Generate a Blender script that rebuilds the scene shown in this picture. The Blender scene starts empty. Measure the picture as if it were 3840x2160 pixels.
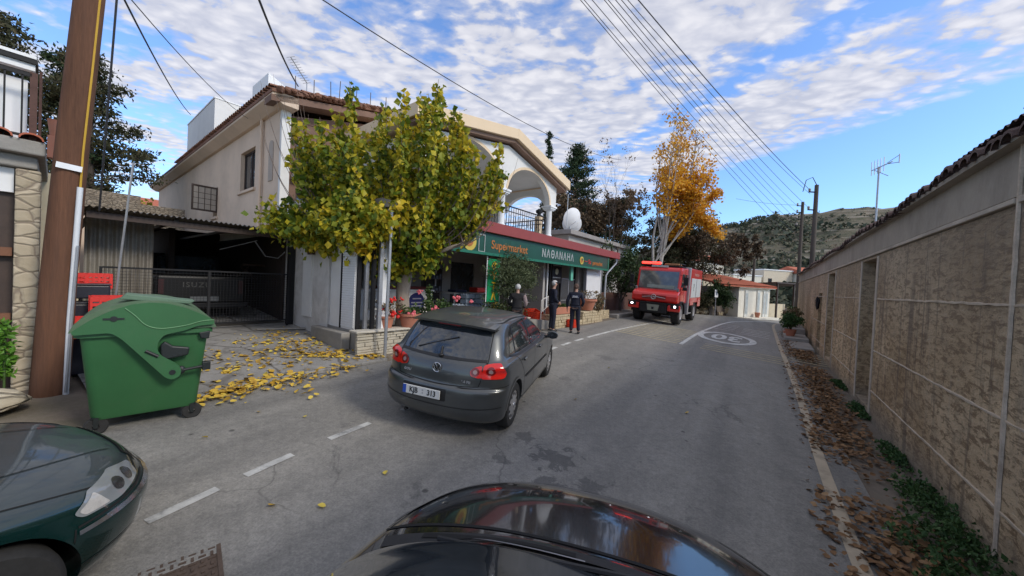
import bpy, bmesh, math, random
from mathutils import Vector, Matrix, geometry
from mathutils.bvhtree import BVHTree
random.seed(7)
R = math.radians
C = bpy.context.scene.collection
D = bpy.data
scene = bpy.context.scene

# ------------------------------------------------------------------ frames
GA, GB = -0.055, 0.053
def smax(v, a, b):                      # soft clamp
    return max(a, min(b, v))
def gz(x, y):                           # height of the ground
    yy = y if y < 20 else 20 + 12 * (1 - math.exp(-(y - 20) / 12.0))
    xx = smax(x, -16, 22)
    return GA * xx + GB * max(-14, yy) * (1 if y < 20 else 1)
H = R(38)
SD = Vector((math.sin(H), math.cos(H), 0)); SN = Vector((math.cos(H), -math.sin(H), 0))
def W(s, t, z=0.0):
    p = SD * s - SN * (t + 7.05); return Vector((p.x, p.y, z))
SROT = R(52)
HW = R(35.6)
WD = Vector((math.sin(HW), math.cos(HW), 0)); WN = Vector((math.cos(HW), -math.sin(HW), 0))
W0 = Vector((7.09, 6.98, 0))
def WP(s, k, z=0.0):
    p = W0 + WD * s + WN * k; return Vector((p.x, p.y, z))
WROT = R(90 - 35.6)

# ------------------------------------------------------------------ materials
def nmat(name):
    m = D.materials.new(name); m.use_nodes = True
    nt = m.node_tree; b = nt.nodes['Principled BSDF']
    return m, nt, b
def nd(nt, t, **k):
    n = nt.nodes.new(t)
    for a, v in k.items():
        if a in n.inputs: n.inputs[a].default_value = v
        else: setattr(n, a, v)
    return n
def ramp(nt, fac, stops):
    r = nt.nodes.new('ShaderNodeValToRGB'); el = r.color_ramp.elements
    while len(el) < len(stops): el.new(0.5)
    for e, (p, c) in zip(el, stops):
        e.position = p; e.color = (c[0], c[1], c[2], 1) if not isinstance(c, (int, float)) else (c, c, c, 1)
    nt.links.new(fac, r.inputs[0]); return r.outputs[0]
def coords(nt, space='Object', scale=(1, 1, 1), rot=(0, 0, 0)):
    tc = nt.nodes.new('ShaderNodeTexCoord'); mp = nt.nodes.new('ShaderNodeMapping')
    mp.inputs['Scale'].default_value = scale; mp.inputs['Rotation'].default_value = rot
    nt.links.new(tc.outputs[space], mp.inputs[0]); return mp.outputs[0]
def noise(nt, vec, scale, detail=6, rough=0.6, dist=0.0):
    n = nt.nodes.new('ShaderNodeTexNoise'); n.inputs['Scale'].default_value = scale
    n.inputs['Detail'].default_value = detail; n.inputs['Roughness'].default_value = rough
    n.inputs['Distortion'].default_value = dist
    nt.links.new(vec, n.inputs['Vector']); return n.outputs['Fac']
def mixc(nt, fac, a, b, mode='MIX'):
    m = nt.nodes.new('ShaderNodeMix'); m.data_type = 'RGBA'; m.blend_type = mode
    for inp, v in ((m.inputs[0], fac), (m.inputs[6], a), (m.inputs[7], b)):
        if hasattr(v, 'is_linked') or hasattr(v, 'links'): nt.links.new(v, inp)
        elif isinstance(v, (int, float)): inp.default_value = v
        else: inp.default_value = (v[0], v[1], v[2], 1)
    return m.outputs[2]
def math_n(nt, op, a, b=0.0, clamp=False):
    m = nt.nodes.new('ShaderNodeMath'); m.operation = op; m.use_clamp = clamp
    for i, v in enumerate((a, b)):
        if hasattr(v, 'links'): nt.links.new(v, m.inputs[i])
        else: m.inputs[i].default_value = v
    return m.outputs[0]
def bump(nt, b, h, strength=0.3, dist=0.02):
    n = nt.nodes.new('ShaderNodeBump'); n.inputs['Strength'].default_value = strength
    n.inputs['Distance'].default_value = dist; nt.links.new(h, n.inputs['Height'])
    nt.links.new(n.outputs[0], b.inputs['Normal']); return n
_M = {}
def mat(name, col, rough=0.7, var=0.25, scale=3.0, metal=0.0, bmp=0.15, fine=40.0, coat=0.0, grime=None, stretch=(1, 1, 1), spec=0.5, space='Object', emit=None, trans=0.0):
    """plain surface with two scales of tone variation and light bump"""
    if name in _M: return _M[name]
    m, nt, b = nmat(name); _M[name] = m
    v = coords(nt, space, stretch)
    n1 = noise(nt, v, scale, 6, 0.65); n2 = noise(nt, v, fine, 4, 0.7)
    dk = tuple(c * (1 - var) for c in col); lt = tuple(min(1, c * (1 + var)) for c in col)
    c1 = ramp(nt, n1, [(0.3, dk), (0.7, lt)])
    c2 = mixc(nt, 0.35 * min(1, var * 3), c1, ramp(nt, n2, [(0.3, dk), (0.7, lt)]))
    if grime:
        g, amt = grime
        n3 = noise(nt, v, scale * 0.6, 8, 0.75, 0.4)
        c2 = mixc(nt, ramp(nt, n3, [(0.48, 0), (0.48 + 0.25, amt)]), c2, g)
    nt.links.new(c2, b.inputs['Base Color'])
    b.inputs['Roughness'].default_value = rough; b.inputs['Metallic'].default_value = metal
    b.inputs['Specular IOR Level'].default_value = spec
    b.inputs['Coat Weight'].default_value = coat; b.inputs['Coat Roughness'].default_value = 0.05
    if bmp: bump(nt, b, n2, bmp, 0.01)
    if emit:
        b.inputs['Emission Color'].default_value = (*emit[0], 1); b.inputs['Emission Strength'].default_value = emit[1]
    return m
def leafmat(name, stops, rough=0.55, cl=1.2, trans=0.25, mixn=0.5):
    """leaf colours: clump noise plus a random tone per leaf"""
    m, nt, b = nmat(name); _M[name] = m
    v = coords(nt, 'Object'); n1 = noise(nt, v, cl, 3, 0.6)
    g = nt.nodes.new('ShaderNodeNewGeometry')
    f = math_n(nt, 'ADD', math_n(nt, 'MULTIPLY', n1, 1.0 * (1 - mixn) * 1.6), math_n(nt, 'MULTIPLY', g.outputs['Random Per Island'], mixn))
    f = math_n(nt, 'SUBTRACT', f, 0.3 * (1 - mixn))
    c = ramp(nt, f, stops)
    nt.links.new(c, b.inputs['Base Color']); b.inputs['Roughness'].default_value = rough
    b.inputs['Specular IOR Level'].default_value = 0.3
    if trans:
        t = nt.nodes.new('ShaderNodeBsdfTranslucent'); nt.links.new(c, t.inputs[0])
        mx = nt.nodes.new('ShaderNodeMixShader'); mx.inputs[0].default_value = trans
        nt.links.new(b.outputs[0], mx.inputs[1]); nt.links.new(t.outputs[0], mx.inputs[2])
        nt.links.new(mx.outputs[0], nt.nodes['Material Output'].inputs[0])
    return m
def glassmat(name, col=(0.02, 0.025, 0.03), rough=0.06, tint=None):
    if name in _M: return _M[name]
    m, nt, b = nmat(name); _M[name] = m
    v = coords(nt, 'Object'); n = noise(nt, v, 2.2, 3, 0.5, 0.6)
    nt.links.new(ramp(nt, n, [(0.35, col), (0.65, tuple(c * 2.2 for c in col))]), b.inputs['Base Color'])
    b.inputs['Roughness'].default_value = rough; b.inputs['Specular IOR Level'].default_value = 0.9
    b.inputs['Coat Weight'].default_value = 0.6; b.inputs['Coat Roughness'].default_value = 0.03
    return m

# ------------------------------------------------------------------ mesh builder
class MB:
    def __init__(s): s.v = []; s.f = []; s.m = []; s.mi = 0
    def add(s, vs, fs):
        o = len(s.v); s.v += [tuple(v) for v in vs]
        for f in fs: s.f.append(tuple(i + o for i in f)); s.m.append(s.mi)
        return s
    def box(s, x0, x1, y0, y1, z0, z1):
        return s.add([(x0, y0, z0), (x1, y0, z0), (x1, y1, z0), (x0, y1, z0), (x0, y0, z1), (x1, y0, z1), (x1, y1, z1), (x0, y1, z1)],
                     [(0, 3, 2, 1), (4, 5, 6, 7), (0, 1, 5, 4), (1, 2, 6, 5), (2, 3, 7, 6), (3, 0, 4, 7)])
    def quad(s, a, b, c, d): return s.add([a, b, c, d], [(0, 1, 2, 3)])
    def prism(s, poly, h0, h1, axis='z'):
        n = len(poly)
        def P(a, b, h): return {'z': (a, b, h), 'y': (a, h, b), 'x': (h, a, b)}[axis]
        vs = [P(a, b, h0) for a, b in poly] + [P(a, b, h1) for a, b in poly]
        fs = [tuple(range(n))[::-1], tuple(range(n, 2 * n))] + [(i, (i + 1) % n, n + (i + 1) % n, n + i) for i in range(n)]
        return s.add(vs, fs)
    def cyl(s, p0, p1, r0, r1=None, n=12, cap=True):
        return s.tube([p0, p1], [r0, r0 if r1 is None else r1], n, cap)
    def tube(s, pts, rs, n=8, cap=True):
        pts = [Vector(p) for p in pts]
        if not isinstance(rs, (list, tuple)): rs = [rs] * len(pts)
        vs = []; fs = []; prev = None
        for i, p in enumerate(pts):
            d = (pts[min(i + 1, len(pts) - 1)] - pts[max(i - 1, 0)]).normalized()
            if prev is None:
                a = Vector((0, 0, 1)) if abs(d.z) < 0.9 else Vector((1, 0, 0))
                u = d.cross(a).normalized()
            else: u = (prev - d * prev.dot(d)).normalized()
            prev = u; w = d.cross(u)
            for k in range(n):
                an = 2 * math.pi * k / n
                vs.append(p + (u * math.cos(an) + w * math.sin(an)) * rs[i])
        for i in range(len(pts) - 1):
            for k in range(n):
                a = i * n + k; b = i * n + (k + 1) % n
                fs.append((a, b, b + n, a + n))
        if cap: fs += [tuple(range(n))[::-1], tuple(range((len(pts) - 1) * n, len(pts) * n))]
        return s.add(vs, fs)
    def lathe(s, prof, c=(0, 0, 0), n=24, axis='z', closed=False):
        vs = []; fs = []
        for r, h in prof:
            for k in range(n):
                a = 2 * math.pi * k / n; x = r * math.cos(a); y = r * math.sin(a)
                v = {'z': (x, y, h), 'x': (h, x, y), 'y': (x, h, y)}[axis]
                vs.append((v[0] + c[0], v[1] + c[1], v[2] + c[2]))
        m = len(prof)
        for i in range(m - (0 if closed else 1)):
            for k in range(n):
                j = (i + 1) % m
                fs.append((i * n + k, i * n + (k + 1) % n, j * n + (k + 1) % n, j * n + k))
        if not closed:
            fs += [tuple(range(n))[::-1], tuple(range((m - 1) * n, m * n))]
        return s.add(vs, fs)
    def ell(s, c, r, nu=16, nv=10, noise_=0.0, seed=0):
        rnd = random.Random(seed); vs = []; fs = []
        for j in range(nv + 1):
            ph = math.pi * j / nv
            for i in range(nu):
                th = 2 * math.pi * i / nu; q = 1 + noise_ * (rnd.random() - 0.5) * 2
                vs.append((c[0] + r[0] * math.sin(ph) * math.cos(th) * q, c[1] + r[1] * math.sin(ph) * math.sin(th) * q, c[2] + r[2] * math.cos(ph) * q))
        for j in range(nv):
            for i in range(nu):
                fs.append((j * nu + i, (j + 1) * nu + i, (j + 1) * nu + (i + 1) % nu, j * nu + (i + 1) % nu))
        return s.add(vs, fs)
    def xf(s, M):
        s.v = [tuple(M @ Vector(v)) for v in s.v]; return s
    def merge(s, o):
        k = len(s.v); s.v += o.v; s.f += [tuple(i + k for i in f) for f in o.f]; s.m += o.m; return s
    def mesh(s, name, mats, off=(0, 0, 0), smooth=False):
        me = D.meshes.new(name)
        ox, oy, oz = off
        me.from_pydata([(a - ox, b - oy, c - oz) for a, b, c in s.v], [], s.f)
        if not isinstance(mats, (list, tuple)): mats = [mats]
        for m in mats: me.materials.append(m)
        if len(mats) > 1: me.polygons.foreach_set('material_index', s.m)
        if smooth: me.polygons.foreach_set('use_smooth', [True] * len(me.polygons))
        me.validate(); me.update()
        return me
def finish(o, bevel=0, smooth=False, fix=True, seg=2, angle=35):
    if bevel:
        m = o.modifiers.new('bevel', 'BEVEL'); m.width = bevel; m.segments = seg; m.limit_method = 'ANGLE'; m.angle_limit = R(angle)
    if smooth == 'auto':
        me = o.data; me.polygons.foreach_set('use_smooth', [True] * len(me.polygons))
        try: me.set_sharp_from_angle(angle=R(38))
        except Exception: pass
def props(o, label=None, cat=None, group=None, kind=None):
    if label: o['label'] = label
    if cat: o['category'] = cat
    if group: o['group'] = group
    if kind: o['kind'] = kind
    return o
class Thing:
    def __init__(s, name, label, cat, loc=(0, 0, 0), rot=0, group=None, off=(0, 0, 0)):
        s.o = D.objects.new(name, None); C.objects.link(s.o); s.o.location = loc
        s.o.rotation_euler = (0, 0, rot) if isinstance(rot, (int, float)) else rot
        s.o.empty_display_size = 0.2; s.off = off; s.k = False; props(s.o, label, cat, group)
    def part(s, name, mb, m, parent=None, bevel=0, smooth=False, label=None, kind=None):
        if s.k:                       # wall-frame things are written with y growing away from the street
            t = MB(); t.v = [(a, 2 * s.off[1] - b, c) for a, b, c in mb.v]; t.f = [f[::-1] for f in mb.f]; t.m = mb.m; mb = t
        me = mb.mesh(name, m, s.off, smooth is True)
        o = D.objects.new(name, me); C.objects.link(o); o.parent = parent or s.o
        finish(o, bevel, smooth)
        props(o, label, kind=kind); return o
    def mesh_part(s, name, me, parent=None, label=None):
        o = D.objects.new(name, me); C.objects.link(o); o.parent = parent or s.o
        props(o, label); return o
def TS(name, label, cat, s, t, z, group=None):      # thing in the shop's street frame
    return Thing(name, label, cat, W(s, t, z), SROT, group, (s, t, z))
def TW(name, label, cat, s, k, z, group=None):      # thing in the right wall's frame
    return Thing(name, label, cat, WP(s, k, z), WROT, group, (s, -k, z))
def solo(name, mb, m, label=None, cat=None, loc=(0, 0, 0), rot=0, off=(0, 0, 0), group=None, kind=None, bevel=0, smooth=False):
    me = mb.mesh(name, m, off, smooth is True)
    o = D.objects.new(name, me); C.objects.link(o); o.location = loc
    o.rotation_euler = (0, 0, rot) if isinstance(rot, (int, float)) else rot
    finish(o, bevel, smooth); props(o, label, cat, group, kind); return o
def soloS(name, mb, m, label, cat, s, t, z, **k): return solo(name, mb, m, label, cat, W(s, t, z), SROT, (s, t, z), **k)
def soloW(name, mb, m, label, cat, s, k_, z, **k): return solo(name, mb, m, label, cat, WP(s, k_, z), WROT, (s, -k_, z), **k)
def copy_tree(o, parent=None, **pr):
    c = o.copy(); C.objects.link(c); c.parent = parent
    for ch in [x for x in D.objects if x.parent == o]: copy_tree(ch, c)
    props(c, **pr); return c
def text_mesh(txt, size, ext=0.004, bold=0.0, spacing=1.0, align='CENTER'):
    cu = D.curves.new('lettering', 'FONT'); cu.body = txt; cu.size = size; cu.extrude = ext; cu.offset = bold
    cu.align_x = align; cu.align_y = 'CENTER'; cu.space_character = spacing; cu.resolution_u = 4
    o = D.objects.new('lettering', cu); C.objects.link(o)
    dg = bpy.context.evaluated_depsgraph_get(); dg.update()
    me = D.meshes.new_from_object(o.evaluated_get(dg))
    C.objects.unlink(o); D.objects.remove(o); D.curves.remove(cu)
    return me
def text_mb(txt, size, M, ext=0.004, bold=0.0, spacing=1.0, align='CENTER', sx=1.0):
    me = text_mesh(txt, size, ext, bold, spacing, align); mb = MB()
    mb.add([M @ Vector((v.co.x * sx, v.co.y, v.co.z)) for v in me.vertices], [tuple(p.vertices) for p in me.polygons])
    D.meshes.remove(me); return mb
# text standing on a plane: x -> local X, y -> Z, facing -Y
MXZ = Matrix(((1, 0, 0, 0), (0, 0, -1, 0), (0, 1, 0, 0), (0, 0, 0, 1)))
def crspline(P, n):
    """Catmull-Rom over tuples, n samples per span"""
    out = []
    for i in range(len(P) - 1):
        p0 = P[max(i - 1, 0)]; p1 = P[i]; p2 = P[i + 1]; p3 = P[min(i + 2, len(P) - 1)]
        for k in range(n):
            t = k / n; out.append(tuple(0.5 * ((2 * b) + (-a + c) * t + (2 * a - 5 * b + 4 * c - d) * t * t + (-a + 3 * b - 3 * c + d) * t ** 3) for a, b, c, d in zip(p0, p1, p2, p3)))
    out.append(tuple(P[-1])); return out
def rpoly(pts, r, n=4):
    """round the corners of a 2-D polygon"""
    out = []; N = len(pts)
    for i in range(N):
        a = Vector(pts[i - 1]); b = Vector(pts[i]); c = Vector(pts[(i + 1) % N])
        u = (a - b); w = (c - b); rr = min(r, u.length * 0.45, w.length * 0.45)
        p = b + u.normalized() * rr; q = b + w.normalized() * rr
        for k in range(n + 1):
            t = k / n; out.append(tuple(p * (1 - t) ** 2 + b * 2 * t * (1 - t) + q * t * t))
    return out
def cut_poly_wall(mb, x0, x1, z0, z1, holes, y, yb, top=None):
    """wall sheet in the XZ plane (front y, back yb) with holes (rect or polygon), solid with reveals"""
    outer = [(x0, z0), (x1, z0)] + ([(x1, z1), (x0, z1)] if top is None else top)
    vs = [Vector(p) for p in outer]; es = [(i, (i + 1) % len(outer)) for i in range(len(outer))]; hol = []
    for h in holes:
        hp = [(h[0], h[2]), (h[1], h[2]), (h[1], h[3]), (h[0], h[3])] if not isinstance(h[0], (tuple, list)) else list(h)
        k = len(vs); vs += [Vector(p) for p in hp]; es += [(k + i, k + (i + 1) % len(hp)) for i in range(len(hp))]; hol.append(hp)
    rv, re, rf, *_ = geometry.delaunay_2d_cdt(vs, es, [], 2, 1e-5)
    def inside(p, poly):
        c = False; n = len(poly)
        for i in range(n):
            a = poly[i]; b = poly[i - 1]
            if (a[1] > p[1]) != (b[1] > p[1]) and p[0] < (b[0] - a[0]) * (p[1] - a[1]) / (b[1] - a[1] + 1e-12) + a[0]: c = not c
        return c
    keep = []
    for f in rf:
        c = (sum(rv[i].x for i in f) / len(f), sum(rv[i].y for i in f) / len(f))
        if inside(c, outer) and not any(inside(c, h) for h in hol): keep.append(f)
    mb.add([(v.x, y, v.y) for v in rv], [tuple(f) for f in keep])
    mb.add([(v.x, yb, v.y) for v in rv], [tuple(f)[::-1] for f in keep])
    for loop in [outer] + hol:
        n = len(loop)
        for i in range(n):
            a = loop[i]; b = loop[(i + 1) % n]
            mb.quad((a[0], y, a[1]), (b[0], y, b[1]), (b[0], yb, b[1]), (a[0], yb, a[1]))
    return mb
def leaf_cloud(mb, pts, size, rnd, asp=0.8, droop=0.0, var=0.4):
    """many small two-triangle leaves folded on the midrib"""
    V = mb.v; F = mb.f; Mi = mb.m
    for p in pts:
        s = size * (1 + var * (rnd.random() * 2 - 1))
        a = rnd.random() * 6.283; e = (rnd.random() - 0.5) * 2.4 - droop
        d = Vector((math.cos(a) * math.cos(e), math.sin(a) * math.cos(e), math.sin(e)))
        q = Vector((rnd.random() - 0.5, rnd.random() - 0.5, rnd.random() - 0.5))
        w = d.cross(q)
        if w.length < 1e-4: continue
        w.normalize(); w *= s * asp * 0.5; n = w.normalized().cross(d) * s * 0.12
        P = Vector(p); o = len(V)
        V.extend([tuple(P), tuple(P + d * s * 0.45 + w + n), tuple(P + d * s), tuple(P + d * s * 0.45 - w + n)])
        F.append((o, o + 1, o + 2)); F.append((o, o + 2, o + 3)); Mi.extend((mb.mi, mb.mi))
def branch(mb, p, d, L, r, depth, rnd, tips, spread=0.6, up=0.15, nseg=4, shrink=0.68, kids=(2, 3), nside=6, wob=0.18):
    pts = [Vector(p)]; rs = [r]; d = Vector(d).normalized()
    for i in range(nseg):
        d = (d + Vector((rnd.gauss(0, wob), rnd.gauss(0, wob), rnd.gauss(0, wob) + up * 0.5))).normalized()
        pts.append(pts[-1] + d * L / nseg); rs.append(r * (1 - 0.45 * (i + 1) / nseg))
    mb.tube(pts, rs, nside if depth > 1 else 4, cap=False)
    tips.append((pts[-1], d, depth))
    if depth <= 0: return
    for k in range(rnd.randint(*kids)):
        q = pts[-1] if k < 2 else pts[rnd.randint(max(1, nseg // 2), nseg)]
        a = rnd.random() * 6.283; side = d.cross(Vector((math.cos(a), math.sin(a), 0.3))).normalized()
        nd_ = (d + side * spread * (0.6 + rnd.random() * 0.8) + Vector((0, 0, up))).normalized()
        branch(mb, q, nd_, L * shrink * (0.8 + 0.4 * rnd.random()), rs[-1] * 0.78, depth - 1, rnd, tips, spread, up, nseg, shrink, kids, nside, wob)
def tuft(pts, c, r, n, rnd, flat=1.0):
    for _ in range(n):
        pts.append((c[0] + rnd.gauss(0, r * 0.5), c[1] + rnd.gauss(0, r * 0.5), c[2] + rnd.gauss(0, r * 0.5) * flat))
# ------------------------------------------------------------------ camera
cam = D.cameras.new('camera'); co = D.objects.new('camera', cam); C.objects.link(co); scene.camera = co
cam.sensor_width = 36; cam.sensor_fit = 'HORIZONTAL'; cam.lens = 36 * 1340 / 3840; cam.clip_end = 3000; cam.clip_start = 0.05
pit, rol = -0.017, -0.047
Fv = Vector((0, math.cos(pit), math.sin(pit))); Uv = Vector((0, -math.sin(pit), math.cos(pit))); Rv = Vector((1, 0, 0))
R2v = Rv * math.cos(rol) - Uv * math.sin(rol); U2v = Rv * math.sin(rol) + Uv * math.cos(rol)
co.matrix_world = Matrix(((R2v.x, U2v.x, -Fv.x, 0), (R2v.y, U2v.y, -Fv.y, 0), (R2v.z, U2v.z, -Fv.z, 2.27), (0, 0, 0, 1)))
# ------------------------------------------------------------------ light
SUN_EL, SUN_AZ = R(37), R(118)          # azimuth clockwise from +Y
sd = D.lights.new('sun', 'SUN'); sd.energy = 2.3; sd.angle = R(14); sd.color = (1.0, 0.93, 0.82)
so = D.objects.new('sun', sd); C.objects.link(so)
sv = Vector((math.sin(SUN_AZ) * math.cos(SUN_EL), math.cos(SUN_AZ) * math.cos(SUN_EL), math.sin(SUN_EL)))
so.rotation_euler = sv.to_track_quat('Z', 'Y').to_euler()
w = D.worlds.new('World'); scene.world = w; w.use_nodes = True; nt = w.node_tree
bg = nt.nodes['Background']; bg.inputs[1].default_value = 0.205
sky = nt.nodes.new('ShaderNodeTexSky'); sky.sky_type = 'NISHITA'; sky.sun_disc = False
sky.sun_elevation = SUN_EL; sky.sun_rotation = SUN_AZ; sky.air_density = 1.0; sky.dust_density = 0.6; sky.ozone_density = 2.0
tc = nt.nodes.new('ShaderNodeTexCoord'); sep = nt.nodes.new('ShaderNodeSeparateXYZ'); nt.links.new(tc.outputs['Generated'], sep.inputs[0])
z = math_n(nt, 'MAXIMUM', sep.outputs[2], 0.03)
px = math_n(nt, 'DIVIDE', sep.outputs[0], z); py = math_n(nt, 'DIVIDE', sep.outputs[1], z)
cv = nt.nodes.new('ShaderNodeCombineXYZ'); nt.links.new(px, cv.inputs[0]); nt.links.new(py, cv.inputs[1])
def wmap(scale, rot, vec):
    mp = nt.nodes.new('ShaderNodeMapping'); mp.inputs['Scale'].default_value = scale; mp.inputs['Rotation'].default_value = rot
    nt.links.new(vec, mp.inputs[0]); return mp.outputs[0]
v1 = wmap((1.1, 1.5, 1), (0, 0, R(25)), cv.outputs[0])
n_big = noise(nt, v1, 0.9, 4, 0.55, 0.3)
n_mid = noise(nt, v1, 6.0, 6, 0.6, 0.5)
n_fin = noise(nt, v1, 22.0, 4, 0.6, 0.2)
vor = nt.nodes.new('ShaderNodeTexVoronoi'); vor.feature = 'SMOOTH_F1'; vor.inputs['Scale'].default_value = 8.5; vor.inputs['Smoothness'].default_value = 0.6
nw = nt.nodes.new('ShaderNodeVectorMath'); nw.operation = 'ADD'
nn = nt.nodes.new('ShaderNodeTexNoise'); nn.inputs['Scale'].default_value = 6; nt.links.new(v1, nn.inputs['Vector'])
sc_ = nt.nodes.new('ShaderNodeVectorMath'); sc_.operation = 'SCALE'; sc_.inputs['Scale'].default_value = 0.22; nt.links.new(nn.outputs['Color'], sc_.inputs[0])
nt.links.new(v1, nw.inputs[0]); nt.links.new(sc_.outputs[0], nw.inputs[1]); nt.links.new(nw.outputs[0], vor.inputs['Vector'])
puff = math_n(nt, 'SUBTRACT', 0.62, vor.outputs['Distance'])
lin = math_n(nt, 'ADD', px, math_n(nt, 'MULTIPLY', py, 0.35))                 # edge of the cloud deck
edge = math_n(nt, 'SUBTRACT', math_n(nt, 'ADD', 2.62, math_n(nt, 'MULTIPLY', n_mid, 0.25)), lin)
edge = ramp(nt, math_n(nt, 'MULTIPLY', math_n(nt, 'ADD', edge, 0.0), 2.2), [(0.0, 0), (0.3, 0.75), (1, 1)])
gap = math_n(nt, 'ABSOLUTE', math_n(nt, 'SUBTRACT', lin, 1.62))
gap = math_n(nt, 'MULTIPLY', ramp(nt, math_n(nt, 'MULTIPLY', gap, 2.5), [(0, 1), (0.45, 0)]), ramp(nt, py, [(0.0, 1), (1.0, 1)]))
left = ramp(nt, math_n(nt, 'MULTIPLY', math_n(nt, 'ADD', px, 2.6), 0.5), [(0, 0.15), (1, 0)])   # thinner to the left
dens = math_n(nt, 'ADD', math_n(nt, 'MULTIPLY', n_big, 1.25), math_n(nt, 'MULTIPLY', puff, 0.34))
dens = math_n(nt, 'ADD', dens, math_n(nt, 'MULTIPLY', n_mid, 0.50))
dens = math_n(nt, 'ADD', dens, math_n(nt, 'MULTIPLY', n_fin, 0.22))
dens = math_n(nt, 'SUBTRACT', dens, math_n(nt, 'MULTIPLY', gap, 0.26))
dens = math_n(nt, 'SUBTRACT', dens, left)
cl = ramp(nt, dens, [(0.76, 0.03), (0.92, 0.50), (1.16, 0.93)])
cl = math_n(nt, 'MULTIPLY', cl, edge)
hz = ramp(nt, sep.outputs[2], [(0.02, 0.0), (0.12, 1.0)])
cl = math_n(nt, 'MULTIPLY', cl, hz)
ccol = ramp(nt, math_n(nt, 'ADD', math_n(nt, 'MULTIPLY', n_mid, 0.7), math_n(nt, 'MULTIPLY', puff, 0.5)), [(0.3, (2.9, 3.0, 3.5)), (0.62, (4.3, 4.25, 4.45))])
skyc = mixc(nt, 1.0, sky.outputs[0], (0.86, 1.08, 1.38), 'MULTIPLY')
out = mixc(nt, cl, skyc, ccol)
nt.links.new(out, bg.inputs[0])
scene.view_settings.view_transform = 'Standard'; scene.view_settings.look = 'None'; scene.view_settings.exposure = 0
scene.cycles.max_bounces = 6; scene.cycles.use_denoising = True
# ------------------------------------------------------------------ ground, road, yard
def sheet(poly, step, dz, name, m, kind='structure', **k):
    """polygon laid on the terrain"""
    xs = [p[0] for p in poly]; ys = [p[1] for p in poly]
    vs = [Vector(p) for p in poly]; n = len(vs); es = [(i, (i + 1) % n) for i in range(n)]
    x = min(xs)
    def ins(px, py):
        c = False
        for i in range(n):
            a = poly[i]; b = poly[i - 1]
            if (a[1] > py) != (b[1] > py) and px < (b[0] - a[0]) * (py - a[1]) / (b[1] - a[1] + 1e-12) + a[0]: c = not c
        return c
    while x < max(xs):
        y = min(ys)
        while y < max(ys):
            if ins(x, y): vs.append(Vector((x, y)))
            y += step
        x += step
    rv, re, rf, *_ = geometry.delaunay_2d_cdt(vs, es, [], 1, 1e-4)
    mb = MB(); mb.add([(v.x, v.y, gz(v.x, v.y) + dz) for v in rv], [tuple(f) for f in rf])
    return solo(name, mb, m, kind=kind, smooth=True, **k)
m_dirt = mat('verge_dirt', (0.17, 0.14, 0.11), 0.95, 0.35, 1.6, bmp=0.5, fine=30, grime=((0.07, 0.085, 0.04), 0.5))
g = MB(); NX = 90
def gco(i, n, a, b):                     # denser near the camera
    t = (i / n) * 2 - 1; return (a + b) / 2 + (b - a) / 2 * (abs(t) ** 2.2) * (1 if t > 0 else -1)
xs = [gco(i, NX, -420, 420) for i in range(NX + 1)]; ys = [gco(i, NX, -400, 420) + 10 for i in range(NX + 1)]
g.add([(x, y, gz(x, y) - 0.03) for y in ys for x in xs], [(j * (NX + 1) + i, j * (NX + 1) + i + 1, (j + 1) * (NX + 1) + i + 1, (j + 1) * (NX + 1) + i) for j in range(NX) for i in range(NX)])
solo('ground', g, m_dirt, kind='structure', smooth=True)

# asphalt
ma, nt, b = nmat('asphalt')
v = coords(nt)
n1 = noise(nt, v, 0.35, 5, 0.6, 0.3); n2 = noise(nt, v, 3.0, 6, 0.7, 0.2); n3 = noise(nt, v, 160, 3, 0.8); n4 = noise(nt, v, 0.9, 7, 0.75, 1.2)
base = ramp(nt, n1, [(0.3, (0.215, 0.207, 0.19)), (0.7, (0.30, 0.288, 0.265))])
base = mixc(nt, 0.5, base, ramp(nt, n2, [(0.25, (0.15, 0.145, 0.136)), (0.75, (0.29, 0.278, 0.258))]))
base = mixc(nt, ramp(nt, n3, [(0.5, 0), (0.85, 0.5)]), base, (0.24, 0.235, 0.22))
base = mixc(nt, ramp(nt, n3, [(0.22, 0.6), (0.36, 0)]), base, (0.03, 0.03, 0.03))
base = mixc(nt, ramp(nt, n4, [(0.62, 0), (0.68, 0.45)]), base, (0.045, 0.045, 0.048))       # patched, worn spots
v2 = coords(nt, 'Object', (1, 1, 1), (0, 0, R(-57)))
strk = nt.nodes.new('ShaderNodeMapping'); strk.inputs['Scale'].default_value = (0.12, 1.6, 1); nt.links.new(v2, strk.inputs[0])
n5 = noise(nt, strk.outputs[0], 1.0, 3, 0.5)
base = mixc(nt, ramp(nt, n5, [(0.35, 0.35), (0.6, 0)]), base, (0.06, 0.06, 0.063))
vo = nt.nodes.new('ShaderNodeTexVoronoi'); vo.inputs['Scale'].default_value = 2.3; nt.links.new(v, vo.inputs['Vector'])
base = mixc(nt, ramp(nt, vo.outputs['Distance'], [(0.05, 0.7), (0.085, 0)]), base, (0.03, 0.028, 0.028))   # old gum and oil spots
n6 = noise(nt, v, 14, 5, 0.8); n7 = noise(nt, v, 55, 3, 0.8)
base = mixc(nt, 0.55, base, mixc(nt, 1.0, base, ramp(nt, n6, [(0.3, (0.62, 0.62, 0.62)), (0.7, (1.4, 1.39, 1.36))]), 'MULTIPLY'))
base = mixc(nt, 0.6, base, mixc(nt, 1.0, base, ramp(nt, n7, [(0.3, (0.6, 0.6, 0.6)), (0.7, (1.45, 1.44, 1.4))]), 'MULTIPLY'))
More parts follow.
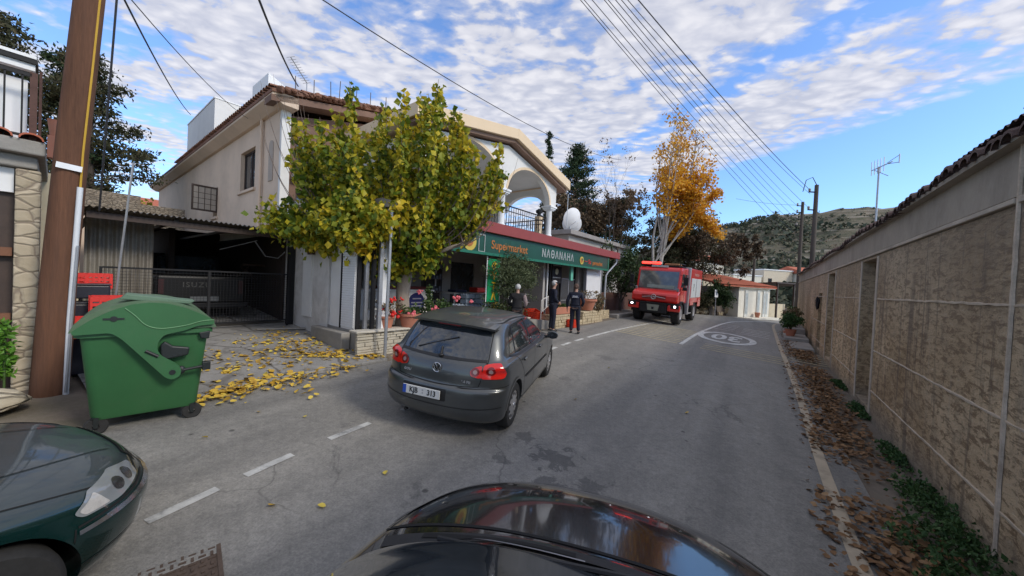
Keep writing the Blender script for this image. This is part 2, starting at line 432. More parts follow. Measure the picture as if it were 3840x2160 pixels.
# cracks
wv = nt.nodes.new('ShaderNodeMix'); wv.data_type = 'VECTOR'; wv.inputs[0].default_value = 0.25; nt.links.new(v, wv.inputs[4]); nz_ = nt.nodes.new('ShaderNodeTexNoise'); nz_.inputs['Scale'].default_value = 2.2; nz_.inputs['Detail'].default_value = 5; nt.links.new(v, nz_.inputs['Vector']); nt.links.new(nz_.outputs['Color'], wv.inputs[5])
ck = nt.nodes.new('ShaderNodeTexVoronoi'); ck.feature = 'DISTANCE_TO_EDGE'; ck.inputs['Scale'].default_value = 0.75; nt.links.new(wv.outputs[1], ck.inputs['Vector'])
crk = math_n(nt, 'MULTIPLY', ramp(nt, ck.outputs['Distance'], [(0.0, 0.5), (0.006, 0)]), ramp(nt, n1, [(0.47, 0), (0.56, 1)]))
base = mixc(nt, crk, base, (0.035, 0.033, 0.03))
# damp, spilled patches between the cars
def spot(cx_, cy_, r_, amt, thr=.5):
    global base
    ds = nt.nodes.new('ShaderNodeVectorMath'); ds.operation = 'DISTANCE'; nt.links.new(v, ds.inputs[0]); ds.inputs[1].default_value = (cx_, cy_, gz(cx_, cy_))
    q = math_n(nt, 'ADD', math_n(nt, 'MULTIPLY', math_n(nt, 'DIVIDE', ds.outputs['Value'], r_), 0.42), math_n(nt, 'MULTIPLY', noise(nt, v, 5.0, 7, 0.72, 0.8), 1.05))
    base = mixc(nt, ramp(nt, q, [(0.66, amt), (0.72, 0)]), base, (0.045, 0.045, 0.047))
for a_ in ((.62, 4.25, .55, .62), (.45, 3.7, .38, .6), (.25, 4.7, .3, .5), (.95, 3.75, .3, .5), (-.05, 4.1, .28, .5), (.7, 3.2, .4, .55), (2.6, 9.5, .5, .3), (1.2, 7.4, .35, .35)): spot(*a_)
nt.links.new(base, b.inputs['Base Color']); b.inputs['Roughness'].default_value = 0.82
bump(nt, b, n7, 0.6, 0.012)
road_L = [(-9, -12), (-5.6, -1), (-4.9, 2.2), (-4.35, 4.35), (-3.7, 5.6), (-2.45, 7.35), (1.4, 12.9), (3.2, 14.9), (4.9, 17.4), (8, 21.5), (12, 25.2), (17, 27.2), (22, 29.5), (34, 38)]
road_R = [(40, 36), (24, 28.5), (19, 25.0), (17.9, 23.6), (13.5, 17.5), (7.4, 8.6), (5.1, 5.35), (3.95, 3.65), (3.35, 2.75), (2.0, 0.6), (-1.5, -6), (-4, -12)]
sheet(road_L + road_R, 0.8, 0.0, 'road', ma)
# pale concrete yard
mc, nt, b = nmat('old_concrete')
v = coords(nt); n1 = noise(nt, v, 0.8, 7, 0.7, 0.5); n3 = noise(nt, v, 45, 4, 0.7); n4 = noise(nt, v, 2.2, 8, 0.7, 0.5)
c = ramp(nt, n1, [(0.3, (0.19, 0.18, 0.165)), (0.7, (0.34, 0.33, 0.31))]); c = mixc(nt, ramp(nt, n4, [(0.52, 0), (0.62, 0.6)]), c, (0.11, 0.10, 0.09))
vo = nt.nodes.new('ShaderNodeTexVoronoi'); vo.feature = 'DISTANCE_TO_EDGE'; vo.inputs['Scale'].default_value = 0.9
nv = nt.nodes.new('ShaderNodeMix'); nv.data_type = 'VECTOR'; nv.inputs[0].default_value = 0.12; nt.links.new(v, nv.inputs[4]); nz_ = nt.nodes.new('ShaderNodeTexNoise'); nz_.inputs['Scale'].default_value = 3; nt.links.new(v, nz_.inputs['Vector']); nt.links.new(nz_.outputs['Color'], nv.inputs[5]); nt.links.new(nv.outputs[1], vo.inputs['Vector'])
c = mixc(nt, ramp(nt, vo.outputs['Distance'], [(0.0, 0.85), (0.025, 0)]), c, (0.07, 0.06, 0.05))
nt.links.new(c, b.inputs['Base Color']); b.inputs['Roughness'].default_value = 0.9; bump(nt, b, n3, 0.4, 0.02)
yard = [(-4.38, 4.45), (-3.72, 5.72), (-2.55, 7.4), (-2.75, 7.6)] + [tuple(W(4.05, t)[:2]) for t in (0.2, 3.6, 9)] + [tuple(W(0.3, t)[:2]) for t in (9, 3.6)] + [(-7.6, 6.2), (-6.3, 5.2), (-5.4, 4.6)]
sheet(yard, 0.6, 0.02, 'path', mc)
rk = MB(); rnd = random.Random(5)
# raised broken edge between yard and road
e0 = crspline([(-4.42, 4.42), (-3.75, 5.62), (-2.5, 7.36)], 12)
for i in range(len(e0) - 1):
    a = e0[i]; bb = e0[i + 1]; q = 0.07 + rnd.random() * 0.07
    rk.prism([(a[0], a[1]), (bb[0], bb[1]), (bb[0] - q, bb[1] + q * .5), (a[0] - q, a[1] + q * .5)], gz(*a[:2]) - 0.02, gz(*a[:2]) + 0.035 + rnd.random() * 0.02)
solo('yard_kerb', rk, mc, kind='structure', bevel=0.01)

# painted lines
m_white = mat('road_paint_white', (0.58, 0.58, 0.55), 0.8, 0.25, 7, bmp=0.1, grime=((0.15, 0.15, 0.15), 0.95))
m_cream = mat('road_paint_cream', (0.46, 0.385, 0.28), 0.85, 0.15, 4, bmp=0.1, grime=((0.14, 0.12, 0.10), 0.5))
m_rumble = mat('road_paint_yellow', (0.44, 0.38, 0.24), 0.85, 0.25, 6, bmp=0.1, grime=((0.12, 0.11, 0.09), 0.7))
def strip(mb, pts, wid, dz=0.006):
    pts = [Vector(p[:2]) for p in pts]; vs = []
    for i, p in enumerate(pts):
        d = (pts[min(i + 1, len(pts) - 1)] - pts[max(i - 1, 0)]).normalized(); n = Vector((d.y, -d.x)) * wid / 2
        for q in (p - n, p + n): vs.append((q.x, q.y, gz(q.x, q.y) + dz))
    mb.add(vs, [(2 * i, 2 * i + 1, 2 * i + 3, 2 * i + 2) for i in range(len(pts) - 1)])
edge = crspline([(-0.3, -3), (1.8, 0.95), (2.98, 2.85), (3.63, 3.83), (4.8, 5.53), (7.1, 8.8), (13.2, 17.7), (17.7, 23.9), (21, 26.4)], 10)
mb = MB(); strip(mb, edge, 0.13); solo('road_edge_line', mb, m_cream, kind='structure')
lft = crspline([(-3.6, 0.6), (-2.72, 2.71), (-2.25, 3.77), (-1.77, 4.63), (-.39, 7.0), (1.33, 10.15), (3.4, 13.2), (5.99, 16.5), (9.5, 20.4), (13, 23.6)], 24)
def along(pts, s0, s1):
    out = []; acc = 0
    for i in range(len(pts) - 1):
        a = Vector(pts[i]); b_ = Vector(pts[i + 1]); L = (b_ - a).length
        if acc + L >= s0 and acc <= s1: out.append(tuple(a.lerp(b_, smax((s0 - acc) / L, 0, 1)))); last = tuple(a.lerp(b_, smax((s1 - acc) / L, 0, 1)))
        acc += L
    return out + [last]
mb = MB()
# dashes: measured starts along the line
def arclen(pts, p):
    acc = 0; best = (1e9, 0)
    for i in range(len(pts) - 1):
        a = Vector(pts[i]); d = (Vector(p) - a).length
        if d < best[0]: best = (d, acc)
        acc += (Vector(pts[i + 1]) - a).length
    return best[1]
mbn = MB()
for p, q in (((-2.72, 2.71), (-2.45, 3.1)), ((-2.44, 3.34), (-2.25, 3.77)), ((-2.04, 4.15), (-1.77, 4.63)), ((-1.5, 5.1), (-1.3, 5.5))):
    strip(mbn, along(lft, arclen(lft, p), arclen(lft, q)), 0.085)
s0 = arclen(lft, (-.39, 7.0)); L1 = arclen(lft, (3.0, 12.6))
s = s0
while s < L1: strip(mb, along(lft, s, s + 0.62), 0.10); s += 1.0
strip(mb, along(lft, L1, L1 + 9), 0.11)
solo('road_dashed_line', mb, m_white, kind='structure'); solo('road_worn_dash', mbn, mat('road_paint_worn', (0.46, 0.46, 0.44), 0.85, 0.25, 7, bmp=0.1, grime=((0.15, 0.15, 0.15), 1.3)), kind='structure')
ctr = crspline([(6.1, 12.7), (8.4, 15.9), (10.82, 18.9), (12.6, 21.0), (14.4, 22.8), (17.5, 24.9), (21, 27.0)], 12)
mb = MB(); strip(mb, ctr, 0.13)
cd = Vector((0.59, 0.81)); cn = Vector((0.81, -0.59))
# short rumble bars right of the centre line and by the far kerb
for k in range(5):
    p = Vector((9.6, 17.35)) + Vector((.62, .78)) * (k * 0.75 + 1.2)
    strip(mb, [p + cn * 0.1, p + cn * 0.9], 0.10)
    p2 = Vector((13.0, 17.6)) + cd * (k * 0.7 - 1.6)
    strip(mb, [p2 - cn * 1.3, p2 - cn * 0.15], 0.10)
solo('road_centre_line', mb, m_white, kind='structure')
# yellow-grey transverse bars
mb = MB(); o_ = Vector((4.9, 12.4))
for k in range(11):
    p = Vector((5.15, 13.9)) + cd * (k * 0.42 - 0.35)
    strip(mb, [p - cn * 1.0, p + cn * 1.35], 0.12)
for k in range(4):
    p = Vector((6.6, 12.35)) + cd * (k * 0.40)
    strip(mb, [p, p + cn * 2.35], 0.10)
for k in range(6):
    p = Vector((9.3, 11.9)) + cd * (k * 0.45)
    strip(mb, [p, p + cn * 1.1], 0.09)
solo('road_rumble_bars', mb, m_rumble, kind='structure')
# the 30 roundel: ellipse stretched along the road
mb = MB(); c0 = Vector((9.25, 15.25)); a_, b_ = 1.75, 1.08
def rp(u, v_, dz=0.011):                   # u across, v along the road
    p = c0 + cn * u + cd * v_; return (p.x, p.y, gz(p.x, p.y) + dz)
n = 48
vs = []
for k in range(n):
    t = 2 * math.pi * k / n; vs += [rp(b_ * math.cos(t), a_ * math.sin(t)), rp(b_ * .78 * math.cos(t), a_ * .8 * math.sin(t))]
mb.add(vs, [(2 * k, (2 * k + 2) % (2 * n), (2 * k + 3) % (2 * n), 2 * k + 1) for k in range(n)])
me = text_mesh('30', 1.0, 0.0, 0.03)
vv = [(v.co.x, v.co.y) for v in me.vertices]; cx = (min(p[0] for p in vv) + max(p[0] for p in vv)) / 2; cy = (min(p[1] for p in vv) + max(p[1] for p in vv)) / 2
hx = max(p[0] for p in vv) - cx; hy = max(p[1] for p in vv) - cy
mb.add([rp(-(x - cx) / hx * 0.55, -(y - cy) / hy * 0.86) for x, y in vv], [tuple(p.vertices) for p in me.polygons])   # painted to be read from the far side
solo('road_speed_number', mb, m_white, kind='structure')
# drain grate beside the green car
th = Thing('drain_grate', 'rusty iron drain grate set in the asphalt beside the green car', 'grate', (-2.2, 2.22, gz(-2.2, 2.22)), R(42))
m_rust = mat('rusty_iron', (0.12, 0.085, 0.065), 0.8, 0.35, 12, metal=0.3, bmp=0.3)
f = MB(); f.box(-.36, .36, -.26, -.235, 0, .012).box(-.36, .36, .235, .26, 0, .012).box(-.36, -.335, -.235, .235, 0, .012).box(.335, .36, -.235, .235, 0, .012)
th.part('frame', f, m_rust)
g = MB(); g.box(-.335, .335, -.235, .235, .001, .005)
for i in range(13):
    for j in range(9):
        x = -.31 + i * .0515; y = -.215 + j * .0535
        if (i + j) % 2: g.box(x - .02, x + .02, y - .008, y + .008, .005, .013)
        else: g.box(x - .008, x + .008, y - .02, y + .02, .005, .013)
th.part('grid_plate', g, m_rust)

# ------------------------------------------------------------------ hills
def ridge(x, y):
    d = math.hypot(x, y); a = math.degrees(math.atan2(x, y))
    top = max(0.03, 0.172 - 0.00017 * (a - 42) ** 2)
    f = smax((d - 62) / 95.0, 0, 1.0); f = f * f * (3 - 2 * f)
    wob = 1 + 0.05 * math.sin(a * 0.9 + 1) + 0.025 * math.sin(a * 2.3)
    hgt = 157 * top * (1 + 0.015 * math.sin(a * 0.9 + 1) + 0.01 * math.sin(a * 2.3)) * f + 2 * f
    hgt += 0.9 * math.sin(d * 0.55 + a * 0.3) * f * (1 if d < 150 else 0.2)
    return 0.2 + hgt + (max(0, d - 157) * -0.15)
mh, nt, b = nmat('hillside')
v = coords(nt); n1 = noise(nt, v, 0.05, 6, 0.7, 0.4); n2 = noise(nt, v, 0.5, 6, 0.75)
st = nt.nodes.new('ShaderNodeMapping'); st.inputs['Scale'].default_value = (0.02, 0.02, 0.55); nt.links.new(v, st.inputs[0]); n3 = noise(nt, st.outputs[0], 1.6, 6, 0.7, 0.6)
c = ramp(nt, n1, [(0.35, (0.085, 0.085, 0.055)), (0.5, (0.14, 0.12, 0.08)), (0.68, (0.20, 0.16, 0.115))])
c = mixc(nt, ramp(nt, n2, [(0.45, 0.0), (0.6, 0.75)]), c, (0.06, 0.07, 0.035))
c = mixc(nt, ramp(nt, n3, [(0.52, 0.0), (0.58, 0.7)]), c, (0.36, 0.31, 0.25))
nt.links.new(c, b.inputs['Base Color']); b.inputs['Roughness'].default_value = 0.95; bump(nt, b, n2, 0.8, 1.0)
g = MB(); vs = []; na, nr = 150, 46
for i in range(na + 1):
    a = R(-90 + 180 * i / na)
    for j in range(nr + 1):
        d = 58 + (j / nr) * 150; x = d * math.sin(a); y = d * math.cos(a); vs.append((x, y, ridge(x, y) - (0.6 if j == 0 else 0)))
g.add(vs, [(i * (nr + 1) + j, (i + 1) * (nr + 1) + j, (i + 1) * (nr + 1) + j + 1, i * (nr + 1) + j + 1) for i in range(na) for j in range(nr)])
solo('hills', g, mh, kind='structure', smooth=True)
m_scrub = leafmat('scrub', [(0.1, (0.045, 0.06, 0.042)), (0.45, (0.08, 0.095, 0.06)), (0.75, (0.13, 0.125, 0.08)), (1.0, (0.20, 0.155, 0.105))], 0.8, 0.06, 0.0, 0.55)
rnd = random.Random(11); sc = MB()
for _ in range(9000):
    a = R(rnd.uniform(-5, 60)); d = 62 + 96 * rnd.random() ** 0.8; x = d * math.sin(a); y = d * math.cos(a)
    dens_ = math.sin(a * 23 + d * .05) + math.sin(d * 0.11 + a * 9) + rnd.gauss(0, 0.8) + (1.1 if d < 98 else -.25)
    if dens_ < 0.15: continue
    s = rnd.uniform(0.35, 1.0) * (1.6 if dens_ > 1.6 else 1) * (.7 if d > 125 else 1.15); z = ridge(x, y)
    if d > 150: s *= 0.7
    o = len(sc.v); k0 = rnd.random() * 6
    pts_ = []; tuft(pts_, (x, y, z + s * .35), s * .85, 11, rnd, .7); leaf_cloud(sc, pts_, s * .85, rnd, .9)
solo('scrub_vegetation', sc, m_scrub, 'dark green scrub and small trees dotting the terraced hillside', 'scrub', kind='stuff', smooth=False)

# ------------------------------------------------------------------ fallen leaves and weeds
m_leaf_y = leafmat('fallen_leaf_yellow', [(0.15, (0.20, 0.11, 0.03)), (0.45, (0.60, 0.38, 0.05)), (0.7, (0.70, 0.52, 0.09)), (1.0, (0.42, 0.42, 0.08))], 0.6, 2, 0.1)
m_leaf_b = leafmat('fallen_leaf_brown', [(0.1, (0.06, 0.034, 0.018)), (0.45, (0.18, 0.095, 0.042)), (0.75, (0.30, 0.175, 0.085)), (1.0, (0.46, 0.33, 0.19))], 0.75, 2, 0.05)
def flat_leaf(mb, x, y, z, s, rnd):
    a = rnd.random() * 6.283; t = rnd.gauss(0, 0.28); t2 = rnd.gauss(0, 0.28)
    M = Matrix.Translation((x, y, z)) @ Matrix.Rotation(a, 4, 'Z') @ Matrix.Rotation(t, 4, 'X') @ Matrix.Rotation(t2, 4, 'Y')
    P = [(0, -.5, 0), (.38, -.25, .06), (.42, .12, .1), (0.12, .5, .02), (0, .56, 0), (-.12, .5, .02), (-.42, .12, .1), (-.38, -.25, .06)]
    o = len(mb.v); mb.v += [tuple(M @ (Vector(p) * s)) for p in P] + [tuple(M @ Vector((0, 0, -.02 * s)))]
    for i in range(8): mb.f.append((o + i, o + (i + 1) % 8, o + 8)); mb.m.append(mb.mi)
rnd = random.Random(3); mb = MB()
def yardleaf(x, y, s): flat_leaf(mb, x, y, gz(x, y) + 0.03 + rnd.random() * .02, s, rnd)
clumps = [(-4.0, 5.0, .16, 60), (-3.85, 5.35, .18, 70), (-3.55, 5.85, .16, 60), (-3.0, 6.6, .12, 40), (-4.25, 4.62, .10, 30), (-3.9, 7.2, .3, 90), (-3.95, 5.1, .28, 70), (-3.7, 5.55, .3, 90), (-4.1, 4.75, .16, 45), (-3.35, 6.1, .25, 50), (-2.95, 6.75, .2, 30), (-4.6, 6.0, .5, 90), (-4.3, 6.8, .5, 120), (-3.6, 7.3, .35, 120), (-4.6, 7.6, .4, 110), (-5.3, 7.8, .5, 90), (-3.0, 7.5, .2, 80), (-5.2, 6.8, .6, 60), (-2.75, 7.45, .12, 30), (-4.4, 8.2, .3, 70), (-5.6, 8.6, .4, 60)]
for cx, cy, r, n in clumps:
    for _ in range(int(n * .62)):
        x = cx + rnd.gauss(0, r * .8); y = cy + rnd.gauss(0, r * .6)
        yardleaf(x, y, .035 + .085 * rnd.random() ** 1.5)
for _ in range(160):
    x = rnd.uniform(-5.8, -2.8); y = rnd.uniform(5, 8.8); yardleaf(x, y, rnd.uniform(.05, .1))
for p in ((-1.95, 3.0), (-1.55, 3.05), (-1.2, 3.6), (-.2, 5.3), (1.2, 6.2), (-2.6, 4.6), (-3.2, 4.6), (2.4, 8.5), (3.1, 6.1), (0.9, 9.1), (-1.5, 7.2), (-3.3, 3.9)):
    flat_leaf(mb, p[0], p[1], gz(*p) + .02, rnd.uniform(.05, .08), rnd)
solo('fallen_yellow_leaves', mb, m_leaf_y, 'yellow fallen leaves scattered over the concrete yard', 'fallen leaves', kind='stuff')
rnd = random.Random(4); mb = MB()
for _ in range(7500):
    s = rnd.uniform(-7.2, 9) if rnd.random() < .8 else rnd.uniform(9, 15)
    k = -0.62 + rnd.gauss(0, 0.27) - 0.04 * max(0, -s) * .3
    if not -1.25 < k < -.15: continue
    if math.sin(s * 2.1) + math.sin(s * .8 + 1) + rnd.gauss(0, .5) < -1.1: continue
    p = WP(s, k); flat_leaf(mb, p.x, p.y, gz(p.x, p.y) + 0.0 + rnd.random() ** 2 * .07, rnd.uniform(.035, .085), rnd)
solo('fallen_brown_leaves', mb, m_leaf_b, 'drift of dry brown leaves lying along the foot of the right wall', 'fallen leaves', kind='stuff')
m_weed = leafmat('weed_green', [(0.1, (0.02, 0.05, 0.015)), (0.5, (0.045, 0.10, 0.03)), (1.0, (0.10, 0.17, 0.05))], 0.6, 3, 0.15)
rnd = random.Random(6); mb = MB(); pts = []
for _ in range(430):
    s = rnd.uniform(-7, 3.4); near = smax((-s - 1) / 4, 0, 1)
    k = -rnd.random() ** 1.8 * (0.16 + 0.42 * max(0, (-s - 3.2) / 2)); hh = (0.06 + 0.20 * near) * (0.5 + rnd.random())
    if s > -3.4 and math.sin(s * 2.6 + 1) + rnd.gauss(0, .3) < .35: continue
    p = WP(s, k - 0.03); tuft(pts, (p.x, p.y, gz(p.x, p.y) + hh * .5), 0.08 + .06 * near, 26, rnd, hh * 3.0)
leaf_cloud(mb, [p for p in pts], 0.05, rnd, 0.6)
solo('weeds', mb, m_weed, 'green weeds growing along the foot of the right wall', 'weeds', kind='stuff')
# ------------------------------------------------------------------ shared building materials
m_plaster = mat('beige_plaster', (0.64, 0.50, 0.385), 0.9, 0.10, 0.7, bmp=0.12, fine=25, grime=((0.30, 0.25, 0.20), 0.35))
m_white = mat('white_render', (0.70, 0.69, 0.67), 0.85, 0.07, 0.8, bmp=0.08, grime=((0.45, 0.44, 0.42), 0.3))
m_whitep = mat('white_paint', (0.78, 0.79, 0.80), 0.6, 0.05, 2.0, bmp=0.05)
m_peach = mat('peach_paint', (0.72, 0.56, 0.38), 0.8, 0.06, 0.8, bmp=0.06)
m_grey = mat('grey_render', (0.36, 0.34, 0.32), 0.92, 0.15, 0.6, bmp=0.2, grime=((0.20, 0.18, 0.17), 0.5))
m_brick = mat('brown_facade_stone', (0.19, 0.115, 0.085), 0.9, 0.3, 2.0, bmp=0.4, grime=((0.09, 0.06, 0.05), 0.5))
m_dark = mat('dark_opening', (0.012, 0.011, 0.011), 0.5, 0.2, 2, bmp=0)
m_darkw = mat('dark_wood', (0.05, 0.03, 0.022), 0.6, 0.3, 6, bmp=0.1)
m_black = mat('black_metal', (0.014, 0.014, 0.016), 0.6, 0.2, 8, bmp=0.0, spec=.3)
m_tile = mat('clay_tile', (0.20, 0.095, 0.06), 0.85, 0.4, 3.0, bmp=0.3, grime=((0.10, 0.075, 0.06), 0.7))
m_tile_r = mat('red_clay_tile', (0.42, 0.12, 0.065), 0.85, 0.3, 3.0, bmp=0.3)
m_redtrim = mat('dull_red_paint', (0.27, 0.045, 0.038), 0.6, 0.1, 2.0, bmp=0.05, grime=((0.2, 0.05, 0.04), 0.4))
m_green = mat('sign_green', (0.006, 0.062, 0.032), 0.45, 0.1, 2.0, bmp=0.02)  # darkened green, the canopy's shade is put into it
m_greenl = mat('sign_green_light', (0.012, 0.15, 0.085), 0.45, 0.1, 2.0, bmp=0.02)
m_conc = mat('concrete', (0.30, 0.285, 0.26), 0.93, 0.2, 1.2, bmp=0.35, grime=((0.12, 0.11, 0.10), 0.6))
m_galv = mat('galvanised_steel', (0.42, 0.43, 0.45), 0.45, 0.15, 5, metal=0.6, bmp=0.05)
m_glass = glassmat('dark_window_glass')
def stonemat(name, sc=5.0, cols=((0.30, 0.26, 0.20), (0.52, 0.46, 0.36)), mort=(0.14, 0.12, 0.10), stretch=(1, 1, 2.2), rough=0.9, bs=0.9):
    m, nt, b = nmat(name)
    v = coords(nt, 'Object', stretch)
    nz_ = nt.nodes.new('ShaderNodeTexNoise'); nz_.inputs['Scale'].default_value = 3; nt.links.new(v, nz_.inputs['Vector'])
    mx = nt.nodes.new('ShaderNodeMix'); mx.data_type = 'VECTOR'; mx.inputs[0].default_value = 0.10; nt.links.new(v, mx.inputs[4]); nt.links.new(nz_.outputs['Color'], mx.inputs[5])
    vo = nt.nodes.new('ShaderNodeTexVoronoi'); vo.feature = 'DISTANCE_TO_EDGE'; vo.inputs['Scale'].default_value = sc; nt.links.new(mx.outputs[1], vo.inputs['Vector'])
    vc = nt.nodes.new('ShaderNodeTexVoronoi'); vc.inputs['Scale'].default_value = sc; nt.links.new(mx.outputs[1], vc.inputs['Vector'])
    sp = nt.nodes.new('ShaderNodeSeparateColor'); nt.links.new(vc.outputs['Color'], sp.inputs[0])
    c = ramp(nt, sp.outputs[0], [(0.1, cols[0]), (0.9, cols[1])])
    n2 = noise(nt, v, 9, 6, 0.7); c = mixc(nt, 0.4, c, ramp(nt, n2, [(0.3, cols[0]), (0.7, cols[1])]))
    c = mixc(nt, ramp(nt, vo.outputs['Distance'], [(0.0, 1), (0.06, 0)]), c, mort)
    nt.links.new(c, b.inputs['Base Color']); b.inputs['Roughness'].default_value = rough
    h = math_n(nt, 'ADD', ramp(nt, vo.outputs['Distance'], [(0.0, 0), (0.12, 1)]), math_n(nt, 'MULTIPLY', n2, 0.4)); bump(nt, b, h, bs, 0.03)
    return m
m_stone = stonemat('cream_stone_masonry', 3.6, ((0.36, 0.31, 0.22), (0.62, 0.56, 0.44)), (0.22, 0.18, 0.13))
m_stone_d = stonemat('old_stone_masonry', 9, ((0.18, 0.145, 0.11), (0.36, 0.30, 0.23)), (0.12, 0.10, 0.08))
def corr(mb, x0, x1, y0, z0, y1, z1, pitch=0.09, amp=0.02, n=None, axis='x'):
    """corrugated sheet: waves along x, sloping from (y0,z0) to (y1,z1)"""
    n = int((x1 - x0) / pitch * 6); vs = []
    for i in range(n + 1):
        x = x0 + (x1 - x0) * i / n; a = amp * math.sin(2 * math.pi * x / pitch)
        vs += [(x, y0, z0 + a), (x, y1, z1 + a)]
    mb.add(vs, [(2 * i, 2 * i + 2, 2 * i + 3, 2 * i + 1) for i in range(n)])
def tiles(mb, x0, x1, ye, ze, yr, zr, px=0.22, py=0.35, r=0.085, rnd=random):
    """rows of barrel tiles on a slope running from the eave (ye,ze) to the ridge (yr,zr)"""
    L = math.hypot(yr - ye, zr - ze); nyy = max(1, int(L / py)); nx = max(1, int((x1 - x0) / px))
    for i in range(nx):
        x = x0 + (i + .5) * (x1 - x0) / nx
        for j in range(nyy):
            a = j / nyy; bq = min(1, (j + 1.15) / nyy); vs = []
            jx = rnd.uniform(-.012, .012)
            for q, rr, dz in ((a, r * 1.1, .03), (bq, r * .9, .0)):
                y = ye + (yr - ye) * q; z = ze + (zr - ze) * q + dz
                for k in range(6):
                    an = math.pi * k / 5; vs.append((x + jx + rr * math.cos(an), y, z + rr * .75 * math.sin(an)))
            mb.add(vs, [(k, k + 1, k + 7, k + 6) for k in range(5)])

# ------------------------------------------------------------------ the two-storey beige house (street frame: x along street, y back, z up)
hs = TS('beige_house', 'two-storey beige plastered house with arched front balcony beside the carport', 'house', 4.0, 5.0, 0.7)
mb = MB()
# side wall is the plane x = 4.0 (y 5 .. 25), window openings cut through it
def side_wall(mb, y0, y1, z0, z1, holes, x=4.0, th=0.25):
    t = MB(); cut_poly_wall(t, y0, y1, z0, z1, holes, 0, th)
    mb.add([(x + b, a, c) for a, b, c in t.v], [f[::-1] for f in t.f])
wins = [(7.05, 8.55, 4.98, 6.35), (11.4, 12.0, 4.35, 5.55), (18.3, 19.2, 3.9, 5.15), (17.6, 18.6, 1.6, 2.7)]
side_wall(mb, 5.0, 25.0, 0.3, 7.1, wins)
hs.part('wall', mb, m_plaster)
mb = MB(); cut_poly_wall(mb, 4.26, 14.5, 2.9, 6.85, [(4.45, 5.6, 5.25, 6.25), (4.5, 5.4, 3.2, 4.75), (7.4, 9.4, 4.2, 6.2), (10.4, 12.2, 4.2, 6.2)], 5.05, 5.3)
mb.prism([(4.0, 6.86), (14.5, 6.86), (9.2, 8.25)], 5.04, 5.29, 'y')
hs.part('front_wall', mb, m_brick, label='brown stone front wall of the upper floor')
mb = MB(); mb.box(4.003, 4.24, 4.86, 5.05, 0.72, 7.0); hs.part('corner_pillar', mb, m_white)
mb = MB(); mb.box(4.26, 14.5, 24.8, 25, 0.3, 7.1); mb.box(14.3, 14.5, 5.3, 24.8, 0.3, 7.1); hs.part('rear_wall', mb, m_plaster)
# cornice and gutter along the side
mb = MB(); mb.prism([(3.62, 7.16), (3.62, 7.30), (4.3, 7.30), (4.3, 6.98), (3.9, 6.98)], 4.5, 25.3, 'y'); hs.part('cornice', mb, m_plaster, bevel=0.01)
# roof with barrel tiles, ridge parallel to the side wall
rf = MB()
ridge_x, ridge_z = 9.2, 8.55
rf.prism([(3.6, 7.31), (ridge_x, ridge_z), (14.8, 7.31), (14.8, 7.22), (ridge_x, ridge_z - .1), (3.6, 7.22)], 4.45, 25.3, 'y')
roof = hs.part('roof', rf, m_tile)
tl = MB(); rnd = random.Random(2); tmp = MB(); tiles(tmp, 4.5, 17.2, 0, 0, 1, 0.2, rnd=rnd, py=2)
tt = MB()
for i in range(60):                       # tiles run down the slope (x direction)
    y = 4.55 + i * 0.215
    for j in range(14):
        a = j / 14; bq = (j + 1.15) / 14; vs = []
        for q, rr, dz in ((a, .092, .045), (bq, .078, .015)):
            x = 3.55 + (ridge_x - 3.55) * q; z = 7.32 + (ridge_z - 7.31) * q + dz + rnd.uniform(-.006, .006)
            for k in range(5):
                an = math.pi * k / 4; vs.append((x, y + rr * math.cos(an), z + rr * .8 * math.sin(an)))
        tt.add(vs, [(k, k + 1, k + 6, k + 5) for k in range(4)])
hs.part('roof_tiles', tt, m_tile, parent=roof)
# broken tile and rubble edge on the front gable
rb = MB(); rnd = random.Random(8)
for i in range(34):
    q = i / 33; x = 3.8 + q * 5.4 * 1.0; z = 7.25 + (8.5 - 7.25) * q
    rb.ell((x, 4.45 + rnd.uniform(-.08, .1), z + .08), (.10, .12, .05 + rnd.random() * .05), 7, 5, .2, i)
for i in range(30):
    q = i / 29; x = 9.3 + q * 5.3; z = 8.5 - 1.2 * q
    rb.ell((x, 4.45 + rnd.uniform(-.08, .1), z + .06), (.10, .12, .06), 7, 5, .2, i)
hs.part('gable_tiles', rb, m_tile)
mb = MB(); mb.prism([(3.6, 7.16), (3.6, 6.98), (9.2, 8.22), (14.8, 6.98), (14.8, 7.16), (9.2, 8.42)], 4.5, 5.03, 'y'); hs.part('eave_soffit', mb, m_brick)
# side windows: frames, louvres and sills
for k, (a, b_, c_, d_) in enumerate(wins):
    fr = MB(); x = 4.12
    for p in ((a, a + .06, c_, d_), (b_ - .06, b_, c_, d_), (a + .06, b_ - .06, c_, c_ + .06), (a + .06, b_ - .06, d_ - .06, d_)): fr.box(x, x + .07, *p[:2], p[2], p[3])
    if k == 0: fr.box(x, x + .07, (a + b_) / 2 - .03, (a + b_) / 2 + .03, c_ + .06, d_ - .06)
    wf = hs.part('window', fr, m_darkw)
    gl = MB(); gl.box(x + .03, x + .04, a + .061, b_ - .061, c_ + .061, d_ - .061); hs.part('pane', gl, m_glass, parent=wf)
    if k < 3:
        sl = MB(); sl.box(3.93, 4.1, a - .12, b_ + .12, c_ - .09, c_ - .003); hs.part('sill', sl, m_plaster, parent=wf, bevel=.008)
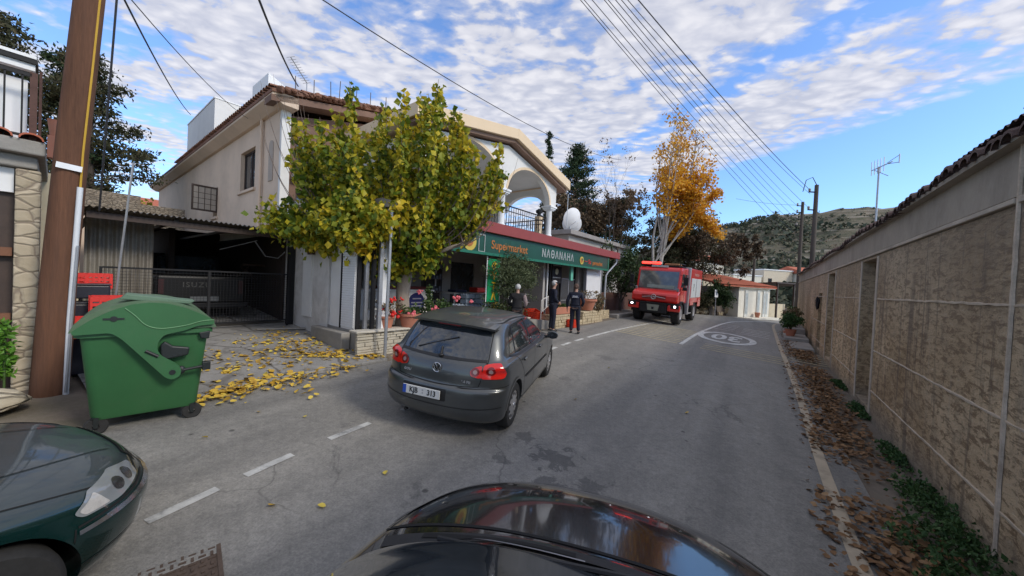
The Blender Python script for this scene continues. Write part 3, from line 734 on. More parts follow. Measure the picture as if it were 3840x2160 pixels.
# open shutter leaf with bars beside the small window
sh = MB(); 
for p in ((-.03, .03, 4.5, 5.5), (.72, .78, 4.5, 5.5)): sh.box(3.98 - p[1], 3.98 - p[0], 11.38, 11.42, p[2], p[3])
sh.box(3.22, 3.98, 11.385, 11.415, 4.5, 4.57).box(3.22, 3.98, 11.385, 11.415, 5.43, 5.5)
for i in range(1, 4): sh.box(3.22 + .19 * i - .01, 3.22 + .19 * i + .01, 11.39, 11.41, 4.57, 5.43)
for i in range(1, 4): sh.box(3.22, 3.98, 11.392, 11.408, 4.57 + .21 * i - .008, 4.57 + .21 * i + .008)
hs.part('shutter', sh, m_darkw)
gl = MB(); gl.box(3.25, 3.95, 11.398, 11.402, 4.57, 5.43); hs.part('shutter_pane', gl, mat('dusty_glass', (0.36, 0.31, 0.26), 0.4, .1, 2))
# drainpipe, arched niche
dp = MB(); dp.tube([(3.93, 6.3, 7.0), (3.93, 6.3, 3.5)], .045, 8); hs.part('downpipe', dp, m_plaster)
ni = MB(); pts = [(5.42, 5.0)] + [(5.42 + .17 - .17 * math.cos(math.pi * k / 10), 6.05 + .17 * math.sin(math.pi * k / 10)) for k in range(11)] + [(5.76, 5.0)]
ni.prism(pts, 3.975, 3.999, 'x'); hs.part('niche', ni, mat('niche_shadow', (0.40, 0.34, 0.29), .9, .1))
# front windows behind the tree
for a, b_, c_, d_ in ((4.45, 5.6, 5.25, 6.25), (4.5, 5.4, 3.2, 4.75), (7.4, 9.4, 4.2, 6.2), (10.4, 12.2, 4.2, 6.2)):
    fr = MB(); y = 5.14
    for p in ((a, a + .07, c_, d_), (b_ - .07, b_, c_, d_), (a + .07, b_ - .07, c_, c_ + .07), (a + .07, b_ - .07, d_ - .07, d_), ((a + b_) / 2 - .035, (a + b_) / 2 + .035, c_ + .07, d_ - .07)): fr.box(p[0], p[1], y, y + .07, p[2], p[3])
    wf = hs.part('window', fr, m_darkw); gl = MB(); gl.box(a + .071, b_ - .071, y + .03, y + .04, c_ + .071, d_ - .071); hs.part('pane', gl, m_glass, parent=wf)
sl = MB(); sl.box(4.35, 5.9, 4.8, 5.04, 5.08, 5.22); hs.part('sill', sl, m_white, bevel=.01)
# balcony: floor, columns, arches, ceiling, gable fascia
bx0, bx1, by0, by1 = 6.0, 13.0, 1.0, 5.03
mb = MB(); mb.box(bx0 - .1, bx1 + .25, by0 - .12, by1, 4.06, 4.22); mb.box(bx1 + .26, 15.3, by0 - .12, by1, 3.98, 4.08); hs.part('balcony_floor', mb, m_white, bevel=.01)
def arch(c, half, zs, zt, n=18): return [(c - half, zs)] + [(c - half * math.cos(math.pi * k / n), zs + (zt - zs) * math.sin(math.pi * k / n)) for k in range(1, n)] + [(c + half, zs)]
zs = 5.5; cols = (6.35, 9.62, 12.72)
def archhole(a, b_, zt): 
    c = (a + b_) / 2; h = (b_ - a) / 2 - .17
    p = arch(c, h, zs, zt); return p
mb = MB(); tp = [(13.05, 6.35), (9.75, 7.05), (6.1, 6.35)]
t = MB(); cut_poly_wall(t, 6.1, 13.05, zs, 6.35, [], 1.0, 1.22, top=tp)
# front arcade sheet: one outline that runs along the arches
out = [(6.1, zs)] + [(6.52, zs)] + archhole(6.35, 9.62, 6.62)[1:-1] + [(9.45, zs), (9.79, zs)] + archhole(9.62, 12.72, 6.52)[1:-1] + [(12.55, zs), (13.05, zs), (13.05, 6.35), (9.75, 7.05), (6.1, 6.35)]
def poly_sheet(mb, out, y0, y1, ax='y'):
    vs = [Vector(p) for p in out]; n = len(vs)
    rv, re, rf_, *_ = geometry.delaunay_2d_cdt(vs, [(i, (i + 1) % n) for i in range(n)], [], 1, 1e-5)
    P = (lambda a, h, b_: (a, h, b_)) if ax == 'y' else (lambda a, h, b_: (h, a, b_))
    mb.add([P(v.x, y0, v.y) for v in rv], [tuple(f) for f in rf_]); mb.add([P(v.x, y1, v.y) for v in rv], [tuple(f)[::-1] for f in rf_])
    for i in range(n):
        a = out[i]; b_ = out[(i + 1) % n]; mb.quad(P(a[0], y0, a[1]), P(b_[0], y0, b_[1]), P(b_[0], y1, b_[1]), P(a[0], y1, a[1]))
mb = MB(); poly_sheet(mb, out, 1.0, 1.22)
# side arcades
for x in (12.83, 6.1):
    o2 = [(1.23, zs), (1.4, zs)] + arch(2.5, 1.05, zs, 6.1)[1:-1] + [(3.6, zs), (3.9, zs), (3.9, 4.23), (5.02, 4.23), (5.02, 6.34), (1.23, 6.34)]
    poly_sheet(mb, o2, x, x + .21, 'x')
hs.part('balcony_arches', mb, m_white)
for a, b_, zt in ((6.35, 9.62, 6.62), (9.62, 12.72, 6.52)):
    mb = MB(); A = archhole(a, b_, zt); c = (a + b_) / 2
    B = [(c + (x - c) * 1.07, zs + (z_ - zs) * 1.09) for x, z_ in A]
    for i in range(len(A) - 1):
        mb.add([(A[i][0], .985, A[i][1]), (A[i + 1][0], .985, A[i + 1][1]), (B[i + 1][0], .985, B[i + 1][1]), (B[i][0], .985, B[i][1]),
                (A[i][0], 1.0, A[i][1]), (A[i + 1][0], 1.0, A[i + 1][1]), (B[i + 1][0], 1.0, B[i + 1][1]), (B[i][0], 1.0, B[i][1])], [(0, 1, 2, 3), (0, 4, 5, 1), (3, 2, 6, 7)])
    hs.part('arch_trim', mb, m_peach)
for cx in cols:
    mb = MB(); mb.lathe([(.15, 4.223), (.15, 4.3), (.125, 4.32), (.12, 5.3), (.13, 5.32)], (cx, 1.11, 0), 20)
    col = hs.part('column', mb, m_whitep, smooth='auto')
    mb = MB(); mb.box(cx - .16, cx + .16, .95, 1.27, 5.32, 5.36).box(cx - .2, cx + .2, .91, 1.31, 5.36, 5.42).box(cx - .24, cx + .24, .87, 1.35, 5.42, 5.497); hs.part('capital', mb, m_whitep, parent=col, bevel=.008)
mb = MB(); mb.prism([(6.32, 6.36), (9.8, 6.98), (12.82, 6.40), (12.82, 6.45), (9.8, 7.05), (6.32, 6.42)], 1.23, 5.0, 'y'); hs.part('balcony_ceiling', mb, m_white)
mb = MB(); cut_poly_wall(mb, 6.32, 12.82, 4.23, 6.4, [(7.38, 9.42, 4.24, 6.22), (10.38, 12.22, 4.24, 6.22)], 4.99, 5.045, top=[(12.82, 6.4), (9.8, 6.98), (6.32, 6.36)]); hs.part('balcony_back_wall', mb, m_white)
# gable fascia: peach band
mb = MB()
def band(x0, z0, x1, z1, h0, h1, ya, yb): mb.prism([(x0, z0 + h0), (x1, z1 + h0), (x1, z1 + h1), (x0, z0 + h1)], ya, yb, 'y')
band(5.6, 6.42, 9.8, 7.22, 0, .34, .62, 1.35); band(9.8, 7.22, 13.55, 6.32, 0, .36, .62, 1.35)
mb.prism([(5.6, 6.4), (9.8, 7.2), (13.55, 6.3), (13.55, 6.62), (9.8, 7.52), (5.6, 6.74)], 1.36, 5.0, 'y')
hs.part('balcony_roof', mb, m_peach, bevel=.012)
mb = MB(); mb.prism([(5.7, 6.33), (9.8, 7.11), (13.45, 6.22), (13.45, 6.31), (9.8, 7.21), (5.7, 6.43)], .75, 1.3, 'y'); hs.part('roof_moulding', mb, mat('brown_moulding', (0.24, 0.15, 0.11), .8, .1))
# railings
def railing(th, p0, p1, z0, z1, m, n, parent=None):
    r_ = MB(); p0 = Vector((*p0, 0)); p1 = Vector((*p1, 0)); dd = p1 - p0
    for z_ in (z0 + .06, z1 - .18, z1): r_.tube([(p0.x, p0.y, z_), (p1.x, p1.y, z_)], .016 if z_ < z1 else .024, 6)
    for i in range(n + 1):
        p = p0 + dd * (i / n); r_.cyl((p.x, p.y, z0), (p.x, p.y, z1), .011, n=5)
        if i < n:
            q = p0 + dd * ((i + .5) / n)
            k = [(q.x + dd.normalized().x * .05 * math.cos(a), q.y + dd.normalized().y * .05 * math.cos(a), (z0 + z1) / 2 - .06 + .16 * math.sin(a)) for a in [j * math.pi / 5 for j in range(11)]]
            if i % 2 == 0: r_.tube(k, .008, 4)
    return th.part('railing', r_, m, parent=parent)
railing(hs, (6.55, 1.12), (9.45, 1.12), 4.23, 5.0, m_black, 20); railing(hs, (9.8, 1.12), (12.55, 1.12), 4.23, 5.0, m_black, 20)
railing(hs, (12.9, 1.4), (12.9, 3.9), 4.23, 5.0, m_black, 16); railing(hs, (6.2, 1.3), (6.2, 4.9), 4.23, 5.0, m_black, 20)

# white block (roof tank room) behind
def tcube(name, label, cat, s0, s1, t0, t1, z0, z1, m, extra=None, mats=None):
    th = TS(name, label, cat, s0, t0, z0); mb = MB(); mb.box(s0, s1, t0, t1, z0, z1); th.part('wall', mb, m, bevel=.01)
    return th
tk = TS('roof_room', 'tall plain white roof room standing behind the beige house roof', 'roof room', 4.9, 15.6, 7.4)
mb = MB(); mb.box(4.75, 10.4, 15.9, 21.8, 7.0, 10.7); tk.part('wall', mb, m_white, bevel=.01)
mb = MB(); mb.box(4.72, 10.43, 15.87, 21.83, 10.7, 10.76); tk.part('coping', mb, m_whitep)
# rooftop antenna with folded yagi, rods
an = TS('roof_antenna', 'thin television antenna tilted on the ridge of the beige house', 'antenna', 4.7, 4.6, 7.3)
mb = MB(); mb.cyl((4.53, 4.6, 7.3), (4.53, 4.6, 7.92), .014, n=6); an.part('mast', mb, m_galv)
mb = MB(); mb.cyl((4.04, 4.5, 8.38), (4.53, 4.6, 7.9), .014, n=6)
for i in range(11):
    q = i / 10; x = 4.04 + .49 * q; y = 4.5 + .1 * q; z_ = 8.38 - .48 * q; mb.cyl((x - .06, y + .12, z_), (x + .06, y - .12, z_), .006, n=4)
an.part('boom', mb, m_galv)
rnd = random.Random(4)
for x in (4.2, 4.7, 5.2, 5.45, 6.0, 6.5, 7.1, 7.9, 8.6, 9.4):
    rb = MB(); z0 = 7.3 + (x - 3.9) * .22; rb.cyl((x, 4.5, z0), (x + rnd.uniform(-.03, .03), 4.5, z0 + .62 + rnd.uniform(-.1, .15)), .012, n=5)
    soloS('reinforcing_bar', rb, m_rust, 'thin rusty reinforcing bar sticking up along the front gable of the house', 'steel bar', x, 4.5, z0, group='reinforcing bars on the house gable')
st = TS('solar_tank', 'white solar water heater on the near corner of the house roof', 'water heater', 3.9, 6.8, 7.4)
mb = MB(); mb.prism([(3.85, 7.5), (4.9, 7.6), (4.9, 7.7), (3.85, 8.2)], 5.6, 7.0, 'y'); st.part('panel', mb, m_whitep)

# low old house behind the carport with a red roof
oh = TS('old_stone_house', 'old stone house with a red tile roof far behind the carport', 'house', -1, 30, 0.8)
mb = MB(); mb.box(-2.5, 9, 28, 34, .8, 6.0); oh.part('wall', mb, m_stone_d)
mb = MB(); mb.prism([(27.6, 6.0), (34.4, 6.0), (31, 7.2)], 2, 9.3, 'x'); oh.part('roof', mb, m_tile_r)
oy = TS('stone_yard_wall', 'rough pale stone wall rising behind the carport roof', 'wall', 0.3, 13, .8)
mb = MB(); mb.box(.35, 3.2, 12.4, 12.9, .8, 4.55); mb.box(.3, 2.0, 12.95, 13.3, .8, 4.9); oy.part('masonry', mb, m_stone_d)
mb = MB(); mb.box(.3, 1.5, 12.3, 12.39, .8, 4.0); oy.part('plaster_patch', mb, m_plaster)

# ------------------------------------------------------------------ carport, gate
m_corr = mat('weathered_corrugated_iron', (0.24, 0.22, 0.19), 0.7, 0.35, 1.5, metal=0.2, bmp=0.2, grime=((0.10, 0.07, 0.05), 0.8))
cp = TS('carport', 'dark open carport with a corrugated iron roof beside the house', 'carport', 2.2, 4, 0.8)
mb = MB(); corr(mb, .25, 4.35, 3.45, 3.33, 11.0, 3.75); cp.part('roof', mb, m_corr)
mb = MB(); mb.box(.35, 3.99, 3.62, 3.72, 3.13, 3.25)
for x in (.4, 1.6, 2.8, 3.9): mb.box(x, x + .08, 3.73, 10.9, 3.24, 3.31)
cp.part('rafters', mb, m_darkw)
mb = MB(); mb.box(3.84, 3.98, 3.52, 3.66, .8, 3.12); cp.part('post', mb, m_black)
mb = MB(); mb.box(1.88, 2.0, 6.2, 10.8, .8, 3.3); mb.box(2.0, 3.98, 10.8, 10.95, .8, 3.6); mb.box(3.9, 3.985, 4.2, 10.79, .8, 3.3); cp.part('back_wall', mb, mat('sooty_shaded_wall', (0.035, 0.024, 0.02), .95, .35, 2))  # walls added to block light; near-black colour carries carport shade as well as soot
mb = MB(); mb.box(.4, 3.88, 3.8, 10.7, .86, .9); cp.part('floor', mb, mat('dark_floor', (.05, .045, .04), .9, .3, 2))  # floor in one near-black tone with mild variation
mb = MB(); mb.tube([(3.2, 4.0, 3.0), (3.5, 4.2, 2.65), (3.8, 4.2, 2.62), (3.9, 4.0, 2.8)], .015, 6); mb.tube([(2.6, 4.6, 2.75), (3.3, 4.2, 3.05)], .012, 5); cp.part('hanging_cable', mb, m_galv)
mb = MB()
for a in ((3.2, 6, 1.9, 3.75, 6.4, 2.35), (3.3, 5.5, 2.35, 3.8, 5.8, 1.95), (3.2, 5, 2.4, 3.8, 5.2, 2.4)): mb.cyl(a[:3], a[3:], .03, n=5)
cp.part('stored_timber', mb, m_darkw)
sp = TS('corrugated_screen', 'weathered corrugated iron sheet screening the left side of the carport', 'screen', .9, 4.6, 1)
mb = MB(); tmp = MB(); corr(tmp, .36, 1.38, 0, 0, 1, 0, .12, .025)
mb.add([(x, 4.5 + z_, 1.0 + y * 2.28) for x, y, z_ in tmp.v], tmp.f); sp.part('sheet', mb, m_corr)
gt = TS('yard_gate', 'wide dark metal mesh gate closing the carport', 'gate', 2.2, 3.6, 0.8)
mb = MB(); 
for a in ((.52, .56, .95, 2.2), (3.78, 3.82, .75, 2.24), (2.15, 2.19, .85, 2.2)): mb.box(a[0], a[1], 3.4, 3.44, a[2], a[3])
mb.box(.56, 3.78, 3.405, 3.435, 2.17, 2.205); mb.box(.56, 3.78, 3.405, 3.435, .98, 1.01)
gt.part('frame', mb, m_black)
mb = MB()
for i in range(54): x = .58 + i * .06; mb.box(x, x + .006, 3.417, 3.423, 1.01, 2.17)
for i in range(19): z_ = 1.03 + i * .06; mb.box(.56, 3.78, 3.412, 3.416, z_, z_ + .006)
gt.part('mesh_panel', mb, m_black)
# dark pickup parked nose-in behind the gate; carport shade put into its colours
pk = TS('parked_pickup', 'black pickup truck parked tail out in the shadow behind the gate', 'pickup', 2.4, 5.2, .95)
m_bk = mat('black_car_paint', (0.008, 0.008, 0.009), .45, .1, bmp=0, spec=.3)
mb = MB(); mb.box(1.45, 3.2, 4.7, 6.3, 1.35, 2.05); mb.box(1.45, 3.2, 6.35, 9.6, 1.35, 2.05); pk.part('body', mb, m_bk, bevel=.06)
mb = MB(); mb.prism([(6.5, 2.06), (6.75, 2.62), (8.1, 2.62), (8.7, 2.06)], 1.55, 3.1, 'x'); pk.part('cab', mb, m_bk, bevel=.05)
mb = MB(); mb.prism([(6.54, 2.2), (6.72, 2.55), (6.70, 2.56), (6.52, 2.2)], 1.7, 2.95, 'x'); pk.part('rear_window', mb, m_glass)
mb = MB(); mb.box(1.42, 3.23, 4.55, 4.69, 1.25, 1.38); pk.part('rear_bumper', mb, m_black, bevel=.02)
for x in (1.62, 3.03):
    for y in (5.3, 8.6): mb = MB(); mb.lathe([(.2, x - .11), (.34, x - .1), (.36, x), (.34, x + .1), (.2, x + .11)], (0, y, 1.25), 24, 'x'); pk.part('wheel', MB().merge(mb), m_black, smooth='auto')
t = text_mb('ISUZU', .17, MXZ, .003, .004, 1.25); t.v = [(x + 2.2, y + 4.69, z_ + 1.82) for x, y, z_ in t.v]; pk.part('lettering', t, mat('shaded_grey', (0.05, 0.05, 0.05), .6))
mb = MB(); mb.box(2.05, 2.6, 4.53, 4.549, 1.42, 1.54); pk.part('number_plate', mb, mat('dull_plate', (0.12, .13, .14), .5))
for x in (1.5, 3.05): mb = MB(); mb.box(x, x + .1, 4.675, 4.699, 1.6, 1.95); pk.part('tail_light', mb, mat('dark_red_lens', (.04, .006, .006), .4))
# ------------------------------------------------------------------ shop (ground floor under the house) in the street frame
def SZ(s, t): p = W(s, t); return gz(p.x, p.y)
sh = TS('village_shop', 'village supermarket with a deep red-edged canopy and open terrace', 'shop', 10, 2.5, 0.8)
m_soff = mat('soffit_grey', (0.33, 0.31, 0.29), .9, .1)
mb = MB(); mb.box(5.5, 17.95, -.0, .07, 3.70, 4.02); mb.box(17.87, 17.95, .071, 4.5, 3.70, 4.02); sh.part('canopy_edge', mb, m_redtrim, bevel=.01)
mb = MB(); mb.box(4.36, 17.86, .072, 5.0, 3.80, 3.97); sh.part('canopy_slab', mb, m_soff)
# side extension wall facing the carport (plane x=4), outer pilaster, shutter panels
mb = MB(); mb.box(4.0, 4.35, 1.62, 3.5, .5, 3.78); mb.box(4.0, 4.35, 3.52, 5.0, .5, 4.2); sh.part('side_wall', mb, mat('stained_white_wall', (0.60, 0.58, 0.555), .9, .1, 1.0, grime=((0.22, 0.19, 0.16), .75)), bevel=.008)
mb = MB(); mb.box(3.96, 3.999, 2.45, 2.95, 1.15, 3.1); sh.part('wall_pilaster', mb, m_white)
mb = MB(); mb.box(3.93, 3.999, 2.35, 2.65, 2.72, 3.14); sh.part('meter_box', mb, m_rust)
mb = MB(); mb.box(4.03, 4.12, .42, 1.55, 1.05, 3.6)
wp = sh.part('shutter_panel', mb, m_white)
for i in range(46): mb = mb if i else MB(); z_ = 1.1 + i * .054; mb.box(4.015, 4.0295, .44, .98, z_, z_ + .042)
sh.part('shutter_slats', mb, m_whitep, parent=wp)
mb = MB(); mb.box(4.0, 4.03, 1.0, 1.03, 1.05, 3.6); sh.part('shutter_joint', mb, m_black)
for y, mm in ((.36, m_black), (.24, m_galv), (.13, m_black), (.02, m_galv)):
    mb = MB(); mb.box(4.05 + (.36 - y) * .9, 4.13 + (.36 - y) * .9, y, y + .07, 1.05, 3.78); sh.part('post', mb, mm)
mb = MB(); mb.box(4.5, 4.6, .12, .22, 1.05, 3.78); sh.part('post', mb, m_whitep)
# terrace slab and its stone face
tz = 1.05
mb = MB(); mb.box(4.02, 9.9, .03, 4.9, .4, tz); mb.prism([(9.9, .4), (9.9, tz), (12.4, .78), (12.4, .4)], .03, 4.9, 'y'); mb.box(12.4, 17.6, .6, 4.9, .4, .78); sh.part('terrace', mb, m_conc)
mb = MB(); mb.box(3.8, 3.999, .5, 2.0, .35, 1.0); sh.part('side_ledge', mb, m_conc, bevel=.02)
rnd = random.Random(21); mb = MB()
z_ = .45
while z_ < tz - .01:
    hh = rnd.uniform(.05, .085); x = 3.86
    while x < 9.9:
        L = rnd.uniform(.16, .42); mb.box(x, min(x + L - .012, 9.9), -.03 - rnd.random() * .035, .03, z_, min(z_ + hh - .008, tz)); x += L
    z_ += hh
sh.part('stone_facing', mb, mat('stone_slips', (0.50, 0.455, 0.36), .9, .25, 2.5, bmp=.4, grime=((0.28, 0.24, 0.18), .6)), bevel=.008)
mb = MB(); x = 3.83
while x < 9.8:
    L = rnd.uniform(.25, .55); mb.prism([(x, -.09 + rnd.uniform(-.02, .02)), (x + L - .01, -.09 + rnd.uniform(-.02, .02)), (x + L - .01, .22 + rnd.uniform(-.03, .05)), (x, .22 + rnd.uniform(-.03, .05))], tz + .002, tz + .045); x += L
sh.part('coping_stones', mb, mat('pale_coping_stone', (0.56, 0.52, 0.44), .9, .2, 2.5, bmp=.3), bevel=.01)
# back wall, openings
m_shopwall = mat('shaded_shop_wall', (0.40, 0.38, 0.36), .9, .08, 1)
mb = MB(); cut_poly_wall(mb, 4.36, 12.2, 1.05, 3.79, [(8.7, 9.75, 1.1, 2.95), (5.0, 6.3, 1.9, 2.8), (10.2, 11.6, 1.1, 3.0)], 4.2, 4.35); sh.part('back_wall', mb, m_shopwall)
mb = MB(); mb.box(8.72, 9.73, 4.26, 4.34, 1.1, 2.93); d1 = sh.part('door', mb, m_darkw)
mb = MB(); mb.box(9.42, 9.48, 4.245, 4.259, 1.7, 2.6); sh.part('door_glass', mb, mat('bright_slit', (0.75, .75, .75), .4), parent=d1)
mb = MB(); mb.box(5.0, 6.3, 4.28, 4.34, 1.9, 2.8); sh.part('window', mb, m_glass)
mb = MB(); mb.box(10.2, 11.6, 4.28, 4.34, 1.1, 3.0); sh.part('shop_window', mb, m_glass)
# shop front right of the terrace: black frames, barred gate, white roller panel
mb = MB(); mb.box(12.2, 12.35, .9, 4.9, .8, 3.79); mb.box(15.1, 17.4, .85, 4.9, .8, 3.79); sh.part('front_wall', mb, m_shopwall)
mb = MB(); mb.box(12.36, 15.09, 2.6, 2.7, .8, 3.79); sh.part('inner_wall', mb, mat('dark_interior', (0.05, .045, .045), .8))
mb = MB()
for x in (12.7, 13.6, 14.9): mb.box(x, x + .06, .9, .97, .8, 3.2)
mb.box(12.7, 14.96, .905, .965, 3.2, 3.26); fr = sh.part('door_frame', mb, m_black)
mb = MB(); mb.box(12.42, 12.48, .84, .9, .85, 3.1); sh.part('frame_strip', mb, m_whitep)
mb = MB(); mb.box(12.8, 13.55, .86, .90, 2.3, 3.15); sg = sh.part('door_sign', mb, m_black)
t = MB(); t.lathe([(.13, .85), (.13, .858)], (13.17, 0, 2.8), 20, 'y'); sh.part('emblem', t, mat('pale_gold', (.42, .40, .28), .6), parent=sg)
t = MB(); t.box(12.86, 13.5, .853, .859, 2.52, 2.57); t.box(12.86, 13.5, .853, .859, 3.04, 3.08); sh.part('sign_stripe', t, mat('grey_print', (.25, .25, .25), .6), parent=sg)
mb = MB(); mb.box(13.62, 13.82, .42, .5, 2.45, 3.04); sh.part('hanging_board', mb, mat('pale_green', (.12, .42, .30), .5))
gr = MB()
for i in range(15): x = 13.72 + i * .085; gr.cyl((x, .92, .85), (x, .92, 2.52), .009, n=5)
for z_ in (.9, 1.55, 2.5): gr.box(13.7, 14.95, .905, .935, z_, z_ + .03)
gr.box(14.3, 14.34, .9, .94, .85, 2.52); sh.part('security_gate', gr, m_galv)
mb = MB(); mb.box(15.25, 16.86, .5, .58, 1.0, 3.05); rp_ = sh.part('roller_shutter', mb, m_whitep)
mb = MB()
for i in range(38): z_ = 1.02 + i * .053; mb.box(15.28, 16.83, .488, .4995, z_, z_ + .040)
sh.part('shutter_slats', mb, m_whitep, parent=rp_)
for a_ in (15.18, 16.87): sh.part('shutter_rail', MB().box(a_, a_ + .05, .46, .6, .8, 3.1), m_galv)
# gutter pipe at the canopy end
mb = MB(); mb.tube([(17.8, .12, 3.7), (17.8, .12, 3.5), (17.15, .3, 2.95), (17.05, .32, 2.8), (17.05, .34, 1.1)], .045, 8); sh.part('downpipe', mb, m_galv, smooth='auto')
# counter and shelves on the terrace
ct = TS('serving_counter', 'low white serving counter at the back of the terrace', 'counter', 6.4, 2.1, tz)
mb = MB(); mb.box(4.7, 7.45, 2.0, 2.5, tz, 1.84); mb.box(4.66, 7.5, 1.95, 2.55, 1.84, 1.9); ct.part('body', mb, m_white, bevel=.01)
mb = MB(); mb.lathe([(.3, 1.985), (.3, 1.999)], (6.85, 0, 1.5), 32, 'y'); lg = ct.part('round_logo', mb, mat('navy_blue', (.012, .014, .10), .5))
mb = MB()
for z_, hw in ((1.62, .2), (1.5, .26), (1.4, .24)): mb.box(6.85 - hw * .8, 6.85 + hw * .8, 1.978, 1.984, z_ - .018, z_ + .018)
ct.part('logo_lines', mb, mat('logo_grey', (.25, .25, .32), .6), parent=lg)
mb = MB(); mb.box(5.7, 7.3, 2.0, 2.4, 1.905, 1.99); soloS('produce_tray', mb, mat('dark_red_tray', (.14, .02, .015), .6), 'dark red tray lying on the white serving counter', 'tray', 6.5, 2.2, 1.905, bevel=.01)
tb = TS('display_table', 'grey metal display table standing over stacked water packs', 'table', 8.6, 1.8, tz)
mb = MB(); mb.box(7.75, 9.9, 1.3, 2.1, 1.80, 1.84); tb.part('tabletop', mb, m_galv)
for x in (7.8, 9.82):
    for y in (1.33, 2.03): mb = MB(); mb.box(x, x + .04, y, y + .04, tz, 1.799); tb.part('leg', mb, m_galv)
mb = MB(); mb.box(9.0, 9.45, 1.5, 1.9, 1.845, 2.02); soloS('red_basket', mb, mat('red_plastic', (.5, .03, .02), .45), 'small red basket on the grey display table', 'basket', 9.2, 1.7, 1.845, bevel=.03)
mb = MB(); mb.box(8.0, 8.5, 1.5, 1.9, 1.845, 1.93); soloS('dark_tray', mb, mat('navy_plastic', (.02, .025, .06), .45), 'dark blue tray at the left end of the display table', 'tray', 8.2, 1.7, 1.845, bevel=.02)
m_pack = mat('shrink_wrapped_bottles', (0.30, 0.36, 0.44), .35, .35, 9, bmp=.3, coat=.3)
rnd = random.Random(2); cnt = 0
lab_pack = 'shrink-wrapped pack of water bottles in the stack on the terrace'
for x, y, n in ((7.0, .9, 1), (7.42, .85, 3), (7.84, .85, 5), (8.26, .85, 5), (8.68, .9, 3), (7.2, .45, 1), (7.65, .42, 2)):
    for k in range(n):
        mb = MB(); z0 = tz + .005 + k * .158
        for i in range(3):
            for j in range(2):
                mb.lathe([(.055, z0), (.06, z0 + .03), (.06, z0 + .11), (.03, z0 + .15)], (x + .07 + i * .125, y + .07 + j * .125, 0), 8)
        mb.box(x + .01, x + .385, y + .01, y + .265, z0 + .01, z0 + .12)
        p = soloS('water_pack', mb, m_pack, lab_pack, 'water pack', x + .2, y + .15, z0, group='packs of water bottles stacked on the terrace')
# rolled plastic chair at the left end
ch = TS('garden_chair', 'white plastic garden chair at the left end of the terrace', 'chair', 4.75, .75, tz)
mb = MB(); mb.box(4.6, 5.0, .7, 1.1, tz + .4, tz + .43); ch.part('seat', mb, m_whitep, bevel=.01)
mb = MB(); mb.box(4.6, 4.64, .7, 1.1, tz + .43, tz + .82); ch.part('backrest', mb, m_whitep, bevel=.015)
for x in (4.61, 4.95):
    for y in (.71, 1.05): mb = MB(); mb.cyl((x + .02, y + .02, tz), (x + .02, y + .02, tz + .4), .018, n=6); ch.part('leg', mb, m_whitep)
for y in (.69, 1.07): mb = MB(); mb.tube([(4.62, y, tz + .62), (4.85, y, tz + .66), (4.97, y, tz + .6), (4.97, y, tz + .42)], .015, 6); ch.part('armrest', mb, m_whitep)
# stand with shelves left of the table
rk_ = TS('wire_rack', 'black wire display rack beside the serving counter', 'rack', 7.7, 2.2, tz)
mb = MB()
for x in (7.55, 7.9):
    for y in (2.1, 2.5): mb.cyl((x, y, tz), (x, y, 2.7), .012, n=5)
rk_.part('frame', mb, m_black)
rnd = random.Random(9)
for z_ in (1.4, 1.85, 2.25, 2.6):
    mb = MB(); mb.box(7.5, 7.95, 2.05, 2.55, z_, z_ + .015)
    for i in range(3): mb.box(7.52 + i * .14, 7.62 + i * .14, 2.1, 2.4, z_ + .015, z_ + .1 + rnd.random() * .12)
    rk_.part('shelf', mb, mat('mixed_goods', (.12, .12, .14), .6, .5, 12))

# ------------------------------------------------------------------ signs
sg = TS('shop_sign', 'long green fascia sign lettered ΝΑΘΑΝΑΗΛ Supermarket under the red canopy', 'sign', 11.7, .15, 3.05)
mb = MB(); mb.box(6.2, 16.83, .12, .2, 3.03, 3.70); bd = sg.part('board', mb, m_green)
mb = MB(); mb.box(6.2, 16.83, .10, .119, 3.03, 3.11); mb.box(16.72, 16.83, .105, .119, 3.111, 3.7); sg.part('edge_strip', mb, m_greenl)
def sign_text(txt, x, z_, size, m, name='lettering', sx=1.0, bold=.006, y=.118, spacing=1.0, shear=0.0):
    t = text_mb(txt, size, MXZ, .008, bold, spacing, sx=sx); t.v = [(a + x + (c_) * shear, b_ + y, c_ + z_) for a, b_, c_ in t.v]
    return sg.part(name, t, m)
m_sil = mat('silver_letters', (.34, .37, .36), .5, .05); m_org = mat('orange_letters', (.40, .14, .02), .5, .05); m_redl = mat('red_letters', (.42, .04, .03), .5, .05)  # letter colours lowered to carry the canopy's shade
sign_text('ΝΑΘΑΝΑΗΛ', 12.02, 3.36, .40, m_sil, bold=.008, spacing=1.22, sx=.92)
sign_text('permarket', 15.55, 3.30, .26, m_org, bold=.006, sx=.95)
sign_text('Su', 14.72, 3.32, .28, m_redl, bold=.01)
sign_text('Supermarket', 9.0, 3.36, .36, m_org, bold=.006, sx=1.0)
def fruit(x, z_, r):
    mb = MB(); mb.lathe([(r, .104), (r, .118)], (x, 0, z_), 24, 'y'); e = sg.part('logo_disc', mb, mat('logo_yellow', (.55, .42, .06), .5))
    mb = MB(); mb.lathe([(r * .62, .098), (r * .62, .1035)], (x - r * .1, 0, z_ + r * .05), 20, 'y'); sg.part('logo_fruit', mb, m_org, parent=e)
    mb = MB(); mb.lathe([(r * .3, .093), (r * .3, .0975)], (x + r * .3, 0, z_ + r * .3), 12, 'y'); sg.part('logo_leaf', mb, m_greenl, parent=e)
fruit(13.95, 3.33, .17); fruit(7.15, 3.36, .26)
mb = MB(); mb.box(14.2, 14.5, .104, .118, 3.31, 3.34); sg.part('dash', mb, m_redl)
mb = MB()
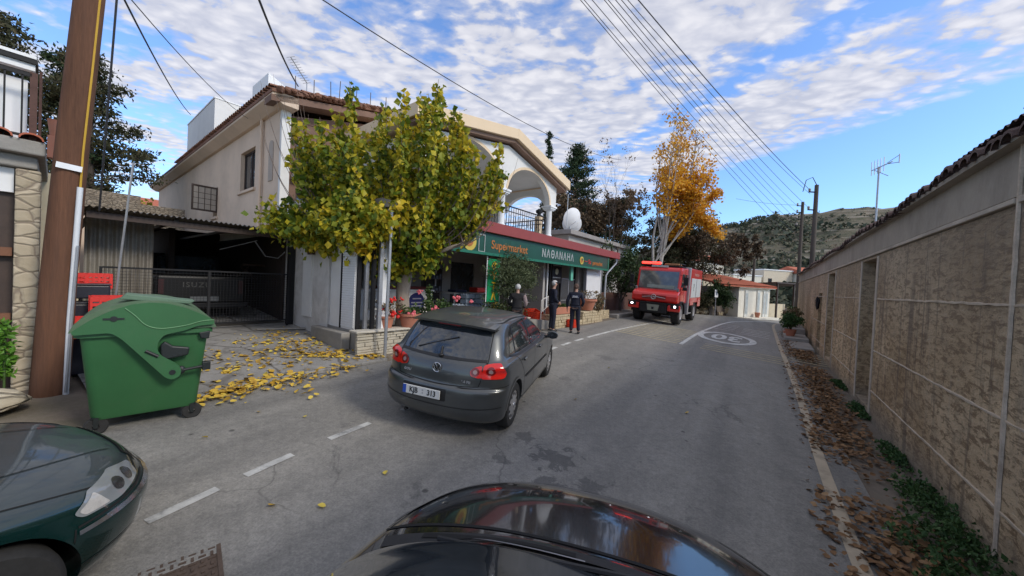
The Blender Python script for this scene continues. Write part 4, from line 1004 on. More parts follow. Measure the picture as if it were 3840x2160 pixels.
for a in ((7.5, 7.53, 3.1, 3.62), (7.75, 7.78, 3.1, 3.62), (7.53, 7.75, 3.59, 3.62), (7.53, 7.75, 3.1, 3.13)): mb.box(a[0], a[1], .104, .118, a[2], a[3])
sg.part('outline_box', mb, m_sil)
vs_ = TS('plant_sign', 'upright green sign with yellow letters ΦΥΤΑ on the terrace edge', 'sign', 8.35, .2, 1.5)
mb = MB(); mb.box(8.06, 8.64, .2, .24, 1.62, 2.95); vs_.part('board', mb, mat('bright_green_board', (.0, .26, .09), .5))
for i, c_ in enumerate('ΦΥΤΑ'):
    t = text_mb(c_, .30, MXZ, .004, .012); t.v = [(a + 8.35, b_ + .195, q + 2.72 - i * .31) for a, b_, q in t.v]; vs_.part('letter', t, mat('sign_yellow', (.75, .45, .02), .5))
mb = MB(); mb.cyl((8.03, .22, tz), (8.03, .22, 3.02), .02, n=8); vs_.part('post', mb, m_whitep)
mb = MB(); mb.cyl((8.67, .22, tz), (8.67, .22, 2.98), .014, n=8); vs_.part('post', mb, m_whitep)
# small yellow notice behind the man
nb = TS('yellow_notice', 'yellow notice board half hidden behind the man in the dark jacket', 'sign', 9.35, .9, 1.3)
mb = MB(); mb.box(9.2, 9.5, .9, .93, 1.3, 2.25); nb.part('board', mb, mat('notice_yellow', (.70, .42, .03), .5))
t = MB(); [t.box(9.24, 9.46, .893, .899, z_, z_ + .05) for z_ in (2.1, 1.95, 1.55, 1.42)]; nb.part('print', t, mat('notice_green', (.05, .16, .05), .6))

# ------------------------------------------------------------------ railings and ramp
rr = TS('ramp_railing', 'pale metal handrail along the shop entrance ramp', 'railing', 11.2, .2, .8)
mb = MB(); mb.tube([(11.08, .2, .82), (11.08, .2, 1.62), (11.2, .22, 1.68), (11.75, .3, 1.78)], .022, 8); mb.tube([(11.1, .2, 1.2), (11.75, .28, 1.45)], .016, 6); mb.cyl((11.62, .26, .8), (11.62, .26, 1.76), .018, n=6); rr.part('rail', mb, mat('cream_metal', (.55, .53, .5), .5))
r2 = TS('terrace_railing', 'grey horizontal pipe railing at the back of the ramp', 'railing', 11, 1.6, .9)
mb = MB()
for z_ in (1.42, 1.75): mb.tube([(10.5, 1.5, z_ + .12), (12.6, 1.5, z_)], .025, 6)
for x in (10.5, 11.5, 12.6): mb.cyl((x, 1.5, .8), (x, 1.5, 1.87 if x < 11 else 1.78), .025, n=6)
r2.part('rail', mb, m_galv)
mb = MB(); mb.box(10.5, 10.9, 1.35, 1.42, 1.5, 2.05); soloS('notice_card', mb, mat('pale_card', (.4, .4, .38), .7), 'grey notice card fixed on the pipe railing', 'notice', 10.7, 1.4, 1.5)

# ------------------------------------------------------------------ stone planters and pots
def stone_block(mb, x0, x1, y0, y1, z0, z1, seed):
    rnd = random.Random(seed); mb.box(x0 + .03, x1 - .03, y0 + .03, y1 - .03, z0, z1 - .02); z_ = z0
    while z_ < z1 - .02:
        hh = rnd.uniform(.08, .14)
        for (ax, fx) in (('x', y0), ('y', x0)):
            a0, a1 = (x0, x1) if ax == 'x' else (y0, y1); p = a0
            while p < a1 - .03:
                L = rnd.uniform(.14, .34); q = min(p + L - .014, a1); o_ = rnd.random() * .03
                if ax == 'x': mb.box(p, q, fx - o_, fx + .04, z_, min(z_ + hh - .012, z1))
                else: mb.box(fx - o_, fx + .04, p, q, z_, min(z_ + hh - .012, z1))
                p += L
        z_ += hh
m_slip = mat('cream_stone_blocks', (0.50, 0.42, 0.28), .9, .25, 2.2, bmp=.45, grime=((0.28, 0.20, 0.12), .6))
for (x0, x1, y0, y1, z1, lb) in ((11.55, 12.95, -.15, .5, 1.10, 'stone planter wall carrying the terracotta trough by the officers'), (13.9, 15.9, -.1, .42, 1.16, 'stone wall under the big pot beside the white roller shutter'), (15.95, 17.5, .25, .8, 1.08, 'stone wall ending below the canopy downpipe')):
    mb = MB(); stone_block(mb, x0, x1, y0, y1, SZ(x0, y0) - .08, z1, int(x0 * 9)); soloS('stone_planter', mb, m_slip, lb, 'stone wall', (x0 + x1) / 2, (y0 + y1) / 2, SZ(x0, y0), bevel=.012)
mb = MB(); stone_block(mb, 13.0, 13.88, -.08, .4, SZ(13, 0) - .08, .80, 77); soloS('stone_step', mb, m_slip, 'low pale stone step between the two planter walls', 'step', 13.5, .1, .6, bevel=.012)
m_terra = mat('terracotta', (0.46, 0.185, 0.115), .85, .12, 3, bmp=.15, grime=((0.34, 0.2, 0.15), .4))
m_soil = mat('potting_soil', (.05, .035, .025), .95, .3, 10)
m_ger = leafmat('geranium_leaf', [(0.1, (0.03, 0.06, 0.02)), (0.6, (0.08, 0.14, 0.04)), (1, (0.16, 0.13, 0.04))], .6, 4, .15)
m_dry = leafmat('dry_plant_leaf', [(0.1, (0.06, 0.05, 0.03)), (0.6, (0.18, 0.13, 0.07)), (1, (0.35, 0.28, 0.14))], .7, 4, .1)
m_red = mat('red_petals', (0.72, 0.025, 0.02), .6, .15, 20); m_pink = mat('pink_petals', (0.80, 0.17, 0.20), .6, .2, 20)
def pot(name, label, s, t, z, r, h, plant, n, pr, ph, flowers=(), seed=1, group=None, rim=True, taper=.72, stems=8):
    th = TS(name, label, 'flower pot', s, t, z, group)
    mb = MB(); mb.lathe([(r * taper, z), (r * .96, z + h * .82), (r * 1.08, z + h * .83), (r * 1.08, z + h), (r * .95, z + h), (r * .92, z + h * .9), (.01, z + h * .9)], (s, t, 0), 28); th.part('pot', mb, m_terra, smooth='auto')
    mb = MB(); mb.lathe([(r * .93, z + h * .905), (.01, z + h * .915)], (s, t, 0), 16); th.part('soil', mb, m_soil)
    rnd = random.Random(seed)
    if n:
        st = MB(); pts = []
        for _ in range(stems):
            a = rnd.random() * 6.28; q = rnd.random(); e = (s + pr * q * math.cos(a), t + pr * q * math.sin(a), z + h + ph * rnd.uniform(.5, 1))
            st.tube([(s + .05 * math.cos(a), t + .05 * math.sin(a), z + h * .9), ((s + e[0]) / 2, (t + e[1]) / 2, z + h + ph * .3), e], .008, 4); tuft(pts, e, pr * .4, n // stems, rnd)
        th.part('stems', st, m_dry); lv = MB(); leaf_cloud(lv, pts, .06, rnd, .9); th.part('foliage', lv, plant)
    for (fm, fx, ft, fz, fr) in flowers:
        fl = MB(); 
        for k in range(9): fl.ell((fx + rnd.gauss(0, fr * .5), ft + rnd.gauss(0, fr * .5), fz + rnd.gauss(0, fr * .4)), (fr * .5,) * 3, 6, 4, .15, k)
        th.part('flower', fl, fm)
    return th
pot('flower_pot', 'terracotta pot with red geraniums standing left behind the grey pole', 4.66, .22, tz + .047, .2, .27, m_dry, 260, .28, .32, [(m_red, 4.75, .1, 1.72, .065), (m_red, 4.78, .05, 1.42, .09), (m_red, 5.0, .1, 1.75, .04), (m_red, 4.98, .1, 1.45, .04), (m_red, 4.5, .1, 1.52, .03)], 3)
pot('flower_pot', 'larger terracotta pot of pink geraniums in front of the tree trunk', 5.2, .05, tz + .047, .245, .31, m_ger, 160, .22, .12, [(m_pink, 5.15, -.12, 1.43, .07)], 4)
pot('plant_pot', 'large terracotta pot with small plants by the white roller shutter', 14.7, .15, 1.17, .42, .50, m_dry, 100, .3, .35, (), 5, taper=.62)
pot('plant_pot', 'small terracotta pot tucked behind the bare shrub beside the downpipe', 16.9, .5, 1.09, .18, .25, m_ger, 60, .15, .2, (), 6)
tr = TS('terracotta_trough', 'rectangular terracotta trough with low green plants on the stone planter', 'trough', 12.2, .1, 1.1)
mb = MB(); mb.box(11.6, 12.9, -.1, .35, 1.105, 1.38); tr.part('trough', mb, m_terra, bevel=.02)
rnd = random.Random(8); pts = []; [tuft(pts, (rnd.uniform(11.7, 12.8), rnd.uniform(-.05, .3), 1.43), .07, 20, rnd, .7) for _ in range(40)]
lv = MB(); leaf_cloud(lv, pts, .05, rnd); tr.part('foliage', lv, m_ger)
# geranium bushes along the terrace edge, right of the trunk
def bush(name, label, s, t, z, rx, ry, rz, n, m, seed, size=.06, flowers=(), cat='bush', stems=10, group=None, lean=0):
    th = TS(name, label, cat, s, t, z, group); rnd = random.Random(seed); st = MB(); pts = []
    for k in range(stems):
        a = rnd.random() * 6.28; q = math.sqrt(rnd.random()) * .85; e = Vector((s + rx * q * math.cos(a), t + ry * q * math.sin(a), z + rz * rnd.uniform(.7, 1.9)))
        st.tube([(s, t, z), (s + (e.x - s) * .4, t + (e.y - t) * .4, z + (e.z - z) * .6), tuple(e)], [.015, .01, .005], 5)
    th.part('stems', st, m_darkw)
    for _ in range(n // 14):
        u = Vector((rnd.gauss(0, 1), rnd.gauss(0, 1), rnd.gauss(0, 1))).normalized() * rnd.random() ** .45
        tuft(pts, (s + u.x * rx, t + u.y * ry, z + rz + u.z * rz), .07 * (rx + .5), 14, rnd)
    lv = MB(); leaf_cloud(lv, pts, size, rnd, .85); th.part('foliage', lv, m)
    for (fm, fx, ft, fz, fr) in flowers:
        fl = MB()
        for k in range(9): fl.ell((fx + rnd.gauss(0, fr * .5), ft + rnd.gauss(0, fr * .5), fz + rnd.gauss(0, fr * .4)), (fr * .5,) * 3, 6, 4, .15, k)
        th.part('flower', fl, fm)
    return th
bush('geranium_bush', 'geranium bush with pink flowers spreading right of the tree trunk', 6.1, .1, 1.0, .75, .35, .36, 1500, m_ger, 7, .065, [(m_pink, 5.75, -.2, 1.52, .07), (m_pink, 6.45, -.2, 1.78, .08), (m_pink, 7.0, -.2, 1.68, .06), (m_pink, 5.5, .1, 1.93, .05)])
bush('young_plant', 'upright young plant in front of the blue round logo', 5.95, .3, 1.5, .12, .12, .3, 220, m_ger, 9, .07, stems=4)
bush('low_shrub', 'low dark green shrub on the terrace edge under the upright green sign', 8.6, .0, 1.0, 1.2, .4, .34, 2000, leafmat('dark_shrub_leaf', [(.1, (.02, .04, .012)), (.6, (.06, .09, .03)), (1, (.14, .13, .05))], .6, 3, .1), 10, .06)
bush('dry_shrub', 'straggly dry shrub with pale blooms left of the canopy downpipe', 16.3, .35, 1.1, .55, .3, .5, 420, m_dry, 12, .07, stems=16)
bush('dry_shrub', 'small dry plant trailing over the end of the stone wall', 15.6, -.05, 1.05, .45, .2, .2, 300, m_dry, 13, .07, stems=10)

# orange crates beside the ramp
m_orc = mat('orange_red_plastic', (0.72, 0.055, 0.02), .45, .08, 4)
def crate(name, label, loc, rot, size, m, group=None, tilt=0):
    w_, d_, h_ = size; th = Thing(name, label, 'crate', loc, (tilt, 0, rot), group); mb = MB(); e = .02
    mb.box(-w_ / 2, w_ / 2, -d_ / 2, d_ / 2, 0, e); th.part('base', mb, m)
    for sgn in (-1, 1):
        mb = MB()
        for k in range(4):
            z0 = e + .001 + k * (h_ - e) / 4; z1 = z0 + (h_ - e) / 4 * .62 if k < 3 else h_
            mb.box(-w_ / 2, w_ / 2, sgn * d_ / 2 - .012, sgn * d_ / 2 + .012, z0, z1)
        for k in range(6):
            x = -w_ / 2 + .01 + k * (w_ - .02) / 5; mb.box(x - .012, x + .012, sgn * d_ / 2 - .016, sgn * d_ / 2 + .016, e, h_)
        th.part('side', mb, m)
        mb = MB()
        for k in range(4):
            z0 = e + .001 + k * (h_ - e) / 4; z1 = z0 + (h_ - e) / 4 * .62 if k < 3 else h_
            mb.box(sgn * w_ / 2 - .011, sgn * w_ / 2 + .011, -d_ / 2 + .013, d_ / 2 - .013, z0, z1)
        for k in range(4):
            y = -d_ / 2 + .03 + k * (d_ - .06) / 3; mb.box(sgn * w_ / 2 - .015, sgn * w_ / 2 + .015, y - .012, y + .012, e, h_)
        th.part('side', mb, m)
    return th
crate('plastic_crate', 'orange-red plastic crate lying tipped left of the ramp handrail', W(10.95, .55, .99), R(30), (.55, .38, .28), m_orc, tilt=R(14))
crate('plastic_crate', 'orange-red plastic crate standing just right behind the ramp handrail', W(11.55, .75, .86), R(60), (.55, .38, .3), m_orc)
crate('plastic_crate', 'red plastic crate on the ground between the two officers', W(12.55, -.35, SZ(12.55, -.35)), R(52), (.4, .3, .3), m_orc)
# timber plank lying by the wall foot
mb = MB(); mb.box(-.5, .5, -.06, .06, 0, .03); solo('loose_plank', mb, m_conc, 'loose grey plank lying on the yard beside the pilaster', 'plank', W(3.5, 2.9, SZ(3.5, 2.9) + .04), R(30))
# ------------------------------------------------------------------ long concrete-framed building on the right (wall frame: x along, y = toward street)
m_band = mat('band_render', (0.50, 0.42, 0.33), .93, .3, 5, bmp=.4, grime=((0.24, 0.18, 0.13), .6))
mw, nt, b = nmat('weathered_render')
v = coords(nt)
st = nt.nodes.new('ShaderNodeMapping'); st.inputs['Scale'].default_value = (0.5, 1, 1.5); nt.links.new(v, st.inputs[0])
sv_ = nt.nodes.new('ShaderNodeMapping'); sv_.inputs['Scale'].default_value = (1.6, 1, 0.10); nt.links.new(v, sv_.inputs[0])
n1 = noise(nt, v, 0.55, 3, 0.5, 0.2); n2 = noise(nt, st.outputs[0], 9, 8, 0.8, 0.5); n3 = noise(nt, sv_.outputs[0], 2.6, 6, 0.7, 0.35); n8 = noise(nt, v, 2.2, 8, 0.75, 0.6); n4 = noise(nt, v, 30, 4, 0.75)
sx = nt.nodes.new('ShaderNodeSeparateXYZ'); nt.links.new(v, sx.inputs[0])
c = ramp(nt, n1, [(0.38, (0.52, 0.36, 0.20)), (0.62, (0.82, 0.62, 0.39))])
c = mixc(nt, ramp(nt, n2, [(0.50, 0.0), (0.55, 0.8)]), c, (0.25, 0.155, 0.08))
c = mixc(nt, ramp(nt, n2, [(0.32, 0.6), (0.42, 0)]), c, (0.80, 0.70, 0.54))
c = mixc(nt, ramp(nt, n3, [(0.54, 0.0), (0.62, 0.7)]), c, (0.19, 0.135, 0.095))
c = mixc(nt, ramp(nt, n3, [(0.33, 0.35), (0.41, 0)]), c, (0.50, 0.43, 0.34))
c = mixc(nt, ramp(nt, n8, [(0.52, 0.0), (0.66, 0.55)]), c, (0.23, 0.17, 0.115))
c = mixc(nt, ramp(nt, n8, [(0.28, 0.6), (0.42, 0)]), c, (0.60, 0.47, 0.29))
c = mixc(nt, ramp(nt, n4, [(0.60, 0.0), (0.70, 0.4)]), c, (0.22, 0.15, 0.10))
up = ramp(nt, math_n(nt, 'MULTIPLY', sx.outputs[2], 0.3), [(0.45, 0), (0.9, 0.45)])
c = mixc(nt, up, c, (0.36, 0.31, 0.25))
low = ramp(nt, math_n(nt, 'ADD', sx.outputs[2], math_n(nt, 'MULTIPLY', n1, 0.6)), [(0.25, 0.8), (0.7, 0)])
c = mixc(nt, low, c, (0.26, 0.24, 0.21))
nt.links.new(c, b.inputs['Base Color']); b.inputs['Roughness'].default_value = 0.95
bump(nt, b, math_n(nt, 'ADD', n2, math_n(nt, 'MULTIPLY', n4, 0.5)), 1.0, 0.06)
m_frame = mat('frame_concrete', (0.48, 0.41, 0.33), .93, .22, 1.2, bmp=.4, grime=((0.15, 0.12, 0.10), .6))
m_upper = mat('upper_concrete', (0.36, 0.31, 0.25), .93, .22, 1.0, bmp=.5, fine=20, grime=((0.10, 0.09, 0.08), .6), stretch=(1, 1, .5))
rb_ = Thing('long_grey_building', 'long low weathered building with concrete frame lines running along the right side of the road', 'building', WP(0, 0, 0), WROT); rb_.k = True
mb = MB()
holes = [(-.02, 1.28, .12, 3.08), (5.2, 6.7, .2, 3.05), (8.3, 9.4, .2, 2.4)]
t_ = MB(); cut_poly_wall(t_, -4.82, 21.8, -.35, 3.13, holes, 0, .35)
rb_.part('wall', t_, mw)
mb = MB(); mb.box(-8.9, -4.881, -.004, .35, -.6, 3.13); rb_.part('wall', mb, mw)
mb = MB(); mb.box(-8.9, -4.881, .0, .35, 3.21, 3.68); mb.box(-4.82, 21.8, .0, .35, 3.21, 3.70); rb_.part('upper_band', mb, m_upper)
mb = MB(); mb.box(-4.82, 21.8, -.035, .34, 3.14, 3.19); rb_.part('ledge', mb, m_frame, bevel=.01)
mb = MB(); mb.box(-8.9, -4.881, -.03, .34, 3.135, 3.195); rb_.part('ledge', mb, m_frame, bevel=.01)
mb = MB(); rnd = random.Random(13); vs = []
for i in range(46):
    z_ = -.5 + 4.16 * i / 45; w_ = .024 + rnd.uniform(-.006, .008); dx = rnd.uniform(-.005, .005)
    vs += [(-4.85 + dx - w_, -.005, z_), (-4.85 + dx - w_ * .6, -.021, z_), (-4.85 + dx + w_ * .6, -.021, z_), (-4.85 + dx + w_, .0, z_)]
mb.add(vs, [(4 * i + k, 4 * i + 1 + k, 4 * i + 5 + k, 4 * i + 4 + k) for i in range(45) for k in range(3)]); mb.box(-4.881, -4.82, .0, .34, -.5, 3.66)
rb_.part('corner_band', mb, m_band)
rnd = random.Random(3)
m_band0 = mat('band_render_b', (0.50, 0.41, 0.31), .93, .25, 4, bmp=.3, grime=((0.22, 0.16, 0.11), .6))
def mortar_(x0, x1, z):            # continuous raised pointing with a ragged edge
    mb = MB(); n = max(4, int((x1 - x0) / .11)); vs = []
    for i in range(n + 1):
        x = x0 + (x1 - x0) * i / n; w_ = .013 + rnd.uniform(-.005, .007); dz = rnd.uniform(-.005, .005)
        vs += [(x, -.0005, z + dz - w_), (x, -.011, z + dz - w_ * .6), (x, -.011, z + dz + w_ * .6), (x, -.0005, z + dz + w_)]
    mb.add(vs, [(4 * i + k, 4 * i + 4 + k, 4 * i + 5 + k, 4 * i + 1 + k) for i in range(n) for k in range(3)]); return mb
for z_ in (2.27, 1.28, .50, -.10):
    for (xa, xb) in ((-4.8, -.02), (1.28, 5.2), (6.7, 12), (-8.9, -4.87)):
        if z_ < 0 and xa != -4.8: continue
        rb_.part('mortar_band', mortar_(xa, xb, z_), m_band0)
for (xa, xb, zt_) in ((1.28, 1.42, 3.1), (-.16, -.02, 3.1), (6.7, 6.86, 3.1), (5.05, 5.2, 3.1)):
    rb_.part('opening_jamb', MB().box(xa, xb, -.012, -.0006, .05, zt_), m_frame)
# door reveals, doors
m_door = mat('grey_painted_door', (0.20, 0.195, 0.185), .8, .15, 2, grime=((0.10, 0.09, 0.08), .5))
for i, (a, b_, c_, d_) in enumerate(holes):
    mb = MB(); mb.box(a, b_, .30, .345, c_, d_); dr = rb_.part('door', mb, m_door if i < 2 else m_darkw, label=('grey door deep in the nearest opening' if i == 0 else None))
    mb = MB()
    for p in ((a, a + .08, c_, d_), (b_ - .08, b_, c_, d_)): mb.box(p[0] + .002, p[1] - .002, .22, .299, p[2], p[3])
    mb.box(a + .081, b_ - .081, .22, .299, d_ - .08, d_); rb_.part('door_frame', mb, m_frame)
mb = MB(); mb.prism([(.05, .35), (.33, .3), (.36, .8), (.26, 1.35), (.08, 1.5), (-.02, 1.0)], .06, .1, 'y'); rb_.part('rusty_panel', mb, m_rust, label='rusty iron sheet leaning in the nearest doorway')
mb = MB(); mb.ell((8.8, -.08, 2.0), (.08, .07, .22), 10, 8, .3); rb_.part('dark_wall_object', mb, m_black)  # small dark irregular object on the wall, no lamp
# roof edge: eave slab and tiles
mb = MB(); mb.prism([(-.10, 3.64), (-.10, 3.69), (3.2, 4.62), (3.2, 4.5), (.3, 3.64)], -8.9, 21.9, 'x'); roof2 = rb_.part('roof', mb, m_upper)
tl = MB(); rnd = random.Random(5); x = -8.8
while x < 21.8:
    droop = .03 * math.sin(x * 1.3) + rnd.uniform(-.015, .015)
    for j in range(9):
        y0 = -.14 + j * .36 + rnd.uniform(-.03, .03); y1 = y0 + .42; z0 = 3.64 + (y0 + .14) * .27 + droop; vs = []
        for yy, rr, dz in ((y0, .105, .02), (y1, .085, .13)):
            for k in range(6):
                an = math.pi * k / 5; vs.append((x + rr * math.cos(an), yy, z0 + dz + rr * .8 * math.sin(an)))
                vs.append((x + (rr - .016) * math.cos(an), yy, z0 + dz - .016 + (rr - .016) * .8 * math.sin(an)))
        tl.add(vs, [(2 * k, 2 * k + 2, 2 * k + 14, 2 * k + 12) for k in range(5)] + [(2 * k, 2 * k + 1, 2 * k + 3, 2 * k + 2) for k in range(5)] + [(0, 12, 13, 1), (10, 11, 23, 22)])
    x += .2 + rnd.uniform(-.015, .015)
rb_.part('roof_tiles', tl, mat('dark_old_tile', (0.105, 0.065, 0.055), .9, .45, 3, bmp=.4, grime=((0.17, 0.15, 0.13), .5)), parent=roof2)
mb = MB(); tb_ = MB(); corr(tb_, -5.2, -3.5, -.05, 3.86, .5, 4.05, .12, .018); mb.merge(tb_); corr(mb, -7.6, -4.95, -.06, 3.92, 1.5, 4.3, .12, .02)
rb_.part('loose_sheet', mb, mat('dark_rust_sheet', (0.07, 0.05, 0.05), .8, .4, 3), label='loose rusty corrugated sheet lifted over the tiles')
mb = MB(); mb.box(-8.9, 21.8, 3.3, 3.6, -.5, 4.8); mb.box(21.5, 21.8, .36, 3.29, -.3, 4.2); rb_.part('rear_wall', mb, m_grey)
# antenna
an = Thing('wall_antenna', 'pale television antenna on a mast over the roof of the long grey building', 'antenna', WP(9.3, 1.5, 4.0), WROT, None, (9.3, 1.5, 4.0)); an.k = True
mb = MB(); mb.cyl((9.3, 1.5, 4.2), (9.3, 1.5, 7.3), .03, n=6); an.part('mast', mb, m_galv)
mb = MB(); mb.cyl((9.6, 1.35, 7.25), (8.75, 1.75, 7.3), .018, n=5)
for i in range(5): q = i / 5; mb.cyl((9.6 - .7 * q, 1.35 + .3 * q, 7.05), (9.6 - .7 * q + .06, 1.35 + .3 * q, 7.6), .013, n=4)
mb.cyl((8.95, 1.65, 7.32), (8.5, 1.87, 7.44), .012, n=4); mb.cyl((8.95, 1.65, 7.28), (8.5, 1.87, 7.18), .012, n=4); mb.cyl((8.5, 1.87, 7.15), (8.5, 1.87, 7.47), .018, n=4)
mb.cyl((9.4, 1.4, 7.2), (9.0, 1.7, 6.85), .012, n=4); an.part('elements', mb, m_galv)
# concrete steps and pots along the far part of the wall
cs = Thing('concrete_slab', 'low concrete slab steps at the wall foot beneath the green potted shrub', 'step', WP(9.5, -.5, 0.05), WROT, None, (9.5, .5, 0.05))
mb2 = MB(); mb2.box(8.2, 10.6, .12, .85, -.1, .2); mb2.box(10.7, 13, .12, 1.0, -.1, .34); mb2.box(13.1, 17, .1, .95, -.1, .6); cs.part('slabs', mb2, m_conc, bevel=.02)
def bushW(name, label, x, y, z, r, rz, n, m, seed, cat='potted shrub', potr=.22):
    th = Thing(name, label, cat, WP(x, y, z), WROT, None, (x, -y, z)); rnd = random.Random(seed); y = -y
    mb = MB(); mb.lathe([(potr * .7, z), (potr, z + .28), (potr * 1.08, z + .3), (potr * .9, z + .31), (.01, z + .27)], (x, y, 0), 16); th.part('pot', mb, m_terra, smooth='auto')
    st = MB(); pts = []
    for k in range(7):
        a = rnd.random() * 6.28; st.tube([(x, y, z + .25), (x + r * .6 * math.cos(a), y + r * .6 * math.sin(a), z + .3 + rz * 1.4)], .01, 4)
    th.part('stems', st, m_darkw)
    for _ in range(n // 12):
        u = Vector((rnd.gauss(0, 1), rnd.gauss(0, 1), rnd.gauss(0, 1))).normalized() * rnd.random() ** .4
        tuft(pts, (x + u.x * r, y + u.y * r, z + .35 + rz + u.z * rz), .1, 12, rnd)
    lv = MB(); leaf_cloud(lv, pts, .08, rnd); th.part('foliage', lv, m); return th
bushW('potted_shrub', 'round green potted shrub on the slab beside the near electricity pole', 11.6, -.75, .35, .42, .36, 1500, m_weed, 3)
bushW('potted_shrub', 'dry brown potted plant further along the slab behind the round shrub', 14.2, -.6, .6, .4, .34, 600, m_dry, 5)
bushW('potted_shrub', 'darkest potted plant at the far end of the slab', 15.8, -.5, .6, .35, .34, 600, m_ger, 6)
sg_ = soloW('street_tub', MB().lathe([(.1, .2), (.13, .45)], (13.0, .85, 0), 12), m_terra, 'small clay tub standing on the slab edge', 'tub', 13.0, -.85, .3)

# ------------------------------------------------------------------ poles and wires
m_pole = mat('tarred_pole', (0.085, 0.07, 0.058), .9, .25, 3, stretch=(1, 1, .1), bmp=.3)
m_wood = mat('brown_pole_wood', (0.125, 0.056, 0.030), .92, .45, 2.4, stretch=(3, 3, .25), bmp=.5, fine=16, grime=((0.09, 0.045, 0.03), .7))
m_wire = mat('black_cable', (0.035, 0.035, 0.04), .6, .1, 2, bmp=0)
m_ins = mat('porcelain', (.35, .33, .31), .4, .1)
def epole(name, label, base, top, n_ins, zs_, group=None):
    th = Thing(name, label, 'electricity pole', base); b0 = Vector(base); tv = Vector(top) - b0
    mb = MB(); mb.tube([(0, 0, 0), tuple(tv * .5), tuple(tv)], [.14, .12, .095], 12); th.part('pole', mb, m_pole, smooth='auto')
    for z_ in zs_:
        q = z_ / tv.z; c_ = tv * q
        mb = MB(); mb.box(c_.x - .42, c_.x - .08, c_.y - .03, c_.y + .03, c_.z - .03, c_.z + .03); br = th.part('bracket', mb, m_black)
        mb = MB(); mb.lathe([(.03, c_.z + .031), (.07, c_.z + .06), (.05, c_.z + .1), (.07, c_.z + .14), (.03, c_.z + .2)], (c_.x - .38, c_.y, 0), 10); th.part('insulator', mb, m_ins, parent=br, smooth='auto')
    return th
pA = Vector((16.35, 19.6, .15)); tA = Vector((16.68, 20.0, 8.45))
pB = Vector((21.1, 26.4, .3)); tB = Vector((21.55, 27, 9.3))
ea = epole('electricity_pole', 'near dark electricity pole rising behind the slab with a curved cable at its top', pA, tA, 2, (7.9, 6.9))
mb = MB(); c_ = tA - pA; mb.tube([(c_.x, c_.y, c_.z), (c_.x - .25, c_.y, c_.z + .42), (c_.x - .6, c_.y, c_.z + .25), (c_.x - .75, c_.y, c_.z - .4)], .02, 6); ea.part('cable_loop', mb, m_wire)
mb = MB(); mb.tube([(.17, -.05, 0), (.35, -.05, 3.9)], .04, 8); ea.part('cable_duct', mb, m_galv)
epole('electricity_pole', 'far electricity pole with four stacked insulators beyond the long grey building', pB, tB, 4, (8.7, 8.2, 7.7, 7.2))
epole('electricity_pole', 'small dark wooden pole at the corner of the far cream house', (21.8, 32.5, .3), (21.95, 32.6, 5.4), 0, ())
def hang(a, b_, sag, n=16): return [tuple(Vector(a).lerp(Vector(b_), i / n) - Vector((0, 0, sag * 4 * (i / n) * (1 - i / n)))) for i in range(n + 1)]
def pix(x, y, Y):
    d = Fv * 1340 + R2v * (x - 1920) - U2v * (y - 1080); return Vector((0, 0, 2.27)) + d * (Y / d.y)
def cable(label, pts, r=.012, group='overhead cables from the electricity poles'):
    mb = MB(); base = pts[0]; mb.tube([tuple(Vector(p) - Vector(base)) for p in pts], r, 5, False)
    return solo('overhead_cable', mb, m_wire, label, 'cable', base, group=group)
offA = (tA + Vector((-.35, 0, -.3)), tA + Vector((-.35, 0, -1.3))); inB = [tB + Vector((-.36, 0, dz)) for dz in (-.35, -.85, -1.35, -1.85)]
spec = [(offA[0], 2385, .45), (offA[0] + Vector((0, 0, -.2)), 2345, .5), (offA[1], 2322, .5), (inB[0], 2300, .6), (inB[1], 2272, .6), (inB[2], 2258, .65), (inB[3], 2212, .65), (inB[3] + Vector((0, 0, -.6)), 2182, .7), (inB[3] + Vector((.3, 0, -1.4)), 2168, .7)]
rnd = random.Random(2)
for i, (a, x, sag) in enumerate(spec):
    Y = 8.0; m_ = pix(x, -10, Y) + Vector((0, 0, sag * 1.4 * 4 * (1 / 1.9) * (1 - 1 / 1.9))); e = a + (m_ - a) * 1.9
    lab = ['thick cable leaving the looped top of the near electricity pole', 'overhead cable strung beside the thick cable from the near pole', 'overhead cable from the lower bracket of the near pole'][i] if i < 3 else 'overhead cable strung in the bundle from the far electricity pole'
    cable(lab, hang(a, e, sag * 1.4, 28), .013 if i == 0 else .0085, 'overhead cables from the far electricity pole' if i >= 3 else None)
cable('thin cable crossing the blue sky level to the far electricity pole', hang(inB[0] + Vector((0, 0, .1)), pix(2760, 745, 26), .1), .01, None)
cable('long thin cable crossing the sky from upper left to the trees', hang(pix(1180, -20, 7), pix(2330, 600, 26), .6, 24), .012, None)
cable('thick cable dropping steeply to the front corner of the house roof', hang(pix(968, -10, 5.5), W(4.3, 4.6, 7.7), .1), .018, None)
cable('thin cable dropping to the white roof room', hang(pix(462, -10, 4.5), pix(715, 430, 14), .15), .012, None)
cable('faint thin cable passing over the beige house roof', hang(pix(485, -10, 4.5), pix(980, 470, 14), .25), .007, None)
cable('guy wire running down behind the big wooden pole', hang(pix(438, -10, 5.2), pix(372, 790, 5.9), .02), .014, None)

